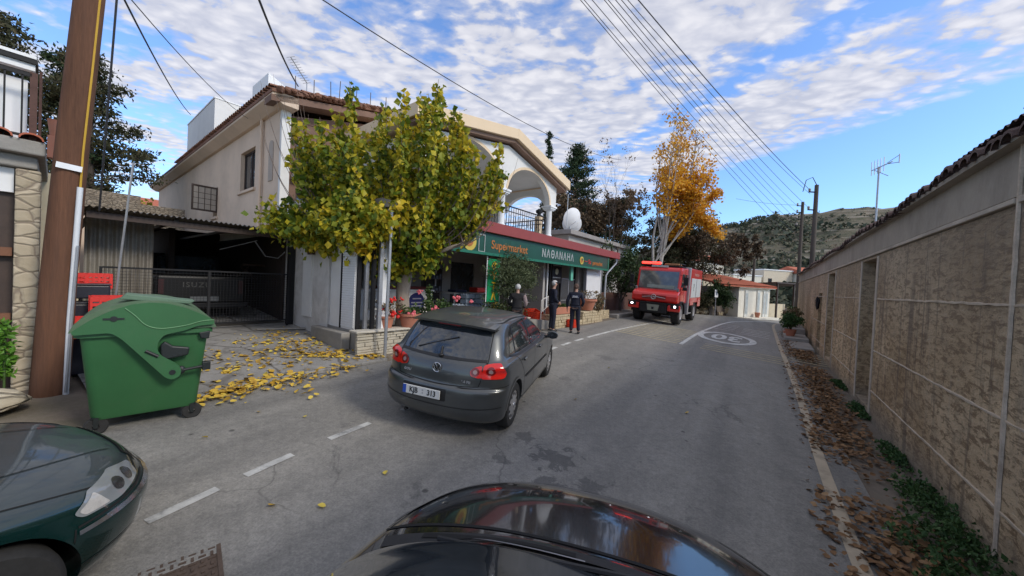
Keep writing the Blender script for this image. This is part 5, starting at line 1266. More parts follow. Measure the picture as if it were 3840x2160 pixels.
# big wooden pole at the left
bp = Thing('wooden_pole', 'big brown wooden utility pole standing in front of the stone pillar', 'utility pole', (-5.95, 4.62, gz(-5.95, 4.62) - .1))
mb = MB(); mb.tube([(0, 0, 0), (.09, 0, 1.6), (.23, 0, 3.4), (.43, 0, 5.6), (.68, 0, 8.5)], [.168, .155, .143, .13, .115], 24); bp.part('pole', mb, m_wood, smooth='auto')
mb = MB(); c_ = (.315, -.12, 3.1); M = Matrix.Translation(c_) @ Matrix.Rotation(R(52), 4, 'Z') @ Matrix.Rotation(R(-6), 4, 'Y')
mb.box(-.105, .105, -.062, -.05, -.035, .035).xf(Matrix.Translation((.20, 0, 2.98)) @ Matrix.Rotation(R(48), 4, 'Z') @ Matrix.Translation((0, -.105, 0)) @ Matrix.Rotation(R(5), 4, 'Y')); pl = bp.part('number_plate', mb, m_whitep)
mb = MB(); mb.tube([(.19, .02, .0), (.24, .0, 1.0), (.31, -.01, 2.1), (.345, -.01, 2.75)], .028, 10); bp.part('conduit', mb, mat('white_conduit', (.68, .70, .72), .5, .05), smooth='auto')
mb = MB(); mb.tube([(.345, -.01, 2.7), (.37, -.01, 3.2), (.445, -.0, 4.2), (.575, 0, 5.8), (.79, 0, 8.3)], .011, 6); bp.part('earth_cable', mb, mat('yellow_cable', (.55, .33, .03), .5, .1))
mb = MB(); mb.tube([(.25, -.03, 0.1), (.30, -.03, 1.0), (.36, -.03, 2.0)], .014, 6); bp.part('steel_cable', mb, m_galv)
# yellow-sleeved guy lower right of pole
mb = MB(); mb.tube([(0, 0, 0), (.05, .1, 1.6), (.12, .2, 3.3)], .016, 6); solo('guy_rod', mb, m_galv, 'thin grey steel guy rod rising between the big pole and the gate', 'rod', (-6.7, 5.95, .7))
mb = MB(); mb.ell((0, 0, 0), (.34, .24, .13), 14, 8, .14, 3); solo('pale_rock', mb, m_stone, 'flat pale rock lying at the foot of the big wooden pole', 'rock', (-5.85, 4.0, gz(-5.85, 4.1) + .1), bevel=0, smooth=True)

# ------------------------------------------------------------------ left building with balcony
lb_ = TS('balcony_house', 'house at the left edge with stone pillar, iron balcony and clay tile trim', 'house', -.6, .6, .6)
T0 = .75
mb = MB(); mb.box(-.33, -.13, T0, T0 + .3, .45, 3.42); lb_.part('stone_pillar', mb, stonemat('pillar_stone', 5.5, ((0.36, 0.30, 0.21), (0.54, 0.46, 0.34)), (0.25, 0.20, 0.15), (.8, .8, 1.5), bs=.6), bevel=.02)
mb = MB(); mb.box(-4, -.10, T0 - .12, 4.0, 3.60, 3.78); mb.box(-4, -.16, T0 + .02, 3.9, 3.44, 3.599); lb_.part('balcony_slab', mb, m_conc, bevel=.02)
mb = MB(); mb.box(-4, -.34, T0 + .22, T0 + .3, .45, 3.43); lb_.part('dark_shutter', mb, m_darkw)
mb = MB()
for z_ in (1.0, 1.45, 2.3): lb_.part('wooden_rail', MB().box(-2, -.345, T0 + .12, T0 + .219, z_, z_ + .11), mat('brown_planks', (0.20, 0.09, 0.05), .8, .2, 4))
mb = MB(); mb.box(-2, -.345, T0 + .15, T0 + .21, 3.12, 3.43); lb_.part('lintel', mb, m_whitep)
mb = MB()
for x in (-.30, -.43, -.56, -.69, -.82): mb.box(x, x + .016, T0 - .02, T0 - .004, 3.79, 4.62)
mb.box(-2, -.22, T0 - .03, T0 + .005, 4.60, 4.64); mb.box(-2, -.22, T0 - .025, T0, 3.83, 3.86); lb_.part('railing', mb, m_black)
mb = MB(); mb.box(-.235, -.175, T0 - .03, T0 + .04, 3.79, 4.66); mb.box(-.17, -.145, T0 + .3, T0 + .36, 3.79, 4.8); lb_.part('railing_post', mb, mat('rusty_brown_post', (.10, .05, .04), .8, .3, 5))
mb = MB(); mb.box(-2.5, -.26, T0 + .25, T0 + .3, 3.79, 4.62); mb.box(-2.5, -.2, T0 + .1, T0 + .2, 4.72, 4.80); lb_.part('white_panel', mb, m_whitep)
mb = MB(); mb.box(-2.5, -.19, T0 + .05, T0 + .3, 4.86, 4.90); lb_.part('awning_bar', mb, m_whitep)
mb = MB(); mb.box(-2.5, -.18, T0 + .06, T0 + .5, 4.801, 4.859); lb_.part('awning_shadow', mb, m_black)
mb = MB()
for i in range(9):
    x = -.21 - i * .235; vs = []
    for yy, rr in ((T0 - .16, .10), (T0 + .28, .085)):
        for k in range(8):
            an = math.pi * k / 7; vs += [(x + rr * math.cos(an), yy, 3.785 + rr * .8 * math.sin(an)), (x + (rr - .015) * math.cos(an), yy, 3.78 + (rr - .015) * .75 * math.sin(an))]
    mb.add(vs, [(2 * k, 2 * k + 2, 2 * k + 18, 2 * k + 16) for k in range(7)] + [(2 * k, 2 * k + 1, 2 * k + 3, 2 * k + 2) for k in range(7)])
lb_.part('clay_tiles', mb, m_tile_r)
mb = MB(); mb.box(-4, .265, 3.0, 3.3, .45, 3.75); mb.box(-4, .2, 3.31, 9, .45, 3.7); lb_.part('rear_wall', mb, mat('cream_wall', (0.60, 0.52, 0.36), .9, .12, 1.2, grime=((0.35, 0.28, 0.18), .4)))
mb = MB(); mb.lathe([(.05, 4.1), (.075, 4.32), (.08, 4.34), (.0, 4.34)], (-.03, T0 + .9, 0), 14); mb.box(-.1, .05, T0 + .85, T0 + 1.0, 3.78, 4.1)
lb_.part('clay_pot', mb, m_terra)
# green plant at the left edge
gp = TS('green_plant', 'bright green leafy plant at the left edge below the stone pillar', 'plant', -.38, .3, .6)
rnd = random.Random(4); pts = []; [tuft(pts, (-.36 + rnd.gauss(0, .03), .42 + rnd.gauss(0, .05), z_), .05, 14, rnd) for z_ in [.85 + .05 * k for k in range(13)]]
lv = MB(); leaf_cloud(lv, pts, .085, rnd, .6); gp.part('foliage', lv, leafmat('fresh_green_leaf', [(.1, (.04, .12, .015)), (.6, (.12, .28, .03)), (1, (.22, .38, .05))], .5, 4, .2))
mb = MB(); mb.tube([(-.36, .42, .6), (-.36, .42, 1.5)], .012, 5); gp.part('stem', mb, m_ger)

# ------------------------------------------------------------------ crates by the bin
m_redc = mat('red_plastic_crate', (0.70, 0.035, 0.025), .45, .08, 4); m_blackc = mat('black_plastic', (.018, .018, .028), .4, .2, 5)
crate('plastic_crate', 'red crate at the back left of the pile behind the green bin', W(.10, 1.75, 1.83), R(50), (.42, .36, .26), m_redc)
crate('plastic_crate', 'red crate at the back right of the pile behind the green bin', W(.42, 1.95, 1.83), R(50), (.32, .36, .26), m_redc)
crate('plastic_crate', 'bright red crate right of the black boxes behind the bin lid', W(.55, .95, 1.48), R(50), (.46, .36, .30), m_redc)
crate('plastic_crate', 'red crate lowest in front of the pile behind the bin', W(.27, .72, 1.22), R(50), (.3, .3, .28), m_redc)
for nm, lab, s_, t_2, z_, sz in (('plastic_box', 'black plastic box lying on top of the crate pile', .28, 1.45, 1.72, (.52, .4, .2)), ('plastic_box', 'wide black box in the middle of the crate pile', .26, 1.2, 1.46, (.6, .4, .2)), ('plastic_box', 'dark box standing on the ground under the crate pile', .3, 1.35, .62, (.8, .6, .82))):
    th = Thing(nm, lab, 'box', W(s_, t_2, z_), R(50)); mb = MB(); w_, d_, h_ = sz
    mb.prism([(-w_ / 2, -d_ / 2), (w_ / 2, -d_ / 2), (w_ / 2, d_ / 2), (-w_ / 2, d_ / 2)], 0, h_); th.part('body', mb, m_blackc, bevel=.02)
    mb = MB(); mb.box(-w_ / 2 - .012, w_ / 2 + .012, -d_ / 2 - .012, d_ / 2 + .012, h_ + .001, h_ + .02); th.part('rim', mb, m_blackc, bevel=.005)
mb = MB(); mb.ell((0, 0, 0), (.2, .17, .16), 16, 10, .22, 4); solo('blue_bag', mb, mat('blue_plastic_film', (.03, .10, .33), .3, .3, 8, bmp=.5), 'crumpled blue plastic bag beside the lowest red crate', 'bag', W(.04, .85, 1.35), 0, smooth=True)
# ------------------------------------------------------------------ houses beyond the bend
def fbox(th, name, m, x0, x1, y0, y1, z0, z1, parent=None, bevel=0, label=None):
    mb = MB(); mb.box(x0, x1, y0, y1, z0, z1); return th.part(name, mb, m, parent, bevel, label=label)
# grey house right behind the shop
gh = TS('grey_rendered_house', 'plain grey rendered house with a flat roof slab behind the shop canopy', 'house', 17, 5, .8)
fbox(gh, 'wall', m_grey, 18.2, 27, 3.2, 11, .6, 5.15); fbox(gh, 'roof_slab', mat('roof_slab_grey', (.27, .25, .24), .9, .15), 17.9, 27.3, 2.9, 11.3, 5.16, 5.42, bevel=.02)
f = fbox(gh, 'window_frame', m_whitep, 18.7, 19.5, 3.12, 3.19, 3.9, 4.65); fbox(gh, 'pane', m_glass, 18.76, 19.44, 3.1, 3.115, 3.96, 4.59, parent=f)
f = fbox(gh, 'door', m_galv, 20.6, 21.6, 3.12, 3.19, .8, 2.95, label='grey metal arched door'); fbox(gh, 'door_panel', m_dark, 20.7, 21.5, 3.1, 3.115, .9, 2.8, parent=f)
f = fbox(gh, 'window_frame', m_galv, 22.6, 23.8, 3.12, 3.19, 1.6, 2.9); fbox(gh, 'pane', m_glass, 22.68, 23.72, 3.1, 3.115, 1.68, 2.82, parent=f)
mb = MB(); mb.box(19.2, 19.5, 4.4, 4.7, 5.43, 6.5); mb.lathe([(.13, 6.5), (.13, 6.75), (.17, 6.76), (.17, 6.86)], (19.35, 4.55, 0), 12); 
chy = TS('roof_chimney', 'small white chimney with a black cowl seen through the balcony arch', 'chimney', 14.4, 3.0, 4.1)
mb = MB(); mb.box(14.25, 14.55, 2.6, 2.9, 4.1, 5.5); chy.part('stack', mb, m_peach, bevel=.01); mb = MB(); mb.lathe([(.09, 5.5), (.09, 5.65), (.15, 5.66), (.17, 5.78), (.05, 5.86)], (14.4, 2.75, 0), 12); chy.part('cowl', mb, m_black)
# two satellite dishes on a stand
ds = TS('satellite_dish', 'large white satellite dish on the grey house roof', 'satellite dish', 19.6, 3.4, 5.43)
def dish(th, s, t, z, r, az, el):
    M = Matrix.Translation((s, t, z)) @ Matrix.Rotation(az, 4, 'Z') @ Matrix.Rotation(el, 4, 'X')
    mb = MB(); mb.lathe([(0.02, .18), (r * .35, .155), (r * .7, .09), (r, 0), (r, .012), (r * .7, .105), (r * .35, .17), (.02, .195)], (0, 0, 0), 32, 'y'); mb.xf(M @ Matrix.Rotation(math.pi, 4, 'Z')); th.part('reflector', mb, m_whitep, smooth='auto')
    mb = MB(); mb.tube([(0, .1, -r * .9), (0, -.75 * r, -.1)], .012, 5); mb.xf(M); th.part('feed_arm', mb, m_galv)
    mb = MB(); mb.cyl((s, t + .1, 5.43), (s, t + .1, z), .035, n=8); th.part('mast', mb, m_galv)
dish(ds, 19.0, 3.5, 6.25, .62, R(-22), R(18))
ds2 = TS('satellite_dish', 'second white satellite dish partly behind the larger one', 'satellite dish', 20.2, 3.9, 5.43); dish(ds2, 19.95, 4.0, 6.1, .6, R(-60), R(15))
am = TS('roof_mast', 'thin bent aerial mast left of the satellite dishes', 'antenna', 18.0, 3.3, 5.43); mb = MB(); mb.tube([(17.9, 3.2, 5.43), (17.9, 3.2, 7.4), (17.2, 3.1, 7.45)], .02, 6); am.part('mast', mb, m_galv)
# roadside wall and hedge behind the truck
mb = MB(); mb.box(19, 30, 1.7, 1.95, .5, 1.9); soloS('garden_wall', mb, mat('dark_red_brown_wall', (.12, .06, .045), .9, .3, 2), 'dark red-brown garden wall behind the dry shrub left of the truck', 'wall', 24, 1.8, .6, bevel=.02)
mb = MB(); mb.box(17.8, 22, -.1, .35, .55, .85); soloS('low_kerb_wall', mb, m_conc, 'low dusty concrete kerb wall left of the truck', 'wall', 20, .1, .6, bevel=.03)
m_warm = mat('warm_white_wall', (0.74, 0.70, 0.60), .85, .08, 1.2, grime=((0.5, 0.44, 0.34), .35)); m_cream2 = mat('cream_stone_wall', (0.62, 0.53, 0.38), .9, .15, 1.5)
def local(name, label, cat, x, y, z, rot): return Thing(name, label, cat, (x, y, z), R(rot), None, (0, 0, 0))
ch_ = local('whitewashed_house', 'low whitewashed house with red tile roof and tall double doors beyond the bend', 'house', 17.4, 27.4, .35, 27)
# local frame: x along its front (to the right), y back
fbox(ch_, 'wall', m_warm, 0, 4.2, 0, 4, -.2, 2.35)
mb = MB(); mb.box(-.3, 4.5, -.25, 0.0, 2.3, 2.42); ch_.part('eave', mb, m_warm)
mb = MB(); mb.prism([(-.3, 2.46), (4.6, 3.45), (4.6, 3.35), (-.3, 2.36)], -2.3, 4.6, 'x'); rf_ = ch_.part('roof', mb, m_tile_r)
tt = MB(); rnd = random.Random(4)
for i in range(33):
    x = -2.25 + i * .21; vs = []
    for yy, zz in ((-.35, 2.46), (4.5, 3.44)):
        for k in range(5): an = math.pi * k / 4; vs.append((x + .09 * math.cos(an), yy, zz + .08 * math.sin(an)))
    tt.add(vs, [(k, k + 1, k + 6, k + 5) for k in range(4)])
ch_.part('roof_tiles', tt, m_tile_r, parent=rf_)
m_dwhite = mat('white_door_paint', (.62, .62, .58), .7, .1, 2, grime=((.35, .33, .28), .5))
for (a, b_, z1) in ((.75, 1.15, 2.1), (2.35, 2.75, 2.2), (3.2, 3.5, 2.15), (3.55, 3.85, 2.15)):
    f = fbox(ch_, 'door', m_dwhite, a, b_, -.06, -.003, 0, z1); fbox(ch_, 'door_panel', mat('pale_blue_grey', (.42, .46, .46), .7), a + .07, b_ - .07, -.075, -.062, .3, z1 - .2, parent=f)
fbox(ch_, 'side_window', m_glass, -.06, -.003, 1, 1.7, 1, 2)
fbox(ch_, 'step', m_warm, .3, 4.2, -.9, -.07, -.2, .03)
ex = fbox(ch_, 'side_wing', mat('dark_wing_wall', (.16, .13, .11), .9, .25, 2), -2.1, -.01, .9, 4, -.2, 2.3, label='dark grey side wing')
fbox(ch_, 'window_frame', m_darkw, -1.6, -.9, .83, .899, 1.0, 1.9, parent=ex)
mb = MB(); mb.lathe([(.12, 0), (.2, .35), (.16, .4)], (2.05, -.3, .03), 12); solo('clay_jar', mb, m_terra, 'clay jar at the door of the whitewashed house', 'jar', (17.4, 27.4, .35), R(27))
# lean-to roof and walls to the right of it
lt = local('roadside_shelter', 'open shelter with a thin dark roof right of the whitewashed house', 'shelter', 21.7, 29.9, .3, 27)
mb = MB(); mb.prism([(-.5, 3.0), (3.5, 2.75), (3.5, 2.67), (-.5, 2.9)], -.2, 6.0, 'x'); lt.part('roof', mb, m_darkw)
fbox(lt, 'wall', m_cream2, .2, 2.6, .2, .5, -.2, 1.15); fbox(lt, 'wall', m_cream2, 2.75, 5.2, -.2, .1, -.2, .95)
fbox(lt, 'back_wall', mat('mottled_pale_wall', (.42, .36, .32), .9, .35, 1.5), -.5, 6, 3.6, 3.8, -.2, 2.7)
for x in (0.1, 2.7, 5.6): mb = MB(); mb.box(x, x + .12, -.4, -.28, -.2, 2.9); lt.part('post', mb, m_darkw)
fbox(lt, 'blue_door', mat('blue_paint', (.10, .16, .34), .6), 2.2, 2.9, 3.52, 3.59, 0, 2.0)
# hillside houses
def hillhouse(label, x, y, z, rot, w_, d_, h_, m, roof=None, wins=(), par=True, name='hillside_house'):
    th = local(name, label, 'house', x, y, z, rot); fbox(th, 'wall', m, 0, w_, 0, d_, -3, h_)
    if par: fbox(th, 'parapet', m_whitep, -.1, w_ + .1, -.1, d_ + .1, h_ + .002, h_ + .18)
    if roof:
        mb = MB(); mb.prism([(-.4, h_ + .02), (d_ + .4, h_ + .02), (d_ / 2, h_ + d_ * .22)], -.3, w_ + .3, 'x'); th.part('roof', mb, roof)
    for (a, b_, c_, dd) in wins:
        f = fbox(th, 'window', m_darkw, a, b_, -.05, -.003, c_, dd); fbox(th, 'pane', m_glass, a + .08, b_ - .08, -.06, -.052, c_ + .08, dd - .08, parent=f)
    return th
hillhouse('pale cream flat-roofed house in the middle above the red tile roof', 43.5, 62, 2.4, 15, 6.5, 6, 4.0, mat('pale_cream_wall', (.62, .54, .42), .9, .1), None, [(1, 1.8, 1.4, 2.6)])
hillhouse('white house with a dark door high at the right end of the street', 50.6, 62, 1.8, 15, 5.5, 6, 4.3, m_warm, m_tile_r, [(2.6, 3.4, .8, 2.4)], par=False)
hillhouse('low pale house with dark parapet left of the cream flat-roofed house', 37, 60, 2.6, 15, 6, 6, 2.6, m_warm, None, [(1, 2, .8, 1.8), (3.6, 4.4, .8, 1.8)])
hillhouse('white house glimpsed between the tree trunks behind the fire truck', 27.5, 58, 2.5, 10, 7.5, 6, 4.6, m_warm, m_tile_r, [(1, 2.2, 2.3, 3.4), (4, 5.2, 2.3, 3.4), (2.6, 3.4, 0, 2)], par=False)
hillhouse('small ochre house at the left behind the truck box', 24.5, 50, 2.0, 10, 4.5, 5, 3.0, m_cream2, None, [(1.4, 2.4, .9, 1.9)])
hillhouse('white gabled house showing over the end of the long grey building', 57.5, 60, 1.8, 15, 5, 6, 4.8, m_warm, m_tile_r, [(1, 2, 2, 3)], par=False)
# blue box by the shelter, sign post near the bend
sp_ = local('round_road_sign', 'small square white road sign on a post behind the truck', 'road sign', 14.9, 26.1, .5, 30)
mb = MB(); mb.cyl((0, 0, 0), (0, 0, 1.9), .03, n=8); sp_.part('post', mb, m_galv); mb = MB(); mb.box(-.2, .2, -.045, -.03, 1.35, 1.9); pl = sp_.part('plate', mb, m_whitep); mb = MB(); mb.box(-.08, .08, -.05, -.046, 1.5, 1.78); sp_.part('symbol', mb, mat('sign_grey_blue', (.15, .2, .28), .6), parent=pl)
# roadside rubble wall between truck and house
mb = MB(); rnd = random.Random(6)
p0 = Vector((11.2, 25.6)); p1 = Vector((17.2, 28.4))
for i in range(60):
    q = p0.lerp(p1, i / 59); mb.ell((q.x + rnd.uniform(-.2, .2), q.y + rnd.uniform(-.1, .4), gz(q.x, q.y) + rnd.uniform(.05, .5)), (rnd.uniform(.18, .35), rnd.uniform(.15, .3), rnd.uniform(.12, .25)), 7, 5, .2, i)
solo('rubble_wall', mb, m_slip, 'low rubble stone wall along the verge right of the truck', 'wall', (0, 0, 0))
fn = Thing('picket_fence', 'rough wooden picket fence behind the truck', 'fence', (12.2, 26.2, .5), R(25))
mb = MB()
for z_ in (.4, .85): mb.box(-.6, 3.2, -.02, .02, z_, z_ + .07)
fn.part('rail', mb, m_darkw)
for i in range(10): mb = MB(); mb.box(-.5 + i * .38, -.42 + i * .38, -.05, -.021, 0, 1.1); fn.part('picket', mb, m_darkw)
# ------------------------------------------------------------------ cars built as smooth stacked outlines
def shell(slices, nper=2, N=220, n_=2.5):
    """slices (z, rear v, front v, half width, rear end zone, front end zone); returns an MB closed top and bottom"""
    S = crspline(slices, nper); mb = MB(); rings = []
    for z_, vr, vf, w_, er, ef in S:
        L_ = vf - vr; er = min(er, L_ * .49); ef = min(ef, L_ * .49); half = []; vc = (vr + vf) / 2
        def wid(q): return w_ * (1 - .025 * ((q - vc) / (L_ / 2 + 1e-6)) ** 2)
        for k in range(90): t = math.pi / 2 * k / 90; c_ = math.sin(t) ** (2 / n_); half.append((c_, vr + er * (1 - math.cos(t) ** (2 / n_))))
        for k in range(60): half.append((1.0, vr + er + (L_ - er - ef) * k / 60))
        for k in range(91): t = math.pi / 2 * (1 - k / 90); c_ = math.sin(t) ** (2 / n_); half.append((c_, vf - ef * (1 - math.cos(t) ** (2 / n_))))
        half = [(a * wid(b_), b_) for a, b_ in half]
        P = half + [(-a, b_) for a, b_ in half[::-1][1:-1]]
        # start at the middle of the right side so that rings correspond
        k0 = 120; P = P[k0:] + P[:k0]; M_ = len(P)
        L = [0]
        for k in range(M_): L.append(L[-1] + math.dist(P[k], P[(k + 1) % M_]))
        out = []; j = 0
        for i in range(N):
            t = L[-1] * i / N
            while L[j + 1] < t: j += 1
            f = (t - L[j]) / (L[j + 1] - L[j] + 1e-9); a = P[j]; b_ = P[(j + 1) % M_]
            out.append((a[0] + (b_[0] - a[0]) * f, a[1] + (b_[1] - a[1]) * f, z_))
        rings.append(out)
    vs = [p for r_ in rings for p in r_]; m = len(rings)
    fs = [(i * N + k, i * N + (k + 1) % N, (i + 1) * N + (k + 1) % N, (i + 1) * N + k) for i in range(m - 1) for k in range(N)]
    fs += [tuple(range(N))[::-1], tuple(range((m - 1) * N, m * N))]
    return mb.add(vs, fs)
def cut_arches(mb, arches, wid):
    """real wheel wells by boolean"""
    me = mb.mesh('shell', m_black); o = D.objects.new('shell', me); C.objects.link(o); cutters = []
    for (v, z_, r_) in arches:
        for sgn in (-1, 1):
            cb = MB(); cb.lathe([(r_, wid - .30), (r_, wid + .3)], (0, v, z_), 48, 'x'); cb.v = [(sgn * x, y, q) for x, y, q in cb.v]
            if sgn < 0: cb.f = [f[::-1] for f in cb.f]
            cm = cb.mesh('cutter', m_black); c_ = D.objects.new('cutter', cm); C.objects.link(c_); cutters.append(c_)
            md = o.modifiers.new('b', 'BOOLEAN'); md.operation = 'DIFFERENCE'; md.object = c_; md.solver = 'EXACT'
    dg = bpy.context.evaluated_depsgraph_get(); dg.update(); out = D.meshes.new_from_object(o.evaluated_get(dg))
    for c_ in cutters + [o]: D.objects.remove(c_)
    return out
def paint(name, col, rough=.3, metal=.35, dust=None, coat=.8, flake=.12):
    m, nt, b = nmat(name); v = coords(nt); n1 = noise(nt, v, 1.5, 5, .6); n2 = noise(nt, v, 60, 3, .7)
    c = ramp(nt, n1, [(.3, tuple(x * .85 for x in col)), (.7, tuple(x * 1.2 for x in col))])
    if dust:
        g = nt.nodes.new('ShaderNodeNewGeometry'); sp = nt.nodes.new('ShaderNodeSeparateXYZ'); nt.links.new(g.outputs['Normal'], sp.inputs[0])
        up = ramp(nt, sp.outputs[2], [(.3, 0), (.95, dust[1])]); up2 = math_n(nt, 'MULTIPLY', up, ramp(nt, noise(nt, v, 3.5, 6, .7), [(.25, .3), (.65, 1)]))
        c = mixc(nt, up2, c, dust[0]); r_ = math_n(nt, 'ADD', math_n(nt, 'MULTIPLY', up2, .5), rough); nt.links.new(r_, b.inputs['Roughness'])
        nt.links.new(math_n(nt, 'SUBTRACT', 1.0 * coat, up2, True), b.inputs['Coat Weight'])
    else: b.inputs['Roughness'].default_value = rough; b.inputs['Coat Weight'].default_value = coat
    nt.links.new(c, b.inputs['Base Color']); b.inputs['Metallic'].default_value = metal; b.inputs['Coat Roughness'].default_value = .04
    return m
m_rubber = mat('tyre_rubber', (.022, .022, .022), .85, .2, 20, bmp=.2)
m_hub = mat('silver_wheel_trim', (.42, .42, .43), .4, .12, 6, metal=.5, grime=((.12, .11, .10), .5))
m_lens = glassmat('clear_lens', (.12, .13, .135), .06); m_redlens = mat('red_lens', (.62, .015, .01), .15, .15, 5, coat=.8, bmp=0); m_dred = mat('dark_red_ring', (.16, .005, .005), .2, .1, coat=.6, bmp=0)
m_cglass = glassmat('car_window', (.016, .02, .024), .04); m_trim = mat('black_trim', (.012, .012, .013), .5, .1, bmp=0); m_seam = mat('panel_gap', (.004, .004, .004), .8, .0, bmp=0)
m_chrome = mat('bright_chrome', (.62, .63, .65), .18, .05, metal=.95, bmp=0); m_plate = mat('number_plate_white', (.62, .62, .60), .5, .04); m_blue = mat('plate_blue', (.02, .08, .42), .5, .05); m_ink = mat('plate_black', (.01, .01, .01), .6, 0)
class Car:
    def __init__(s, th, me, bodymat):
        s.t = th; me.materials.clear(); me.materials.append(bodymat); me.polygons.foreach_set('use_smooth', [True] * len(me.polygons))
        try: me.set_sharp_from_angle(angle=R(32))
        except Exception: pass
        s.body = th.mesh_part('body', me); bm = bmesh.new(); bm.from_mesh(me); s.bvh = BVHTree.FromBMesh(bm); s.bm = bm
    def hit(s, a, b_, ax):
        if ax == 'rear': o, d = Vector((a, -2, b_)), Vector((0, 1, 0))
        elif ax == 'front': o, d = Vector((a, 8, b_)), Vector((0, -1, 0))
        elif ax == 'right': o, d = Vector((3, a, b_)), Vector((-1, 0, 0))
        elif ax == 'left': o, d = Vector((-3, a, b_)), Vector((1, 0, 0))
        elif ax in ('fr', 'fl'):
            g_ = 1 if ax == 'fr' else -1; d = Vector((-.62 * g_, -.785, 0)); o = Vector((s.cx * g_, s.cy, b_)) + Vector((.785 * g_, -.62, 0)) * a - d * 3
        else: o, d = Vector((a, b_, 4)), Vector((0, 0, -1))
        p, n, i, dist = s.bvh.ray_cast(o, d)
        if p is None:
            p, n, i, dist = s.bvh.find_nearest(o + d * {'rear': 2.2, 'front': 4.2, 'right': 2.2, 'left': 2.2, 'top': 3.2, 'fr': 3, 'fl': 3}[ax])
        if n.dot(d) > 0: n = -n
        return p, n
    def decal(s, name, poly, ax, m, off=.004, step=.03, parent=None, label=None, th=0.0, link=True):
        vs = [Vector(p) for p in poly]; n = len(vs)
        # refine the outline
        ref = []
        for i in range(n):
            a, b_ = vs[i], vs[(i + 1) % n]; k = max(1, int((b_ - a).length / step))
            ref += [a.lerp(b_, j / k) for j in range(k)]
        poly2 = [tuple(p) for p in ref]; n = len(ref); vs = list(ref)
        x0, x1 = min(p[0] for p in poly2), max(p[0] for p in poly2); y0, y1 = min(p[1] for p in poly2), max(p[1] for p in poly2)
        def ins(px, py):
            c = False
            for i in range(n):
                a = poly2[i]; b_ = poly2[i - 1]
                if (a[1] > py) != (b_[1] > py) and px < (b_[0] - a[0]) * (py - a[1]) / (b_[1] - a[1] + 1e-12) + a[0]: c = not c
            return c
        x = x0 + step / 2
        while x < x1:
            y = y0 + step / 2
            while y < y1:
                if ins(x, y) : vs.append(Vector((x, y)))
                y += step
            x += step
        rv, re, rf, *_ = geometry.delaunay_2d_cdt(vs, [(i, (i + 1) % n) for i in range(n)], [], 1, 1e-4)
        out = []
        for v in rv:
            p, nn_ = s.hit(v.x, v.y, ax); out.append(p + nn_ * off)
        mb = MB(); fl = ax in ('rear', 'right', 'top', 'fl')
        mb.add(out, [tuple(f) if fl else tuple(f)[::-1] for f in rf])
        if not link: return mb
        return s.t.part(name, mb, m, parent, smooth=True, label=label)
    def line(s, name, pts, ax, m, w_=.008, off=.003, parent=None, closed=False):
        mb = MB(); pts = crspline(pts, 8) if len(pts) > 2 else [tuple(Vector(pts[0]).lerp(Vector(pts[1]), k / 12)) for k in range(13)]
        vs = []
        for i, p in enumerate(pts):
            a = Vector(pts[max(i - 1, 0)]); b_ = Vector(pts[min(i + 1, len(pts) - 1)]); d = (b_ - a).normalized(); q = Vector((-d.y, d.x)) * w_ / 2
            for e in (Vector(p) - q, Vector(p) + q):
                h_, nn_ = s.hit(e.x, e.y, ax); vs.append(h_ + nn_ * off)
        mb.add(vs, [(2 * i, 2 * i + 1, 2 * i + 3, 2 * i + 2) for i in range(len(pts) - 1)])
        return s.t.part(name, mb, m, parent, smooth=True)
    def tubeon(s, name, pts, ax, m, r_=.01, off=.01, parent=None):
        pts = crspline(pts, 6) if len(pts) > 2 else pts; P = []
        for p in pts: h_, nn_ = s.hit(p[0], p[1], ax); P.append(tuple(h_ + nn_ * off))
        mb = MB(); mb.tube(P, r_, 8); return s.t.part(name, mb, m, parent, smooth='auto')
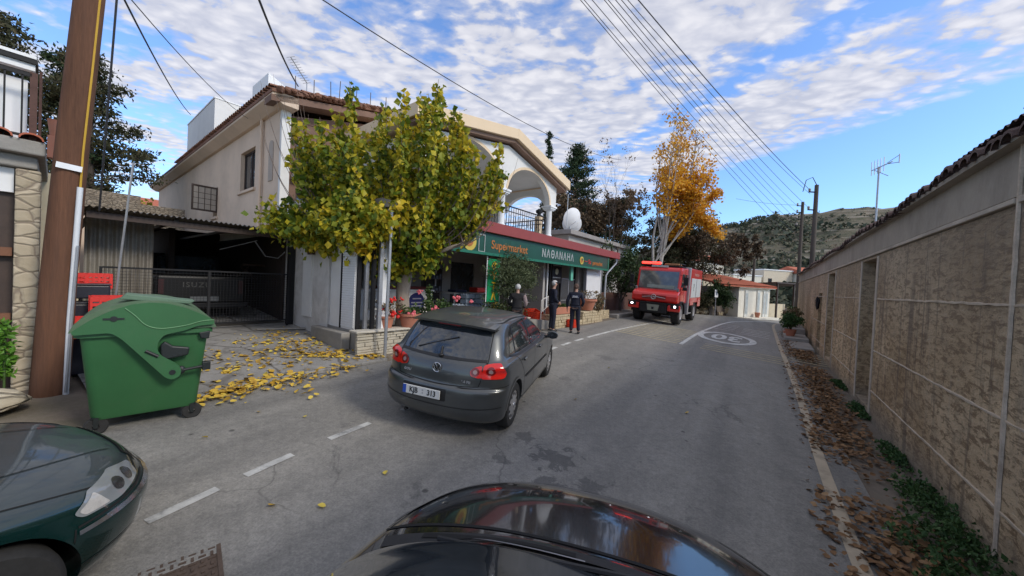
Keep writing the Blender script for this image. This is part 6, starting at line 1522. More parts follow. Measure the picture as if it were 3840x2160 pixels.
def wheel(th, x, v, r_, w_, trim='cover', hubm=None, nsp=10):
    sgn = 1 if x > 0 else -1; mb = MB(); x0 = x - sgn * w_
    prof = [(r_ * .64, -w_ / 2), (r_ * .9, -w_ / 2 - .004), (r_ * .985, -w_ * .38), (r_, -w_ * .2), (r_, w_ * .2), (r_ * .985, w_ * .38), (r_ * .9, w_ / 2 + .004), (r_ * .64, w_ / 2)]
    wl = D.objects.new('wheel', None); C.objects.link(wl); wl.parent = th.o; wl.location = (x - sgn * w_ / 2, v, r_); wl.empty_display_size = .1
    mb.lathe(prof + [(r_ * .6, w_ * .3), (r_ * .6, -w_ * .3)], (0, 0, 0), 48, 'x', closed=True); th_off = th.off; th.off = (0, 0, 0)
    th.part('tyre', mb, m_rubber, wl, smooth='auto')
    mb = MB(); R0 = r_ * .66; d0 = sgn * w_ * .36
    def X(q): return d0 + sgn * q
    pr = [(R0, X(.0)), (R0 * .97, X(.018)), (R0 * .86, X(.012)), (R0 * .5, X(.03)), (R0 * .2, X(.035)), (.001, X(.03))]
    if sgn < 0: pass
    mb.lathe([(R0, X(-.05))] + pr, (0, 0, 0), 40, 'x'); rim = th.part('rim', mb, hubm or m_hub, wl, smooth='auto')
    mb = MB()
    for k in range(nsp):
        a = 2 * math.pi * (k + .5) / nsp; c_, s_ = math.cos(a), math.sin(a); rr = R0 * .72
        P = []
        for q in range(10):
            t = 2 * math.pi * q / 10; rx = R0 * .07 * (1 + .4 * (math.cos(t) > 0)) ; P.append((X(.0235), rr * c_ + R0 * .15 * math.cos(t) * c_ - rx * math.sin(t) * s_, rr * s_ + R0 * .15 * math.cos(t) * s_ + rx * math.sin(t) * c_))
        mb.add(P, [tuple(range(10))])
    th.part('rim_opening', mb, m_seam, rim, kind=None); mb = MB(); mb.lathe([(R0 * .17, X(.036)), (R0 * .16, X(.042)), (.001, X(.043))], (0, 0, 0), 20, 'x'); th.part('hub_cap', mb, m_chrome, rim, smooth='auto')
    th.off = th_off; return wl
def mirror(th, x, v, z_, m, s_=1):
    mb = MB(); sg_ = 1 if x > 0 else -1; mb.ell((x, v, z_), (.105 * s_, .075, .075), 18, 12); mb.v = [(a, max(b_, v - .03) if True else b_, c_) for a, b_, c_ in mb.v]
    o = th.part('wing_mirror', mb, m, smooth='auto'); mb = MB(); mb.box(x - .085, x + .085, v - .036, v - .031, z_ - .05, z_ + .05); th.part('mirror_glass', mb, m_cglass, o)
    mb = MB(); mb.tube([(x - sg_ * .07, v, z_ - .04), (x - sg_ * .19, v + .02, z_ - .06)], .025, 8); th.part('mirror_arm', mb, m_trim, o)

# ---------------------------------------------------------------- grey hatchback (seen from behind)
gx, gy, gth = -0.96, 4.45, 0.295
def carroot(name, label, x, y, hd, L):
    """origin at the middle of the rear bumper, local y forward; sits in the slope of the road"""
    th = Thing(name, label, 'car', (0, 0, 0)); f = Vector((math.sin(hd), math.cos(hd), 0)); r_ = Vector((f.y, -f.x, 0))
    zf = gz(x + f.x * L * .8, y + f.y * L * .8); zr = gz(x + f.x * L * .18, y + f.y * L * .18); cx, cy = x + f.x * L * .5, y + f.y * L * .5
    zl = gz(cx - r_.x * .75, cy - r_.y * .75); zR = gz(cx + r_.x * .75, cy + r_.y * .75)
    F_ = Vector((f.x, f.y, (zf - zr) / (L * .62))).normalized(); RR = Vector((r_.x, r_.y, (zR - zl) / 1.5)); RR = (RR - F_ * RR.dot(F_)).normalized(); U_ = RR.cross(F_)
    z0 = zr - (zf - zr) / (L * .62) * L * .18 + .006
    th.o.matrix_world = Matrix(((RR.x, F_.x, U_.x, x), (RR.y, F_.y, U_.y, y), (RR.z, F_.z, U_.z, z0), (0, 0, 0, 1))); return th
m_golf = paint('grey_car_paint', (.070, .076, .078), .30, .45, ((.15, .15, .145), .32))
golf = carroot('grey_hatchback', 'dark grey hatchback driving away along the left lane', gx, gy, gth, 4.2)
GS = [(0.19, 0.16, 3.98, 0.8, 0.42, 0.95), (0.25, 0.07, 4.08, 0.85, 0.42, 0.95), (0.36, 0.012, 4.16, 0.872, 0.42, 0.95), (0.48, 0, 4.2, 0.878, 0.42, 0.95), (0.58, 0, 4.2, 0.88, 0.42, 0.95), (0.645, 0.012, 4.18, 0.88, 0.42, 0.95), (0.675, 0.045, 4.15, 0.878, 0.42, 0.95), (0.72, 0.055, 4.08, 0.876, 0.42, 0.8),
      (0.8, 0.06, 3.92, 0.873, 0.42, 0.8), (0.87, 0.075, 3.66, 0.868, 0.42, 0.8), (0.925, 0.1, 3.4, 0.86, 0.3, 0.8), (0.965, 0.13, 3.18, 0.845, 0.3, 0.8), (0.995, 0.155, 3.05, 0.8, 0.3, 0.8), (1.04, 0.185, 2.93, 0.772, 0.3, 0.45), (1.12, 0.235, 2.78, 0.742, 0.3, 0.45), (1.22, 0.305, 2.58, 0.703, 0.3, 0.45), (1.31, 0.375, 2.38, 0.665, 0.3, 0.45),
      (1.375, 0.43, 2.2, 0.635, 0.4, 0.4), (1.415, 0.47, 2.05, 0.605, 0.4, 0.4), (1.44, 0.56, 1.9, 0.55, 0.4, 0.4), (1.458, 0.75, 1.75, 0.42, 0.4, 0.4), (1.466, 0.95, 1.6, 0.25, 0.4, 0.4), (1.468, 1.15, 1.4, 0.08, 0.4, 0.4)]
me = cut_arches(shell(GS, 3, 260), [(.76, .315, .355), (3.33, .315, .355)], .60)
G = Car(golf, me, m_golf)
# windows
G.decal('rear_window', rpoly([(-.600, 1.005), (.600, 1.005), (.545, 1.335), (-.545, 1.335)], .07), 'rear', m_cglass)
sw = [(.62, 1.035), (1.0, 1.0), (2.72, .995), (2.62, 1.06), (2.05, 1.365), (1.6, 1.39), (.98, 1.375), (.80, 1.30)]
for ax in ('right', 'left'):
    o = G.decal('side_window', rpoly(sw, .04), ax, m_cglass)
    G.line('window_frame', [(.60, 1.02), (1.0, .985), (2.0, .98), (2.76, .985)], ax, m_trim, .022, .006, o)
    G.line('door_pillar', [(1.72, .99), (1.62, 1.385)], ax, m_trim, .07, .007, o); G.line('door_pillar', [(.86, 1.02), (.93, 1.36)], ax, m_trim, .035, .007, o)
    G.line('door_seam', [(1.74, .99), (1.76, .7), (1.74, .3)], ax, m_seam); G.line('door_seam', [(2.78, .99), (2.83, .6), (2.78, .3)], ax, m_seam); G.line('door_seam', [(.80, .98), (1.0, .82), (1.16, .62), (1.2, .3)], ax, m_seam)
    G.line('rub_strip', [(1.22, .60), (2.76, .60)], ax, m_trim, .035, .008)
    for v in (1.05, 2.02): G.tubeon('door_handle', [(v, .885), (v + .09, .893), (v + .18, .885)], ax, m_golf, .016, .02)
    G.line('sill_seam', [(1.15, .30), (2.9, .30)], ax, m_seam, .012)
    G.line('bumper_seam', [(.02, .66), (.2, .69), (.42, .70)], ax, m_seam)
    G.line('roof_gutter', [(.5, 1.40), (1.2, 1.43), (2.1, 1.385)], ax, m_seam, .012)
    G.line('arch_lip', [(.76 + .372 * math.cos(R(a)), .315 + .372 * math.sin(R(a))) for a in range(-8, 190, 18)], ax, m_golf, .03, .008)
m_wind = G.decal('windscreen', rpoly([(-.66, 1.04), (.66, 1.04), (.55, 1.36), (-.55, 1.36)], .05), 'front', m_cglass)
# tail lights: inner and outer lens on each side with round bullseyes
for sg_ in (1, -1):
    ax = 'rear'
    out = [(sg_ * .575, .80), (sg_ * .82, .805), (sg_ * .83, .87), (sg_ * .81, .93), (sg_ * .765, .985), (sg_ * .68, .985), (sg_ * .585, .962)]
    inn = [(sg_ * .445, .825), (sg_ * .565, .80), (sg_ * .572, .955), (sg_ * .47, .925), (sg_ * .43, .88)]
    if sg_ < 0: out = out[::-1]; inn = inn[::-1]
    o = G.decal('tail_light', rpoly(out, .03), ax, m_redlens, .008, .02); i_ = G.decal('tail_light', rpoly(inn, .035), ax, m_redlens, .008, .02)
    for (cx, cz, par) in ((sg_ * .675, .895, o), (sg_ * .495, .875, i_)):
        G.decal('lamp_ring', [(cx + .052 * math.cos(R(a)), cz + .052 * math.sin(R(a))) for a in range(0, 360, 20)], ax, m_dred, .011, .02, par)
        G.decal('lamp_centre', [(cx + .026 * math.cos(R(a)), cz + .026 * math.sin(R(a))) for a in range(0, 360, 24)], ax, mat('smoked_lens', (.32, .22, .22), .2, .1, bmp=0), .014, .015, par)
    side = [(.10, .81), (.30, .815), (.36, .86), (.30, .925), (.20, .975)]
    G.decal('light_wrap', rpoly(side, .03), 'right' if sg_ > 0 else 'left', m_redlens, .006, .02, o)
# tailgate seams, bumper shelf, plate, badge, lettering
G.line('tailgate_seam', [(-.575, .79), (-.56, .73), (-.50, .695), (0, .672), (.50, .695), (.56, .73), (.575, .79)], 'rear', m_seam, .011, .004)
G.line('tailgate_seam', [(.60, .985), (.612, 1.0), (.56, 1.34)], 'rear', m_seam, .010, .005); G.line('tailgate_seam', [(-.60, .985), (-.612, 1.0), (-.56, 1.34)], 'rear', m_seam, .010, .005)
G.line('bumper_crease', [(-.83, .455), (-.45, .425), (0, .415), (.45, .425), (.83, .455)], 'rear', m_trim, .010, .004)
G.line('window_base_trim', [(-.60, 1.0), (0, .985), (.60, 1.0)], 'rear', m_trim, .028, .006)
mb = MB()
sp_pts = crspline([(-.60, .42, 1.375), (-.4, .335, 1.40), (0, .30, 1.412), (.4, .335, 1.40), (.60, .42, 1.375)], 6)
for i in range(len(sp_pts) - 1):
    a, b_ = sp_pts[i], sp_pts[i + 1]
    mb.add([(a[0], a[1], a[2]), (b_[0], b_[1], b_[2]), (b_[0] * .99, b_[1] + .30, b_[2] + .035), (a[0] * .99, a[1] + .30, a[2] + .035), (a[0], a[1] + .01, a[2] - .028), (b_[0], b_[1] + .01, b_[2] - .028), (b_[0], b_[1] + .2, b_[2] - .028), (a[0], a[1] + .2, a[2] - .028)], [(0, 1, 2, 3), (4, 5, 1, 0), (7, 6, 5, 4)])
golf.part('roof_spoiler', mb, m_golf, smooth='auto')
mb = MB(); mb.box(-.16, .16, .318, .33, 1.368, 1.385); golf.part('brake_light', mb, m_dred)
y0 = G.hit(0, .56, 'rear')[0].y
G.decal('plate_recess', rpoly([(-.44, .475), (.18, .475), (.18, .625), (-.44, .625)], .02), 'rear', m_trim, .003)
pl = MB(); pl.box(-.40, .12, y0 - .035, y0 - .022, .498, .608); px_ = -.14
P_ = golf.part('number_plate', pl, m_plate, bevel=.003)
t = MB(); t.box(-.398, -.352, y0 - .0365, y0 - .0352, .50, .606); golf.part('plate_band', t, m_blue, P_)
t = text_mb('KJB', .094, MXZ, .001, .0025, 1.0, sx=.86); t.v = [(a - .245, b_ + y0 - .036, c_ + .553) for a, b_, c_ in t.v]; golf.part('plate_lettering', t, m_ink, P_)
t = text_mb('313', .094, MXZ, .001, .0025, 1.0, sx=.86); t.v = [(a + .005, b_ + y0 - .036, c_ + .553) for a, b_, c_ in t.v]; golf.part('plate_lettering', t, m_ink, P_)
t = MB(); t.lathe([(.012, y0 - .036), (.012, y0 - .0352)], (-.118, 0, .575), 10, 'y'); t.lathe([(.010, y0 - .036), (.010, y0 - .0352)], (-.118, 0, .54), 10, 'y'); golf.part('plate_seal', t, m_galv, P_)
yb = G.hit(0, .865, 'rear')[0].y - .012; zb_ = .865
bd = MB(); ring = [(.058 * math.cos(R(a)), yb, zb_ + .058 * math.sin(R(a))) for a in range(0, 361, 15)]; bd.tube(ring, .006, 6, False)
bg_ = golf.part('emblem', bd, m_chrome, smooth='auto')
bd = MB(); bd.lathe([(.055, yb + .004), (.055, yb + .006)], (0, 0, zb_), 28, 'y'); golf.part('emblem_disc', bd, m_trim, bg_)
bd = MB()
for pts in ([(-.024, .05), (0, .006), (.024, .05)], [(-.048, .028), (-.022, -.046), (0, .004), (.022, -.046), (.048, .028)]):
    bd.tube([(a, yb, zb_ + c_) for a, c_ in pts], .0055, 6)
golf.part('emblem_letters', bd, m_chrome, bg_)
def rear_text(txt, x, z_, size, m):
    yy = G.hit(x, z_, 'rear')[0].y; t = text_mb(txt, size, MXZ, .002, .0015, 1.1); t.v = [(a + x, b_ + yy - .006 - abs(0), c_ + z_) for a, b_, c_ in t.v]; golf.part('lettering', t, m)
rear_text('GOLF', -.42, .765, .042, m_galv); rear_text('1.6 FSI', .40, .745, .042, m_galv)
mb = MB(); wp_ = []
for a, c_ in ((.03, 1.0), (-.12, 1.07), (.22, 1.23)): pass
h0 = G.hit(.0, 1.01, 'rear')[0]; h1 = G.hit(-.36, 1.055, 'rear')[0]; h2 = G.hit(.16, 1.235, 'rear')[0]
mb.tube([tuple(h0 + Vector((0, -.03, 0))), tuple(h0.lerp(h2, .5) + Vector((-.1, -.035, -.02)))], .010, 6); mb.tube([tuple(h1 + Vector((0, -.02, 0))), tuple(h2 + Vector((0, -.02, 0)))], .008, 6); mb.ell(tuple(h0 + Vector((0, -.02, -.005))), (.035, .03, .025), 10, 8)
golf.part('rear_wiper', mb, m_trim, smooth='auto')
mb = MB(); mb.tube([(0, .66, 1.45), (0, .60, 1.50), (0, .45, 1.56)], .006, 5); 
for v in (.76, 3.33):
    for sg_ in (1, -1): wheel(golf, sg_ * .855, v, .315, .195)
mirror(golf, .975, 2.66, 1.0, m_golf); mirror(golf, -.975, 2.66, 1.0, m_golf)
mb = MB(); mb.box(-.6, .6, .3, 3.9, .17, .24); golf.part('underbody', mb, m_trim)
mb = MB(); mb.tube([(-.45, .40, .2), (-.45, .14, .20)], .022, 10); golf.part('exhaust_pipe', mb, m_trim)

# ---------------------------------------------------------------- generic car used for the two near cars (front end matters)
def nearcar(name, label, x, y, hd, L, S, pm, hw):
    th = carroot(name, label, x, y, hd, L); me = cut_arches(shell(S, 3, 260), [(.85, .31, .36), (L - .86, .31, .36)], hw - .26); c_ = Car(th, me, pm)
    for v in (.85, L - .86):
        for sg_ in (1, -1): wheel(th, sg_ * (hw - .02), v, .31, .2, hubm=mat('dark_wheel_trim', (.09, .09, .09), .5, .2, 6))
    mb = MB(); mb.box(-.6, .6, .4, L - .4, .16, .24); th.part('underbody', mb, m_trim); return th, c_
def frontpos(fx, fy, hd, L): return fx - math.sin(hd) * L, fy - math.cos(hd) * L
# green saloon
L = 4.5; hd = R(21); x, y = frontpos(-2.95, 2.76, hd, L)
m_gr = paint('dark_green_paint', (.004, .026, .024), .22, .3, ((.075, .08, .092), .62), 1.0)
SS = [(0.17, 0.3, 4.2, 0.8, 0.5, 0.7), (0.24, 0.12, 4.4, 0.84, 0.5, 0.7), (0.34, 0.03, 4.47, 0.858, 0.5, 0.7), (0.45, 0, 4.5, 0.866, 0.5, 0.7), (0.52, 0, 4.5, 0.868, 0.5, 0.7), (0.56, 0.01, 4.465, 0.866, 0.5, 0.7), (0.62, 0.03, 4.43, 0.866, 0.5, 0.75), (0.68, 0.05, 4.38, 0.864, 0.5, 0.75), (0.73, 0.07, 4.26, 0.86, 0.5, 0.75),
      (0.775, 0.09, 4.02, 0.853, 0.5, 0.75), (0.815, 0.1, 3.74, 0.845, 0.5, 0.75), (0.855, 0.12, 3.45, 0.83, 0.5, 0.75), (0.895, 0.15, 3.22, 0.8, 0.5, 0.75), (0.93, 0.5, 3.05, 0.77, 0.5, 0.45), (1, 0.75, 2.9, 0.74, 0.5, 0.45), (1.12, 0.95, 2.66, 0.7, 0.5, 0.45), (1.24, 1.15, 2.42, 0.655, 0.5, 0.45), (1.33, 1.32, 2.2, 0.61, 0.5, 0.45), (1.38, 1.45, 2, 0.54, 0.5, 0.45), (1.4, 1.6, 1.9, 0.4, 0.5, 0.45), (1.41, 1.7, 1.8, 0.1, 0.5, 0.45)]
gc, Gc = nearcar('green_saloon', 'dark green car with a dusty bonnet cut by the left edge of the view', x, y, hd, L, SS, m_gr, .868)
for sg_ in (1, -1):
    ax = 'right' if sg_ > 0 else 'left'
    # one lens wrapping round the corner of the nose
    Gc.cx, Gc.cy = .78, L - .22; cx_ = 'fr' if sg_ > 0 else 'fl'
    o = Gc.decal('headlight', rpoly([(-.27, .675), (-.24, .60), (.02, .585), (.20, .60), (.225, .64), (.12, .705), (-.10, .715)], .02), cx_, m_lens, .006, .02)
    Gc.decal('indicator', rpoly([(.075, .60), (.19, .608), (.205, .64), (.11, .69)], .012), cx_, mat('indicator_lens', (.46, .45, .43), .15, .2, 30, coat=.8), .009, .02, o)
    for a_ in (-.14, -.03): Gc.decal('lamp_reflector', [(a_ + .042 * math.cos(R(t)), .65 + .036 * math.sin(R(t))) for t in range(0, 360, 24)], cx_, mat('lamp_inner', (.16, .17, .18), .12, .3, 14, metal=.8), .009, .015, o)
    Gc.line('bumper_strip', [(L - .52, .535), (L - .3, .54), (L - .12, .545)], ax, m_chrome, .022, .010)
    Gc.line('bumper_seam', [(L - .55, .40), (L - .53, .56)], ax, m_seam); Gc.line('bumper_seam', [(L - .52, .565), (L - .1, .575)], ax, m_seam, .012, .004)
    Gc.line('bumper_seam', [(L - .50, .33), (L - .12, .34)], ax, m_seam, .008, .004)
    Gc.decal('side_window', rpoly([(.9, .97), (2.85, .95), (2.2, 1.31), (1.4, 1.31)], .05), ax, m_cglass)
    Gc.line('door_seam', [(3.05, .93), (3.1, .6), (3.05, .3)], ax, m_seam); Gc.line('door_seam', [(1.95, .93), (1.95, .3)], ax, m_seam)
    mirror(gc, sg_ * .96, 2.75, .98, m_gr)
Gc.line('bonnet_seam', [(.70, 3.25), (.735, 3.7), (.72, 4.05), (.60, 4.30), (.3, 4.385), (0, 4.41)], 'top', m_seam, .009, .003); Gc.line('bonnet_seam', [(-.70, 3.25), (-.735, 3.7), (-.72, 4.05), (-.60, 4.30), (-.3, 4.385), (0, 4.41)], 'top', m_seam, .009, .003)
Gc.line('bonnet_crease', [(.42, 3.3), (.40, 3.8), (.28, 4.3)], 'top', m_gr, .02, .007); Gc.line('bonnet_crease', [(-.42, 3.3), (-.40, 3.8), (-.28, 4.3)], 'top', m_gr, .02, .007)
gq = Gc.decal('grille', rpoly([(-.34, .585), (.34, .585), (.36, .685), (-.36, .685)], .02), 'front', m_trim, .006)
for z_ in (.60, .625, .65, .675): Gc.line('grille_bar', [(-.33, z_), (.33, z_)], 'front', m_chrome, .007, .010, gq)
Gc.line('bumper_strip', [(-.80, .54), (0, .545), (.80, .54)], 'front', m_chrome, .022, .010); Gc.decal('air_intake', rpoly([(-.5, .28), (.5, .28), (.5, .40), (-.5, .40)], .03), 'front', m_trim, .005)
Gc.decal('windscreen', rpoly([(-.66, .97), (.66, .97), (.55, 1.32), (-.55, 1.32)], .05), 'front', m_cglass)
# black car carrying the camera: bonnet, lamps, windscreen base
L = 4.0; hd = R(14); x, y = frontpos(.56, 2.53, hd, L * 1.04)
m_blk = paint('black_car_paint_gloss', (.010, .010, .012), .12, .0, ((.035, .033, .03), .12), 1.0)
BS = [(0.18, 0.3, 3.7, 0.82, 0.5, 1.05), (0.26, 0.1, 3.86, 0.86, 0.5, 1.05), (0.38, 0.02, 3.96, 0.885, 0.5, 1.05), (0.5, 0, 4, 0.89, 0.5, 1.05), (0.6, 0, 3.99, 0.89, 0.5, 1.05), (0.66, 0.01, 3.96, 0.89, 0.5, 1.05), (0.72, 0.02, 3.91, 0.888, 0.5, 1.1), (0.78, 0.04, 3.83, 0.885, 0.5, 1.1), (0.84, 0.06, 3.7, 0.88, 0.5, 1.1),
      (0.89, 0.08, 3.52, 0.87, 0.5, 1.1), (0.93, 0.1, 3.32, 0.86, 0.5, 1.1), (0.962, 0.12, 3.16, 0.845, 0.5, 1.1), (0.985, 0.14, 3.06, 0.82, 0.5, 1.1), (1.03, 0.2, 2.95, 0.79, 0.5, 0.5), (1.12, 0.25, 2.78, 0.76, 0.5, 0.5), (1.24, 0.32, 2.56, 0.72, 0.5, 0.5), (1.35, 0.4, 2.34, 0.68, 0.5, 0.5), (1.42, 0.5, 2.15, 0.62, 0.5, 0.5), (1.45, 0.7, 1.9, 0.5, 0.5, 0.5), (1.465, 1, 1.6, 0.1, 0.5, 0.5)]
bc, Bc = nearcar('black_car', 'glossy black bonnet of the nearest car at the bottom of the view', x, y, hd, L, BS, m_blk, .89)
for sg_ in (1, -1):
    hl = [(sg_ * .56, 3.62), (sg_ * .70, 3.52), (sg_ * .79, 3.30), (sg_ * .825, 3.10), (sg_ * .80, 3.32), (sg_ * .77, 3.52), (sg_ * .68, 3.68)]
    hl = [(sg_ * .52, 3.70), (sg_ * .66, 3.50), (sg_ * .76, 3.22), (sg_ * .835, 3.12), (sg_ * .825, 3.36), (sg_ * .76, 3.58), (sg_ * .64, 3.72)]
    if sg_ < 0: hl = hl[::-1]
    o = Bc.decal('headlight', rpoly(hl, .03), 'top', glassmat('smoky_lens', (.07, .08, .09), .08), .006, .02)
    Bc.line('bonnet_seam', [(sg_ * .80, 3.02), (sg_ * .76, 3.25), (sg_ * .63, 3.55), (sg_ * .48, 3.74), (sg_ * .25, 3.84), (0, 3.87)], 'top', m_seam, .008, .003)
    Bc.decal('side_window', rpoly([(.6, 1.03), (2.75, 1.02), (2.3, 1.33), (.8, 1.36)], .05), 'right' if sg_ > 0 else 'left', m_cglass)
bc.o.matrix_world = bc.o.matrix_world @ Matrix.Translation((.05, 0, 0)) @ Matrix.Diagonal((1.23, 1.04, 1.05, 1))
Bc.line('cowl_seam', [(-.80, 3.0), (-.4, 3.085), (0, 3.11), (.4, 3.085), (.80, 3.0)], 'top', m_seam, .022, .003)
Bc.decal('cowl_panel', [(-.76, 2.92), (-.4, 3.03), (0, 3.055), (.4, 3.03), (.76, 2.92), (.74, 2.84), (.4, 2.95), (0, 2.975), (-.4, 2.95), (-.74, 2.84)], 'top', mat('matt_black_plastic', (.02, .02, .021), .65, .2, 20), .006, .03)
cg = Bc.decal('cowl_grille', [(-.62, 2.955), (-.40, 3.0), (-.08, 3.03), (-.08, 2.985), (-.40, 2.965), (-.62, 2.92)], 'top', m_seam, .009, .03)
Bc.decal('washer_strip', [(-.46, 2.93), (-.05, 2.965), (-.05, 2.95), (-.46, 2.915)], 'top', m_galv, .012, .03)
Bc.decal('windscreen', rpoly([(-.72, 1.045), (.72, 1.045), (.58, 1.40), (-.58, 1.40)], .05), 'front', m_cglass)
mb = MB(); h_ = [Bc.hit(a, b_, 'top')[0] + Vector((0, 0, .03)) for a, b_ in ((-.55, 2.90), (.1, 2.88))]; mb.tube([tuple(p) for p in h_], .010, 6); bc.part('windscreen_wiper', mb, m_trim)
# ------------------------------------------------------------------ fire truck (local x: its left side is +x as seen from behind; y forward = toward the camera)
m_fr = mat('fire_red_paint', (0.56, 0.018, 0.014), .32, .06, 2, coat=.6, bmp=0); m_fr2 = mat('fire_red_dark', (0.34, 0.015, 0.012), .4, .08, 2, coat=.4, bmp=0)
m_lgrey = mat('light_grey_shutter', (.55, .58, .58), .5, .05, 3); m_alu = mat('dull_aluminium', (.42, .42, .44), .45, .1, 4, metal=.5)
fd = Vector((-math.sin(R(37)), -math.cos(R(37)), 0))           # heading of the truck, toward us
c0 = Vector((7.02, 17.75, 0)) - fd * 0
tk_ = Thing('fire_truck', 'red fire truck with its roof beacons lit standing at the roadside', 'fire truck', (c0.x, c0.y, gz(c0.x, c0.y) + .0))
# local frame: +y forward (front face at y=0 .. body at negative y), +x = truck's right (picture left)
rt = Vector((fd.y, -fd.x, 0))
tk_.o.matrix_world = Matrix(((rt.x, fd.x, 0, c0.x), (rt.y, fd.y, 0, c0.y), (rt.z, fd.z, 1, gz(c0.x, c0.y) + .02), (0, 0, 0, 1))) @ Matrix.Rotation(R(-2.2), 4, 'Y') @ Matrix.Rotation(R(-.5), 4, 'X')
hwid = 1.12
def P(name, m, x0, x1, y0, y1, z0, z1, parent=None, bevel=.02, label=None):
    mb = MB(); mb.box(x0, x1, y0, y1, z0, z1); return tk_.part(name, mb, m, parent, bevel, label=label)
# cab: profile in y,z extruded in x
mb = MB(); prof = [(-.30, 1.02), (-.02, 1.04), (-.0, 1.20), (-.03, 1.45), (-.42, 1.62), (-.66, 2.70), (-.80, 2.80), (-2.05, 2.84), (-2.12, 1.02)]
mb.prism(prof, -hwid + .06, hwid - .06, 'x'); cab = tk_.part('cab', mb, m_fr, bevel=.06, label='red driver cab')
mb = MB(); mb.prism([(-.43, 1.63), (-.665, 2.68), (-.70, 2.68), (-.49, 1.63)], -1.02, 1.02, 'x'); ws = tk_.part('windscreen_surround', mb, m_black, parent=cab, bevel=.03)
mb = MB(); n_ = Vector((0, .96, .22)); mb.prism([(-.415, 1.70), (-.625, 2.60), (-.64, 2.60), (-.43, 1.70)], -.94, .94, 'x'); tk_.part('windscreen', mb, glassmat('truck_windscreen', (.05, .06, .06), .08), parent=cab)
mb = MB(); mb.prism([(-.40, 1.74), (-.44, 1.90), (-.43, 1.90), (-.39, 1.74)], -.80, .5, 'x'); tk_.part('dashboard', mb, mat('pale_dash', (.20, .24, .22), .7, .3, 6), parent=cab)
for sg_ in (1, -1):
    mb = MB(); x = sg_ * (hwid - .055); mb.prism([(-.62, 1.85), (-.78, 2.5), (-1.35, 2.52), (-1.35, 1.85)], x - .004, x + .004, 'x'); tk_.part('side_window', mb, m_cglass, parent=cab)
    mb = MB(); mb.prism([(-1.5, 1.85), (-1.5, 2.5), (-1.95, 2.5), (-1.95, 1.85)], x - .004, x + .004, 'x'); tk_.part('side_window', mb, m_cglass, parent=cab)
    dr = P('door', m_fr2, x - .003, x + .012, -1.42, -1.38, 1.1, 2.75, bevel=0)
    P('door_seam', m_trim, x - .003, x + .012, -.58, -.56, 1.1, 1.85, bevel=0, parent=dr)
    mb = MB(); mb.tube([(sg_ * 1.02, -.55, 2.45), (sg_ * 1.30, -.40, 2.45), (sg_ * 1.30, -.40, 1.75), (sg_ * 1.02, -.5, 1.72)], .016, 6); ma_ = tk_.part('mirror_arm', mb, m_black)
    P('mirror', m_black, sg_ * 1.30 - .11, sg_ * 1.30 + .11, -.46, -.39, 1.95, 2.35, ma_, .03); P('mirror', m_black, sg_ * 1.28 - .1, sg_ * 1.28 + .1, -.46, -.38, 1.7, 1.86, ma_, .03)
    P('marker_lamp', m_lens, sg_ * 1.0 - .05, sg_ * 1.0 + .05, -.36, -.28, 1.62, 1.78, bevel=.02)
# bonnet front with grille
mb = MB(); mb.prism([(.02, 1.06), (.06, 1.14), (.05, 1.36), (-.02, 1.50), (-.40, 1.66), (-.40, 1.06)], -hwid + .03, hwid - .03, 'x'); nose = tk_.part('bonnet', mb, m_fr, bevel=.05)
P('grille', m_fr2, -.58, .58, .055, .072, 1.17, 1.40, nose, .03)
for z_ in (1.20, 1.265, 1.33): P('grille_slot', mat('deep_red_slot', (.10, .006, .006), .6, 0), -.53, .53, .073, .078, z_, z_ + .022, nose, 0)
mb = MB(); mb.tube([(-.55, .085, 1.26), (-.2, .10, 1.31), (0, .11, 1.32), (.2, .10, 1.31), (.55, .085, 1.26)], .014, 6); tk_.part('grille_bar', mb, m_alu, parent=nose)
em = MB(); em.tube([(.115 * math.cos(R(a)), .115, 1.305 + .115 * math.sin(R(a))) for a in range(0, 361, 15)], .012, 6, False)
e_ = tk_.part('emblem', em, m_chrome, parent=nose, smooth='auto'); em = MB()
for a in (90, 210, 330): em.cyl((0, .115, 1.305), (.11 * math.cos(R(a)), .115, 1.305 + .11 * math.sin(R(a))), .014, .004, 6)
tk_.part('emblem_star', em, m_chrome, parent=nose)
t = text_mb('U 4000', .07, Matrix.Rotation(math.pi, 4, 'Z') @ MXZ, .002, .001); 
# bumper corners, plate, winch
for sg_ in (1, -1):
    P('bumper_corner', m_fr, sg_ * .98 - .30, sg_ * .98 + .26 if sg_ > 0 else sg_ * .98 + .30, -.1, .10, .66, .96, None, .05) if sg_ > 0 else P('bumper_corner', m_fr, -.98 - .26, -.98 + .30, -.1, .10, .66, .96, None, .05)
    hp = P('headlight_housing', m_black, sg_ * 1.0 - .18, sg_ * 1.0 + .2 if sg_ > 0 else sg_ * 1.0 + .18, .09, .115, .80, .97, None, .02) if sg_ > 0 else P('headlight_housing', m_black, -1.2, -.82, .09, .115, .80, .97, None, .02)
    mb = MB(); mb.lathe([(.05, .116), (.05, .135), (.001, .14)], (sg_ * 1.02, 0, .90), 16, 'y'); tk_.part('headlight', mb, mat('lit_lamp', (1, 1, 1), .3, 0, bmp=0, emit=((.92, .92, 1), 9)), parent=hp)
P('bumper_bar', m_black, -1.24, 1.24, .10, .14, .985, 1.03, None, .01)
P('front_plate', m_black, -.66, .66, -.1, .07, .52, 1.0, None, .04)
mb = MB(); mb.prism([(-.30, .92), (.30, .92), (.24, .62), (-.24, .62)], .071, .09, 'y'); np_ = tk_.part('number_plate', mb, mat('worn_green_grey_plate', (.22, .23, .19), .6, .2, 8)); P('plate_panel', m_black, -.05, .06, .0905, .10, .68, .80, np_, 0)
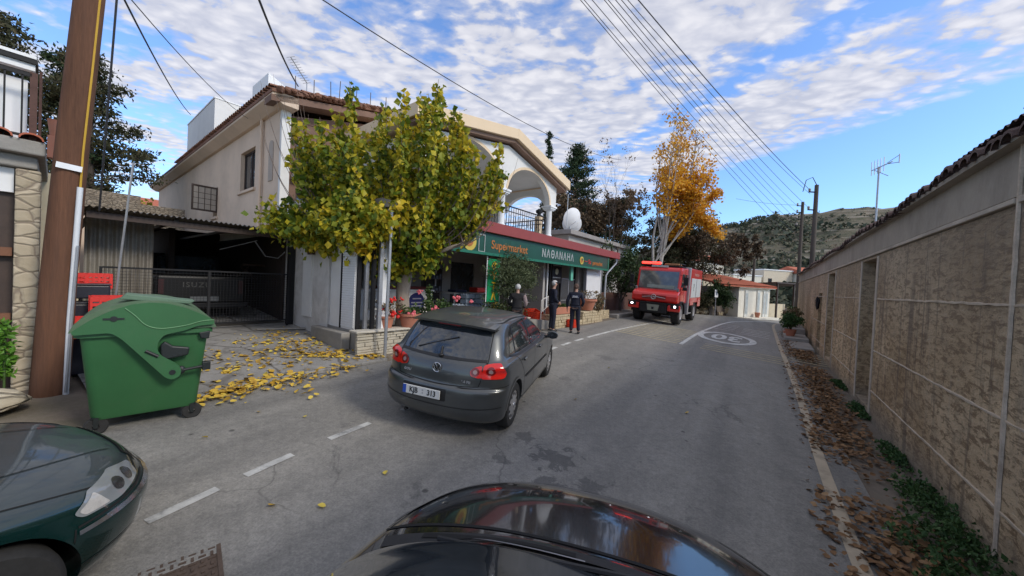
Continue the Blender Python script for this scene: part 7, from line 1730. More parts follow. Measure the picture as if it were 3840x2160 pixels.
P('axle', m_black, -.9, .9, -.95, -.75, .38, .58, None, .03); P('chassis', m_black, -.42, .42, -5.3, -.1, .62, .98, None, .02)
mb = MB(); mb.ell((0, -.85, .45), (.22, .2, .2), 12, 8); tk_.part('differential', mb, m_black, smooth='auto')
mb = MB(); mb.ell((.0, -4.1, .45), (.22, .2, .2), 12, 8); mb.box(-.9, .9, -4.2, -4.0, .4, .56); tk_.part('rear_axle', mb, m_black)
# wheels
def twheel(x, y, r_=.52, w_=.36):
    sg_ = 1 if x > 0 else -1; wl = D.objects.new('wheel', None); C.objects.link(wl); wl.parent = tk_.o; wl.location = (x, y, r_)
    mb = MB(); mb.lathe([(r_ * .55, -w_ / 2), (r_ * .9, -w_ / 2), (r_, -w_ * .36), (r_, w_ * .36), (r_ * .9, w_ / 2), (r_ * .55, w_ / 2)], (0, 0, 0), 40, 'x', closed=True)
    tk_.part('tyre', mb, m_rubber, wl, smooth='auto')
    mb = MB()
    for k in range(26):
        for q in (0, 1):
            a = 2 * math.pi * (k + q * .5) / 26; M = Matrix.Rotation(a, 4, 'X'); b_ = MB(); x0 = (-w_ * .45 if q else .02); b_.box(x0, x0 + w_ * .43, -.022, .022, r_ - .02, r_ + .012); b_.xf(M); mb.merge(b_)
    tk_.part('tread_lugs', mb, m_rubber, wl)
    mb = MB(); mb.lathe([(r_ * .56, sg_ * w_ * .30), (r_ * .54, sg_ * w_ * .50), (r_ * .45, sg_ * w_ * .42), (r_ * .25, sg_ * w_ * .50), (.001, sg_ * w_ * .54)], (0, 0, 0), 28, 'x'); tk_.part('rim', mb, m_alu, wl, smooth='auto')
for x in (-.93, .93):
    twheel(x, -.86); twheel(x, -4.15)
    sg_ = 1 if x > 0 else -1
    mb = MB(); a0 = [(-.86 + .66 * math.cos(R(a)), .50 + .66 * math.sin(R(a))) for a in range(0, 181, 12)]; a1 = [(-.86 + .60 * math.cos(R(a)), .50 + .60 * math.sin(R(a))) for a in range(180, -1, -12)]
    mb.prism(a0 + a1, x - .2 if sg_ > 0 else x - .22, x + .22 if sg_ > 0 else x + .2, 'x'); tk_.part('front_mudguard', mb, m_black)
# equipment body
bd = P('equipment_box', m_fr, -hwid - .02, hwid + .02, -5.6, -2.42, 1.02, 2.88, None, .03)
for sg_ in (1, -1):
    x = sg_ * (hwid + .021)
    xa, xb = sorted((x, x + sg_ * .018))
    for (a, b_) in ((-3.92, -2.62), (-5.35, -4.02)):
        s_ = P('roller_shutter', m_lgrey, xa, xb, a, b_, 1.32, 2.36, bd, 0)
        mb = MB(); xa2, xb2 = sorted((x + sg_ * .019, x + sg_ * .022)); 
        for k in range(17): mb.box(xa2, xb2, a + .01, b_ - .01, 1.34 + k * .06, 1.34 + k * .06 + .045)
        tk_.part('shutter_slats', mb, m_lgrey, parent=bd)
    P('shutter_post', m_black, xa, xb + 0.0, -4.0, -3.94, 1.32, 2.36, bd, 0)
    P('lower_panel', m_fr, xa, xb, -5.55, -4.75, .78, 1.25, None, .01); P('lower_panel', m_fr, xa, xb, -3.5, -2.6, .9, 1.25, None, .01)
    t = text_mb('ΠΥΡΟΣΒΕΣΤΙΚΗ', .17, Matrix.Identity(4), .003, .002)
    M = Matrix(((0, 0, sg_, 0), (-sg_ * -1 if False else (1 if sg_ > 0 else -1), 0, 0, 0), (0, 1, 0, 0), (0, 0, 0, 1)))
    t.v = [((x + sg_ * .004), -4.0 + a * (1 if sg_ > 0 else -1), 2.56 + b_) for a, b_, c_ in t.v]; tk_.part('lettering', t, mat('pale_print', (.75, .70, .62), .5, 0), parent=bd)
    t = text_mb('PYR', .2, Matrix.Identity(4)); 
    mb = MB(); mb.prism([(-3.22, 1.80), (-3.36, 1.95), (-3.30, 2.08), (-3.18, 2.05), (-3.20, 1.98), (-3.28, 1.97), (-3.20, 1.86), (-3.22, 1.72), (-3.34, 1.66), (-3.34, 1.70), (-3.26, 1.75)], *sorted((x + sg_ * .022, x + sg_ * .026)), 'x'); tk_.part('shutter_emblem', mb, mat('black_print', (.02, .02, .02), .6, 0), parent=bd)
# grey upright arm housing behind the cab
for sg_ in (1, -1):
    P('aluminium_pillar', m_alu, *sorted((sg_ * (hwid - .25), sg_ * (hwid + .03))), -2.40, -2.16, .42, 2.90, None, .03)
P('pump_bay', m_fr2, -.85, .85, -2.38, -2.17, 1.0, 2.7, None, 0)
lad = P('side_step', m_alu, -hwid - .02, -hwid + .25, -3.2, -2.45, .45, .50, None, .01)
# roof: rails, beacons, sign
bc0 = P('roof_rack', m_black, -.95, .95, -1.9, -.86, 2.85, 2.90, None, .01)
for x in (-.9, .9): mb = MB(); mb.tube([(x, -.75, 2.84), (x, -.82, 3.0), (x, -2.0, 3.02), (x, -2.1, 2.85)], .025, 6); tk_.part('roof_rail', mb, m_black)
m_beacon = mat('lit_beacon', (1, .05, .03), .3, .3, 12, bmp=0, emit=((1.0, .03, .02), 5))
P('light_bar_base', m_black, -.05, 1.02, -.98, -.78, 2.91, 2.95, None, .01)
for (a, b_) in ((.05, .48), (.53, .98)): P('beacon', m_beacon, a, b_, -.98, -.76, 2.955, 3.07, None, .04)
P('roof_sign', mat('grey_sign', (.42, .42, .40), .6, .2, 8), -.35, .45, -.80, -.74, 2.80, 2.90, None, .01)
P('hose_reel', mat('brown_canvas', (.30, .14, .06), .8, .3, 5), -.8, -.1, -1.7, -1.0, 2.91, 3.02, None, .04)
P('mud_flap', m_black, -.3, .3, -5.58, -5.5, .55, 1.0, None, 0)
mb = MB(); mb.box(-1.12, -.9, -5.64, -5.61, 1.2, 1.5); tk_.part('tail_light', mb, m_redlens)

# ------------------------------------------------------------------ green wheeled waste container
m_bin = mat('green_bin_plastic', (0.030, 0.125, 0.042), .5, .12, 1.6, bmp=.05, grime=((0.07, 0.12, 0.06), .5)); m_bin2 = mat('dusty_bin_lid', (0.085, 0.15, 0.08), .65, .15, 2.0, bmp=.06, grime=((0.22, 0.24, 0.18), .5)); m_bin_d = mat('dark_bin_plastic', (.012, .016, .016), .5, .2, 5)
# local frame: +x out of the side with the lid arm (toward the road), y along that side away from camera, z up
bn = Thing('waste_container', 'big green wheeled waste container with a domed lid beside the wooden pole', 'waste container', (-3.99, 3.95, gz(-3.99, 3.95)), R(-44)); bn.o.scale = (.95, .95, .97)
def lerp(a, b_, t): return a + (b_ - a) * t
mb = MB(); zb, zt = .17, 1.10
def rring(x0, x1, y0, y1, r_, z_, n=5):
    P_ = rpoly([(x0, y0), (x1, y0), (x1, y1), (x0, y1)], r_, n); return [(a, b_, z_) for a, b_ in P_]
rings = [rring(-1.20, -.13, -.42, .42, .08, zb), rring(-1.22, -.11, -.45, .45, .09, zb + .04), rring(-1.30, -.02, -.52, .52, .08, zt - .1), rring(-1.31, -.01, -.53, .53, .08, zt)]
n_ = len(rings[0]); vs = [p for r_ in rings for p in r_]
mb.add(vs, [(i * n_ + k, i * n_ + (k + 1) % n_, (i + 1) * n_ + (k + 1) % n_, (i + 1) * n_ + k) for i in range(3) for k in range(n_)] + [tuple(range(n_))[::-1], tuple(range(3 * n_, 4 * n_))])
body = bn.part('body', mb, m_bin, smooth='auto')
mb = MB(); r0 = rring(-1.36, .03, -.57, .57, .08, zt + .001); r1 = rring(-1.36, .03, -.57, .57, .08, zt + .05); mb.add(r0 + r1, [(k, (k + 1) % n_, n_ + (k + 1) % n_, n_ + k) for k in range(n_)] + [tuple(range(n_))[::-1], tuple(range(n_, 2 * n_))]); bn.part('rim', mb, m_bin, smooth='auto')
# domed lid: arc over y, extruded in x, with grooves
def dome(y, a=.60, h_=.33): return zt + .06 + h_ * (max(0, 1 - (y / a) ** 2)) ** .62
mb = MB(); ny, nx = 36, 28; vs = []
for i in range(nx + 1):
    x = -1.37 + 1.41 * i / nx; gq = -.012 if i % 5 == 0 and 3 < i < 25 else 0
    for j in range(ny + 1):
        y = -.60 + 1.2 * j / ny; vs.append((x, y, dome(y) + gq * (1 if abs(y) < .5 else 0)))
mb.add(vs, [(i * (ny + 1) + j, (i + 1) * (ny + 1) + j, (i + 1) * (ny + 1) + j + 1, i * (ny + 1) + j + 1) for i in range(nx) for j in range(ny)])
for x in (-1.37, .04):
    k = len(mb.v); pts = [(x, -.60 + 1.2 * j / ny, dome(-.60 + 1.2 * j / ny)) for j in range(ny + 1)]; mb.add(pts, [tuple(range(ny + 1)) if x > 0 else tuple(range(ny + 1))[::-1]])
bn.part('lid', mb, m_bin2, smooth='auto')
# side plate with its raised outline and the long hinge arm
arm = [(-.57, 1.14), (-.30, 1.15), (-.22, 1.08), (.05, .72), (.14, .60), (.20, .565), (.27, .60), (.28, .68), (.24, .75), (.10, .86), (.065, .93), (.07, 1.02), (.12, 1.10), (.30, 1.14), (.42, 1.19), (.57, 1.20), (.575, 1.25), (.45, 1.33), (.30, 1.41), (.15, 1.46), (0, 1.475), (-.15, 1.455), (-.30, 1.39), (-.44, 1.30), (-.575, 1.18)]
mb = MB(); poly_sheet(mb, rpoly(arm, .035, 3), .048, .075, 'x'); ar = bn.part('lid_arm', mb, m_bin, bevel=.006)
mb = MB(); mb.tube([(.08, y, z_) for y, z_ in crspline([(-.20, 1.415), (-.12, 1.33), (-.03, 1.22), (.10, 1.175), (.30, 1.20), (.45, 1.245), (.57, 1.255)], 5)], .006, 5); bn.part('arm_bead', mb, mat('bin_highlight', (.12, .26, .12), .5), parent=ar)
mb = MB(); mb.tube([(.078, y, z_) for y, z_ in ((-.03, .93), (.075, .855))], .018, 8); bn.part('arm_slot', mb, m_bin_d, parent=ar)
mb = MB(); mb.lathe([(.03, .076), (.03, .081)], (0, .20, .655), 16, 'x'); bn.part('pivot', mb, m_bin_d, parent=ar)
mb = MB(); mb.lathe([(.03, .076), (.028, .084)], (0, -.28, 1.30), 14, 'x'); mb.box(.0755, .082, -.36, -.20, 1.29, 1.31); bn.part('latch', mb, m_bin_d, parent=ar)
mb = MB(); mb.prism([(.10, .80), (.34, .84), (.35, .93), (.20, .96), (.13, 1.02), (.09, .98)], -.005, .055, 'x'); bn.part('lifting_pocket', mb, m_bin_d, bevel=.015)
mb = MB(); mb.cyl((.05, .26, .66), (.05, .50, .69), .018, n=8); mb.box(.0, .075, .47, .55, .64, .74); mb.ell((.04, .28, .665), (.03, .04, .05)); bn.part('trunnion', mb, m_bin_d, bevel=.008)
mb = MB(); mb.prism([(.43, 1.10), (.54, 1.12), (.53, 1.02), (.45, 1.03)], .0, .045, 'x'); bn.part('corner_grip', mb, m_bin_d, bevel=.01)
mb = MB(); mb.box(-.75, -.38, -.16, .12, 1.50, 1.52); mb.xf(Matrix.Translation((0, .05, .0)) @ Matrix.Rotation(R(12), 4, 'Y') @ Matrix.Translation((0, 0, -.13))); bn.part('lid_handle', mb, m_bin2, bevel=.02)
mb = MB(); mb.prism([(-.25, 1.50), (.35, 1.44), (.40, 1.48), (-.20, 1.56)], -.45, -.1, 'x'); bn.part('lid_flap', mb, mat('faded_lid_flap', (.11, .18, .12), .7, .2, 4), bevel=.012)
for x in (-1.18, -.16):
    for y in (-.40, .40):
        cs_ = D.objects.new('caster', None); C.objects.link(cs_); cs_.parent = bn.o; cs_.location = (x, y, .1)
        mb = MB(); mb.lathe([(.03, -.022), (.085, -.024), (.098, -.012), (.098, .012), (.085, .024), (.03, .022)], (0, 0, 0), 24, 'x', closed=True); bn.part('wheel', mb, m_rubber, cs_, smooth='auto')
        mb = MB(); mb.box(-.04, -.033, -.02, .02, -.02, .09); mb.box(.033, .04, -.02, .02, -.02, .09); mb.box(-.04, .04, -.04, .04, .0901, .10); mb.cyl((-.05, 0, 0), (.05, 0, 0), .015, n=8); bn.part('fork', mb, m_bin_d, cs_)

# grey street pole in front of the terrace
mb = MB(); mb.tube([(0, 0, 0), (.03, 0, 3.1)], .034, 12); solo('sign_pole', mb, m_galv, 'bare grey metal pole standing at the kerb in front of the geranium pots', 'pole', (-2.62, 7.52, gz(-2.62, 7.52)), smooth='auto')
# ------------------------------------------------------------------ people
m_skin = mat('skin', (0.46, 0.27, 0.20), .6, .08, 8, bmp=.03); m_whair = mat('white_hair', (.55, .55, .54), .8, .15, 30, bmp=.3); m_dhair = mat('brown_hair', (.10, .06, .045), .8, .2, 30, bmp=.3)
m_navy = mat('navy_uniform', (.012, .015, .032), .85, .2, 8, bmp=.15); m_jack = mat('charcoal_jacket', (.022, .021, .024), .9, .25, 8, bmp=.15); m_pinkj = mat('grey_pink_sleeve', (.30, .23, .23), .9, .15, 8, bmp=.1); m_shoe = mat('black_shoe', (.01, .01, .01), .5, .1)
def skin_obj(name, verts, edges, radii, m, root=0, sub=2, parent=None):
    me = D.meshes.new(name); me.from_pydata([tuple(v) for v in verts], edges, []); me.materials.append(m)
    o = D.objects.new(name, me); C.objects.link(o)
    md = o.modifiers.new('skin', 'SKIN'); md.use_smooth_shade = True
    for i, r_ in enumerate(radii):
        sv = me.skin_vertices[0].data[i]; sv.radius = (r_, r_) if not isinstance(r_, tuple) else r_; sv.use_root = (i == root)
    ss = o.modifiers.new('sub', 'SUBSURF'); ss.levels = sub; ss.render_levels = sub
    dg = bpy.context.evaluated_depsgraph_get(); dg.update(); out = D.meshes.new_from_object(o.evaluated_get(dg))
    D.objects.remove(o); out.name = name; out.polygons.foreach_set('use_smooth', [True] * len(out.polygons))
    o2 = D.objects.new(name, out); C.objects.link(o2); o2.parent = parent; return o2
def person(label, pos, face, Ht, J, jacket, trousers, hair, hair_kind='short', extra=None):
    """J: joint positions for a 1.78 m figure; x right, y forward, z up"""
    th = Thing('person', label, 'person', pos, -face); k = Ht / 1.78; th.o.scale = (k, k, k)
    j = dict(pel=(0, 0, .95), waist=(0, .0, 1.08), chest=(0, 0, 1.30), neck0=(0, -.01, 1.47), neck=(0, .0, 1.54),
             ls=(-.19, -.01, 1.43), le=(-.25, -.03, 1.15), lw=(-.22, .10, .92), rs=(.19, -.01, 1.43), re=(.25, -.03, 1.15), rw=(.22, .10, .92),
             lh=(-.10, 0, .93), lk=(-.11, .02, .50), la=(-.12, -.02, .09), rh=(.10, 0, .93), rk=(.11, .02, .50), ra=(.12, -.02, .09)); j.update(J or {})
    V = {a: Vector(b_) for a, b_ in j.items()}
    # body (skin): one continuous surface with hands
    vs = []; es = []; rs = []; idx = {}
    def add(n, p, r_, par=None):
        idx[n] = len(vs); vs.append(p); rs.append(r_)
        if par is not None: es.append((idx[par], idx[n]))
    add('pel', V['pel'], .12); add('waist', V['waist'], .115, 'pel'); add('chest', V['chest'], .135, 'waist'); add('neck0', V['neck0'], .075, 'chest'); add('neck', V['neck'], .054, 'neck0')
    hd = V['neck'] + Vector((0, .015, .055)); add('jaw', hd, (.060, .066), 'neck'); add('skull', hd + Vector((0, .0, .075)), (.074, .088), 'jaw'); add('crown', hd + Vector((0, -.01, .125)), (.058, .070), 'skull')
    for s_ in 'lr':
        add(s_ + 's', V[s_ + 's'], .055, 'chest'); add(s_ + 'e', V[s_ + 'e'], .040, s_ + 's'); add(s_ + 'w', V[s_ + 'w'], .027, s_ + 'e')
        dirn = (V[s_ + 'w'] - V[s_ + 'e']).normalized(); sd_ = Vector((1 if s_ == 'r' else -1, 0, 0)); fw = dirn.cross(sd_).normalized()
        palm = V[s_ + 'w'] + dirn * .075; add(s_ + 'p', palm, (.022, .036), s_ + 'w')
        for q, L in ((-1.5, .068), (-.5, .078), (.5, .074), (1.5, .058)):
            b_ = palm + dirn * .03 + fw * q * .019; c_ = b_ + dirn * L * .55; e_ = c_ + dirn * L * .45 - sd_ * .018
            add(f'{s_}f{q}', b_, .0095, s_ + 'p'); add(f'{s_}g{q}', c_, .0085, f'{s_}f{q}'); add(f'{s_}h{q}', e_, .007, f'{s_}g{q}')
        tb_ = V[s_ + 'w'] + dirn * .04 - fw * .032; add(s_ + 't', tb_, .011, s_ + 'w'); add(s_ + 'u', tb_ + dirn * .045 - fw * .022, .009, s_ + 't')
        add(s_ + 'h', V[s_ + 'h'], .095, 'pel'); add(s_ + 'k', V[s_ + 'k'], .055, s_ + 'h'); add(s_ + 'a', V[s_ + 'a'], .038, s_ + 'k'); add(s_ + 'o', V[s_ + 'a'] + Vector((0, .13, -.055)), .035, s_ + 'a')
    body = skin_obj('body', vs, es, rs, m_skin, 0, 2, th.o)
    # trousers
    vs, es, rs = [], [], []
    for i, (p, r_) in enumerate([(V['pel'] + Vector((0, 0, .05)), (.175, .125))]): vs.append(p); rs.append(r_)
    for s_ in 'lr':
        b_ = len(vs); L = [(V[s_ + 'h'] + Vector((0, 0, -.06)), .112), (V[s_ + 'h'].lerp(V[s_ + 'k'], .5), .095), (V[s_ + 'k'], .078), (V[s_ + 'k'].lerp(V[s_ + 'a'], .5), .070), (V[s_ + 'a'] + Vector((0, 0, .0)), .066)]
        for q, (p, r_) in enumerate(L): vs.append(p); rs.append(r_); es.append((0 if q == 0 else b_ + q - 1, b_ + q))
    skin_obj('trousers', vs, es, rs, trousers, 0, 2, th.o)
    # jacket
    vs = [V['pel'] + Vector((0, 0, -.06)), V['pel'] + Vector((0, 0, .08)), V['waist'] + Vector((0, 0, .02)), V['chest'], V['chest'] + Vector((0, -.005, .10)), V['neck0'] + Vector((0, 0, .025))]; rs = [(.185, .135), (.185, .135), (.178, .13), (.195, .14), (.175, .125), (.078, .078)]; es = [(i, i + 1) for i in range(5)]
    for s_ in 'lr':
        b_ = len(vs); L = [(V[s_ + 's'], .075), (V[s_ + 's'].lerp(V[s_ + 'e'], .5), .066), (V[s_ + 'e'], .060), (V[s_ + 'e'].lerp(V[s_ + 'w'], .55), .052), (V[s_ + 'w'], .044)]
        for q, (p, r_) in enumerate(L): vs.append(p); rs.append(r_); es.append((4 if q == 0 else b_ + q - 1, b_ + q))
    jk = skin_obj('jacket', vs, es, rs, jacket, 2, 2, th.o)
    for s_ in 'lr':
        a = V[s_ + 'a']; mb = MB(); mb.ell((a.x, a.y + .05, a.z - .045), (.05, .135, .045), 16, 10); mb.v = [(x, y, max(z_, .005)) for x, y, z_ in mb.v]; th.part('shoe', mb, m_shoe, smooth='auto')
    # face
    mb = MB(); hc = hd + Vector((0, .0, .075)); f_ = .080
    mb.ell((hc.x, hc.y + .082, hc.z - .02), (.013, .022, .022), 8, 6); th.part('nose', mb, m_skin, smooth=True)
    for s_ in (-1, 1):
        mb = MB(); mb.ell((hc.x + s_ * .030, hc.y + .074, hc.z + .004), (.012, .008, .007), 8, 6); th.part('eye', mb, m_shoe, smooth=True)
        mb = MB(); mb.ell((hc.x + s_ * .074, hc.y - .005, hc.z - .010), (.012, .022, .032), 8, 6); th.part('ear', mb, m_skin, smooth=True)
    mb = MB(); mb.ell((hc.x, hc.y + .072, hc.z - .055), (.022, .008, .005), 8, 6); th.part('mouth', mb, mat('lips', (.30, .12, .10), .6), smooth=True)
    mb = MB(); rnd = random.Random(3); q = MB(); q.ell((0, 0, 0), (.083, .098, .090), 26, 16, .03, 4)
    keep = []
    for f in q.f:
        c_ = sum((Vector(q.v[i]) for i in f), Vector()) / len(f)
        if c_.z > .035 - .0 and (c_.y < .075 or c_.z > .055) or (c_.y < -.01 and c_.z > (-.075 if hair_kind != 'bun' else -.09)): keep.append(f)
    mb.v = [(x + hc.x, y + hc.y - .006, z_ + hc.z + .022) for x, y, z_ in q.v]; mb.f = keep; mb.m = [0] * len(keep)
    hr = th.part('hair', mb, hair, smooth=True); md = hr.modifiers.new('s', 'SOLIDIFY'); md.thickness = .012; md.offset = 1
    if hair_kind == 'bun': mb = MB(); mb.ell((hc.x, hc.y - .10, hc.z - .01), (.045, .04, .045), 14, 10); th.part('hair_bun', mb, hair, hr, smooth=True)
    if extra: extra(th, V, hc, jk)
    return th
def gp(x, y): return (x, y, gz(x, y))
# officer on the left: seen from the side/back, looking right, hands at the front
def ex1(th, V, hc, jk):
    mb = MB(); mb.tube([(.17, .0, .99), (0, .145, .98), (-.17, .0, .99), (0, -.145, .99), (.17, .0, .99)], .022, 6); th.part('belt', mb, m_shoe)
p1 = gnd1 = (1.50, 12.75)
person('grey-haired man in dark navy uniform standing by the stone planter', gp(1.47, 12.62), R(75), 1.80, dict(le=(-.24, -.02, 1.16), lw=(-.10, .17, 1.03), re=(.24, -.02, 1.16), rw=(.10, .17, 1.03), neck=(0, .02, 1.54)), m_navy, m_navy, m_whair, extra=ex1)
def ex2(th, V, hc, jk):
    mb = MB(); mb.box(-.09, .09, -.150, -.143, 1.34, 1.37); mb2 = MB(); mb2.box(-.09, .09, -.150, -.143, 1.29, 1.33)
    t = text_mb('POLICE', .05, MXZ, .002, .002); t.v = [(a, b_ - .158, c_ + 1.335) for a, b_, c_ in t.v]; 
    p = MB(); p.box(-.125, .125, -.156, -.149, 1.285, 1.375); pp = th.part('back_patch', p, mat('patch_navy', (.05, .06, .12), .7), jk); th.part('back_lettering', t, m_whitep, pp)
    p = MB(); p.box(-.11, .11, -.1575, -.1565, 1.295, 1.308); th.part('back_stripe', p, m_whitep, pp)
person('officer in a navy jacket with a white back patch standing by the stone step', gp(2.28, 12.68), R(18), 1.76, dict(lw=(-.30, .04, .92), le=(-.29, -.05, 1.15), re=(.29, -.05, 1.15), rw=(.22, .12, .98), la=(-.12, -.02, .09), ra=(.15, -.02, .09)), m_navy, m_navy, m_dhair, 'bun', ex2)
def ex3(th, V, hc, jk):
    mb = MB(); 
    sh_ = skin_obj('sleeve', [V['rs'] + Vector((.015, 0, .02)), V['rs'].lerp(V['re'], .5) + Vector((.012, 0, 0)), V['re'] + Vector((.01, 0, 0)), V['re'].lerp(V['rw'], .6)], [(0, 1), (1, 2), (2, 3)], [.080, .078, .070, .060], m_pinkj, 0, 2, th.o)
person('white-haired man in a dark jacket with a paler sleeve standing behind the grey hatchback', (.18, 10.9, gz(.18, 10.9) - .02), R(4), 1.66, dict(le=(-.27, .0, 1.18), lw=(-.2, .16, 1.05), re=(.28, .0, 1.16), rw=(.22, .14, 1.0)), m_jack, m_jack, m_whair, extra=ex3)
# ------------------------------------------------------------------ trees
m_bark = mat('pale_bark', (0.36, 0.30, 0.24), .95, .3, 4, bmp=.8, fine=18, stretch=(1, 1, .5), grime=((0.12, 0.09, 0.07), .6)); m_twig = mat('grey_twig', (0.16, 0.12, 0.10), .9, .2, 5, bmp=0); m_bark_d = mat('dark_bark', (0.07, 0.055, 0.045), .95, .3, 3, bmp=.3); m_birch = mat('light_grey_bark', (0.42, 0.39, 0.35), .9, .2, 3, bmp=.2)
m_mul = leafmat('mulberry_leaf', [(0.12, (0.035, 0.075, 0.012)), (0.34, (0.12, 0.18, 0.018)), (0.50, (0.30, 0.31, 0.025)), (0.70, (0.62, 0.48, 0.03)), (0.96, (0.64, 0.34, 0.03))], .5, .75, .3, .42)
m_pop = leafmat('poplar_leaf', [(0.05, (0.34, 0.20, 0.06)), (0.35, (0.66, 0.33, 0.03)), (0.7, (0.85, 0.45, 0.03)), (1.0, (0.72, 0.52, 0.10))], .5, .5, .3, .6)
m_pine = leafmat('pine_needle', [(0.1, (0.012, 0.028, 0.012)), (0.5, (0.028, 0.055, 0.022)), (1.0, (0.07, 0.10, 0.035))], .7, .5, .1, .5)
m_pineb = leafmat('brown_green_needle', [(0.1, (0.02, 0.025, 0.012)), (0.5, (0.055, 0.058, 0.025)), (1.0, (0.13, 0.10, 0.055))], .7, .6, .1, .5)
m_brleaf = leafmat('withered_leaf', [(0.1, (0.07, 0.045, 0.03)), (0.5, (0.20, 0.13, 0.075)), (1.0, (0.42, 0.32, 0.20))], .7, .6, .15, .6)
m_brdark = leafmat('brown_dry_leaf', [(0.1, (0.035, 0.028, 0.02)), (0.5, (0.095, 0.068, 0.042)), (1.0, (0.24, 0.16, 0.09))], .7, .6, .15, .6)
m_ever = leafmat('evergreen_leaf', [(0.1, (0.012, 0.03, 0.01)), (0.5, (0.035, 0.065, 0.02)), (1.0, (0.09, 0.13, 0.035))], .55, .8, .15, .55)
m_yg = leafmat('yellow_green_leaf', [(0.1, (0.08, 0.11, 0.02)), (0.5, (0.24, 0.25, 0.04)), (1.0, (0.45, 0.38, 0.05))], .55, .8, .2, .55)
# mulberry in front of the shop
th = TS('mulberry_tree', 'pollarded mulberry tree with large yellow-green leaves in front of the shop', 'tree', 5.22, .35, 1.05)
base = W(5.22, .35, 1.05); rnd = random.Random(12)
Mi = (Matrix.Translation(base) @ Matrix.Rotation(SROT, 4, 'Z')).inverted()
cx, cy = base.x, base.y
tr_ = MB(); tr_.tube([(cx, cy, 1.0), (cx + .0, cy, 1.3), (cx - .03, cy, 1.8), (cx - .0, cy + .02, 2.25), (cx - .02, cy + .02, 2.55)], [.20, .165, .155, .17, .21], 16)
limbs = []
for a, el, L in ((200, 28, 1.7), (165, 40, 1.5), (120, 55, 1.1), (60, 50, 1.2), (15, 38, 1.5), (-20, 26, 1.6), (-60, 45, 1.2), (-110, 42, 1.3), (180, 62, 1.3), (0, 65, 1.2), (90, 72, 1.3), (225, 20, 1.5)):
    d = Vector((math.cos(R(a)) * math.cos(R(el)), math.sin(R(a)) * math.cos(R(el)), math.sin(R(el)))); p = Vector((cx - .02, cy, 2.5)); P_ = [p]; rr = [.085]
    for i in range(5): d = (d + Vector((rnd.gauss(0, .1), rnd.gauss(0, .1), .04 + rnd.gauss(0, .05)))).normalized(); P_.append(P_[-1] + d * L / 5); rr.append(.085 - .009 * (i + 1))
    tr_.tube(P_, rr, 8); limbs.append((P_, d))
tr_.xf(Mi); th.off = (0, 0, 0); trunk = th.part('trunk', tr_, m_bark, smooth='auto')
sh_m = MB(); pts = []; bare = MB()
for k in range(70):
    u = -1.05 + 2.1 * ((k * .618) % 1); w_ = rnd.uniform(-1, 1) * math.sqrt(max(0, 1.1 - u * u)); b_ = Vector((cx + u * 1.25, cy + w_ * .9, 3.0 + rnd.uniform(-.25, .35) + .2 * abs(u)))
    top = Vector((cx + u * (2.65 if u < 0 else 2.2) + rnd.uniform(-.12, .12), cy + w_ * 1.3, 6.15 - .75 * abs(u) ** 2 + rnd.uniform(-1.3, .55) * (1 if k % 3 else .5))); S_ = []
    for i in range(11):
        q = i / 10; p = b_.lerp(top, q); p.x += u * .22 * math.sin(math.pi * q); p.z -= .0; S_.append(p + Vector((rnd.gauss(0, .02), rnd.gauss(0, .02), 0)))
    lim = min(limbs, key=lambda l: (l[0][-1] - b_).length)[0]; st_ = min(lim, key=lambda p: (p - b_).length)
    sh_m.tube([st_] + S_, [.022] + [.018 - .0014 * i for i in range(11)], 5, False); L = (top - b_).length; m_ = int(L / .075); lo = rnd.uniform(0, .18)
    for i in range(m_):
        q = lo + (1 - lo) * i / m_; a = q * 10; i0 = min(9, int(a)); p = S_[i0].lerp(S_[i0 + 1], a - i0); r_ = .135 * (1.15 - .5 * q)
        for _ in range(rnd.randint(4, 8)): pts.append((p.x + rnd.gauss(0, r_ * .62), p.y + rnd.gauss(0, r_ * .62), p.z + rnd.gauss(0, .05) - .03))
# low drooping sprays, front right and left
for c_, r_, n in (((cx - 2.8, cy - .2, 3.5), .5, 620), ((cx - 2.4, cy, 3.2), .45, 500), ((cx - 2.1, cy, 3.8), .5, 380), ((cx + 1.3, cy - .1, 3.7), .45, 300), ((cx - 2.3, cy - .3, 3.35), .40, 430), ((cx - 1.7, cy - .2, 3.0), .36, 360), ((cx - 2.75, cy - .1, 3.5), .22, 120), ((cx - 1.0, cy - .2, 2.85), .42, 420), ((cx - .7, cy - .5, 2.95), .4, 300), ((cx - .95, cy - 1.15, 3.25), .36, 420), ((cx - .55, cy - 1.25, 3.0), .32, 340), ((cx - 1.3, cy - 1.0, 3.45), .36, 340), ((cx - .2, cy - 1.15, 3.45), .42, 380), ((cx - .8, cy - 1.1, 3.75), .36, 300), ((cx - 1.5, cy - .3, 3.3), .45, 380), ((cx - .25, cy - .3, 2.55), .38, 460), ((cx + .45, cy - .25, 2.75), .42, 520), ((cx + .75, cy - .3, 3.2), .35, 380), ((cx, cy - .4, 3.2), .55, 500), ((cx - .9, cy - .3, 3.4), .55, 420), ((cx + .5, cy - .2, 3.6), .45, 260)):
    tuft(pts, c_, r_, n, rnd, .8)
for k in range(26):      # long bare whips arching up on the left and the right
    sgn = -1 if k < 17 else 1; p = Vector((cx + sgn * rnd.uniform(.7, 1.4), cy + rnd.uniform(-.4, .2), rnd.uniform(2.9, 3.5))); d = Vector((sgn, rnd.uniform(-.3, .2), rnd.uniform(.1, .5))).normalized(); S_ = [p]; L = rnd.uniform(2.0, 4.2) if sgn < 0 else rnd.uniform(1.4, 2.4)
    for i in range(12): d = (d + Vector((-d.x * .07, 0, .12))).normalized(); S_.append(S_[-1] + d * L / 12)
    bare.tube(S_, [.013 - .0009 * q for q in range(13)], 4, False)
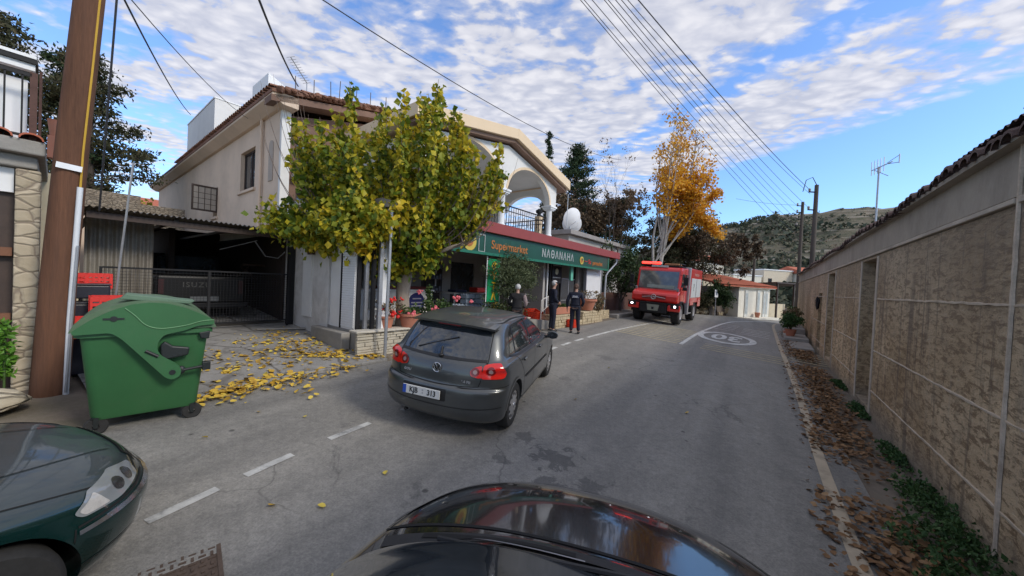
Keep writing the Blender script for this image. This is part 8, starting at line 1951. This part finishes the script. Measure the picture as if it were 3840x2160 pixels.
for k in range(16):      # bare whips on both sides
    sgn = -1 if k < 9 else 1; a = R(rnd.uniform(150, 215) if sgn < 0 else rnd.uniform(-40, 25)); p = Vector((cx + sgn * rnd.uniform(.8, 1.6), cy + rnd.uniform(-.4, .3), rnd.uniform(3.0, 3.6))); d = Vector((math.cos(a), math.sin(a) * .4, .25)).normalized(); S_ = [p]; L = rnd.uniform(1.2, 2.1)
    for i in range(9): d = (d + Vector((-d.x * .06, 0, .16))).normalized(); S_.append(S_[-1] + d * L / 9)
    bare.tube(S_, [.014, .013, .012, .011, .010, .009, .007, .006, .005, .003], 5, False)
    if k % 3 == 0: tuft(pts, tuple(S_[7]), .07, 9, rnd); 
sh_m.merge(bare); sh_m.xf(Mi); th.part('shoots', sh_m, m_twig)
lv = MB(); leaf_cloud(lv, pts, .125, rnd, .95, .6, .4); lv.xf(Mi); th.part('crown', lv, m_mul)

def tree(name, label, x, y, z0, h_, trunk_r, m_t, crown=None, cat='tree', group=None):
    th = Thing(name, label, cat, (x, y, z0), 0, group); return th
# poplar behind the truck
px_, py_ = 10.75, 26.0
th = tree('poplar_tree', 'tall poplar with bright orange-yellow autumn leaves rising behind the fire truck', px_, py_, .5, 14, .2, m_birch); rnd = random.Random(3)
st = MB(); st.tube([(0, 0, 0), (-.15, 0, 2.2), (.05, .05, 4.2), (.2, 0, 5.5)], [.15, .13, .11, .09], 10); st.tube([(-.1, 0, 1.8), (-.55, .1, 3.4), (-.7, 0, 5.4), (-.4, 0, 7.5)], [.12, .10, .08, .06], 8)
stems = []
for k in range(16):
    a = rnd.random() * 6.28; r_ = rnd.uniform(.3, 2.5); top = Vector((.75 + math.cos(a) * r_, math.sin(a) * r_ * .7, rnd.uniform(11.2, 14.8) - .9 * abs(math.cos(a)) * r_)); b_ = Vector((rnd.uniform(-.6, .25), 0, rnd.uniform(3.2, 5.6)))
    P_ = [b_.lerp(top, i / 7) + Vector((math.cos(a) * .5 * math.sin(math.pi * i / 7), math.sin(a) * .3 * math.sin(math.pi * i / 7), 0)) for i in range(8)]; st.tube(P_, [.06 - .007 * i for i in range(8)], 5, False); stems.append(P_)
th.part('trunk', st, m_birch, smooth='auto'); tw = MB(); pts = []
for P_ in stems:
    for _ in range(26):
        i = rnd.randint(2, 6); p = P_[i].lerp(P_[i + 1], rnd.random()); a = rnd.random() * 6.28; e = p + Vector((math.cos(a) * .5, math.sin(a) * .4, .55)) * rnd.uniform(.5, 1.3); tw.tube([p, p.lerp(e, .5), e], [.018, .013, .007], 4, False)
        dens_ = .25 + .75 * smax((e.x + 1.0) / 2.2, 0, 1); dens_ *= 1.1 if e.z < 10.5 else .38
        if rnd.random() < dens_ * 1.25: tuft(pts, tuple(e), .40, 22, rnd, 1.2)
for _ in range(210):
    a = rnd.random() * 6.28; q = math.sqrt(rnd.random()); tuft(pts, (2.2 + 2.0 * q * math.cos(a), q * math.sin(a) * 1.2, 7.2 + 1.8 * q * math.sin(a * 1.7 + 1) + .25 * q), .34, 22, rnd)
th.part('twigs', tw, m_twig); lv = MB(); leaf_cloud(lv, pts, .17, rnd, .9); th.part('crown', lv, m_pop)
# generic bare / half bare tree
def bare_tree(label, x, y, h_, seed, lean=(0, 0), leaves=0, lm=None, r0=.15, spread=.62, depth=5, lsize=.12, m_t=None, up=.22, first=.30, name='bare_tree'):
    th = tree(name, label, x, y, gz(x, y) - .1, h_, r0, m_bark_d); rnd = random.Random(seed); mb = MB(); tips = []
    branch(mb, (0, 0, 0), (lean[0], lean[1], 1), h_ * first, r0, depth, rnd, tips, spread, up, 4, .80, (2, 3), 6, .10)
    th.part('trunk', mb, m_t or m_bark_d); 
    if leaves:
        pts = []; tt = [t for t in tips if t[2] <= 1]
        for _ in range(leaves // 8): tuft(pts, tuple(rnd.choice(tt)[0]), .22, 8, rnd)
        lv = MB(); leaf_cloud(lv, pts, lsize, rnd, .8); th.part('crown', lv, lm or m_brleaf)
    return th
bare_tree('tall bare tree with forked dark branches left of the poplar', 8.0, 25.2, 10.5, 5, (-.06, 0), 500, m_brleaf, .24, .62, 6, first=.25)
bare_tree('bushy leafless tree with pale withered leaves behind the grey house', 7.0, 29, 9.5, 9, (-.1, 0), 8500, m_brleaf, .17, .75, 6, .17, first=.24)
bare_tree('broad brown half-bare tree behind the satellite dishes', 6.0, 27, 8.6, 14, (-.1, 0), 8500, m_brdark, .17, .8, 6, .18, first=.24)
bare_tree('small bare tree right of the poplar against the hill', 17.6, 31, 7.2, 21, (.05, 0), 160, m_brleaf, .10, .7, 5, .1)
bare_tree('thin bare tree beside the dark pine right of the poplar', 15.0, 29.4, 7.0, 23, (0, 0), 1500, m_brleaf, .09, .6, 5, .1)
bare_tree('wispy bare tree above the roof of the long grey building', 27.3, 31, 7.4, 25, (.2, 0), 300, m_brleaf, .12, .8, 5, .1)
bare_tree('brown leafy tree hanging over the whitewashed house', 20.6, 36, 7.4, 31, (0, 0), 6500, m_brdark, .13, .8, 5, .2, first=.3)
bare_tree('thin-trunked brown tree in front of the white hillside house', 17.4, 33, 6.6, 33, (.1, 0), 5500, m_brdark, .11, .75, 5, .18)
bare_tree('thin dark roadside tree with a straight trunk right of the fire truck', 16.2, 30.2, 6.4, 35, (.02, 0), 2600, m_brdark, .11, .65, 5, .15)
# conifers
def conifer(label, x, y, h_, rad, seed, m, n=9000, size=.16, name='pine_tree', z0=None, layers=True, power=.8, base=.12, cat='tree', irregular=.35):
    z0 = gz(x, y) if z0 is None else z0; th = tree(name, label, x, y, z0, h_, .2, m_bark_d); rnd = random.Random(seed)
    mb = MB(); mb.tube([(0, 0, -.2), (0, 0, h_ * .5), (0, 0, h_ * .97)], [rad * .07 + .06, rad * .05 + .04, .02], 8); pts = []; nb = int(h_ * 9)
    for k in range(nb):
        q = base + (1 - base) * (k + rnd.random()) / nb; z_ = h_ * q; a = rnd.random() * 6.28; r_ = rad * (1 - q) ** power * (1 - irregular + irregular * 2 * rnd.random()) + .1; d = Vector((math.cos(a), math.sin(a), rnd.uniform(-.1, .35)))
        e = Vector((0, 0, z_)) + d * r_; mb.tube([(0, 0, z_), tuple(Vector((0, 0, z_)).lerp(e, .5) + Vector((0, 0, .08))), tuple(e)], [.03, .02, .008], 4, False)
        for j in range(int(n / nb / 9) + 1): f = rnd.random() ** .55; tuft(pts, tuple(Vector((0, 0, z_)).lerp(e, f)), .13 * rad + .05, 9, rnd, .6)
    th.part('trunk', mb, m_bark_d); lv = MB(); leaf_cloud(lv, pts, size, rnd, .42); th.part('crown', lv, m); return th
conifer('big dark green pine behind the right end of the balcony roof', 4.9, 29.5, 12.4, 3.0, 3, m_pine, 13000, .22, power=.62, base=.2)
conifer('slim dark cypress just above the balcony roof edge', 2.6, 31.5, 14.2, .62, 4, m_pine, 7000, .16, 'cypress_tree', power=.45, irregular=.1)
conifer('dark spreading pine right of the poplar trunk', 15.4, 31.5, 9.0, 2.7, 5, m_pineb, 9000, .24, power=.45, base=.3, irregular=.6)
conifer('dark ragged pine behind the bare trees', 9.2, 31, 8.8, 3.0, 6, m_pineb, 11000, .25, power=.45, base=.1, irregular=.6)
conifer('dark evergreen behind the poplar trunk over the fire truck', 13.0, 30.2, 7.6, 3.0, 16, m_pineb, 12000, .25, power=.4, base=.05, irregular=.5)
for (lab, x, y, h_, r_, sd_, n) in (('tall dark conifer at the left edge behind the balcony house', -20.3, 13.9, 10.4, 3.0, 7, 11000), ('dark drooping conifer right of the wooden pole', -18.6, 15.6, 9.9, 2.3, 8, 13000), ('dark conifer between the pole and the balcony house', -20.6, 16.2, 10.4, 2.6, 9, 9000)):
    conifer(lab, x, y, h_, r_, sd_, m_pine if sd_ == 9 else m_pineb, n, .18, power=.5, base=.12, z0=1.2, irregular=.5)
conifer('tiny conifer tip poking over the house eave', -15.5, 26.5, 10.9, 1.2, 10, m_pine, 900, .2, z0=1)
def blob_tree(name, label, x, y, z0, r_, h_, seed, m, n, size, cat='tree', trunk_h=None, group=None):
    th = tree(name, label, x, y, z0, h_, .1, m_bark_d, cat=cat, group=group); rnd = random.Random(seed); tb = h_ - r_[2] * 1.1; mb = MB(); tips = []
    branch(mb, (0, 0, -.1), (0, 0, 1), max(.5, tb * .8), .05 + r_[0] * .03, 3, rnd, tips, .7, .2, 3, .75, (3, 4), 6, .1); th.part('trunk', mb, m_bark_d); pts = []; cl_ = []
    for _ in range(int(18 + r_[0] * 8)):
        u = Vector((rnd.gauss(0, 1), rnd.gauss(0, 1), rnd.gauss(0, 1))).normalized() * rnd.random() ** .4; cl_.append((u.x * r_[0], u.y * r_[1], h_ - r_[2] + u.z * r_[2]))
    for _ in range(n // 10): c_ = rnd.choice(cl_); tuft(pts, (c_[0] + rnd.gauss(0, r_[0] * .14), c_[1] + rnd.gauss(0, r_[0] * .14), c_[2] + rnd.gauss(0, r_[2] * .12)), r_[0] * .16, 10, rnd)
    lv = MB(); leaf_cloud(lv, pts, size, rnd, .7); th.part('crown', lv, m); return th
blob_tree('evergreen_bush', 'dark evergreen tree with glossy leaves left of the fire truck', 6.9, 22.6, .5, (1.5, 1.2, 1.5), 4.6, 3, m_ever, 5200, .13)
blob_tree('evergreen_bush', 'rounded dark green bush beside the whitewashed house', 15.5, 26.9, .4, (1.05, .8, .95), 2.6, 5, m_ever, 4800, .12, 'bush')
blob_tree('evergreen_bush', 'low mixed green bush behind the rubble wall', 13.7, 26.6, .45, (1.1, .7, .65), 1.8, 6, m_pineb, 3200, .12, 'bush')
blob_tree('olive_bush', 'brownish bush behind the truck box', 13.0, 30.5, .45, (1.6, 1, 1.2), 3.2, 8, m_pineb, 3200, .14, 'bush')
blob_tree('yellow_bush', 'yellow-green bush growing beyond the carport opening', W(2.3, 16.5).x, W(2.3, 16.5).y, 1.0, (1.1, 1.2, 1.7), 4.2, 7, m_yg, 4200, .15, 'bush')
# little tree in front of the sign
b_ = W(8.95, .0, .9)
th = TS('young_tree', 'small feathery young tree in front of the green fascia sign', 'tree', 8.95, 0, .95); th.off = (0, 0, 0); rnd = random.Random(8); mb = MB(); tips = []
branch(mb, (0, 0, 0), (0, 0, 1), .85, .035, 4, rnd, tips, .75, .18, 4, .72, (2, 3), 6, .12); th.part('trunk', mb, m_bark_d); pts = []
for _ in range(230):
    u = Vector((rnd.gauss(0, 1), rnd.gauss(0, 1), rnd.gauss(0, 1))).normalized() * rnd.random() ** .4; c_ = (u.x * 1.12 + .15, u.y * .55, 1.55 + u.z * .72); tuft(pts, c_, .17, 30, rnd, .6)
for k in range(14): a = rnd.random() * 6.28; e = (1.3 * math.cos(a), .4 * math.sin(a), 1.6 + .8 * math.sin(a * 2)); tuft(pts, e, .10, 12, rnd)
lv = MB(); leaf_cloud(lv, pts, .075, rnd, .4); th.part('crown', lv, leafmat('feathery_leaf', [(0.1, (0.04, 0.055, 0.025)), (0.5, (0.10, 0.13, 0.06)), (1.0, (0.22, 0.24, 0.13))], .6, 2, .15, .5))
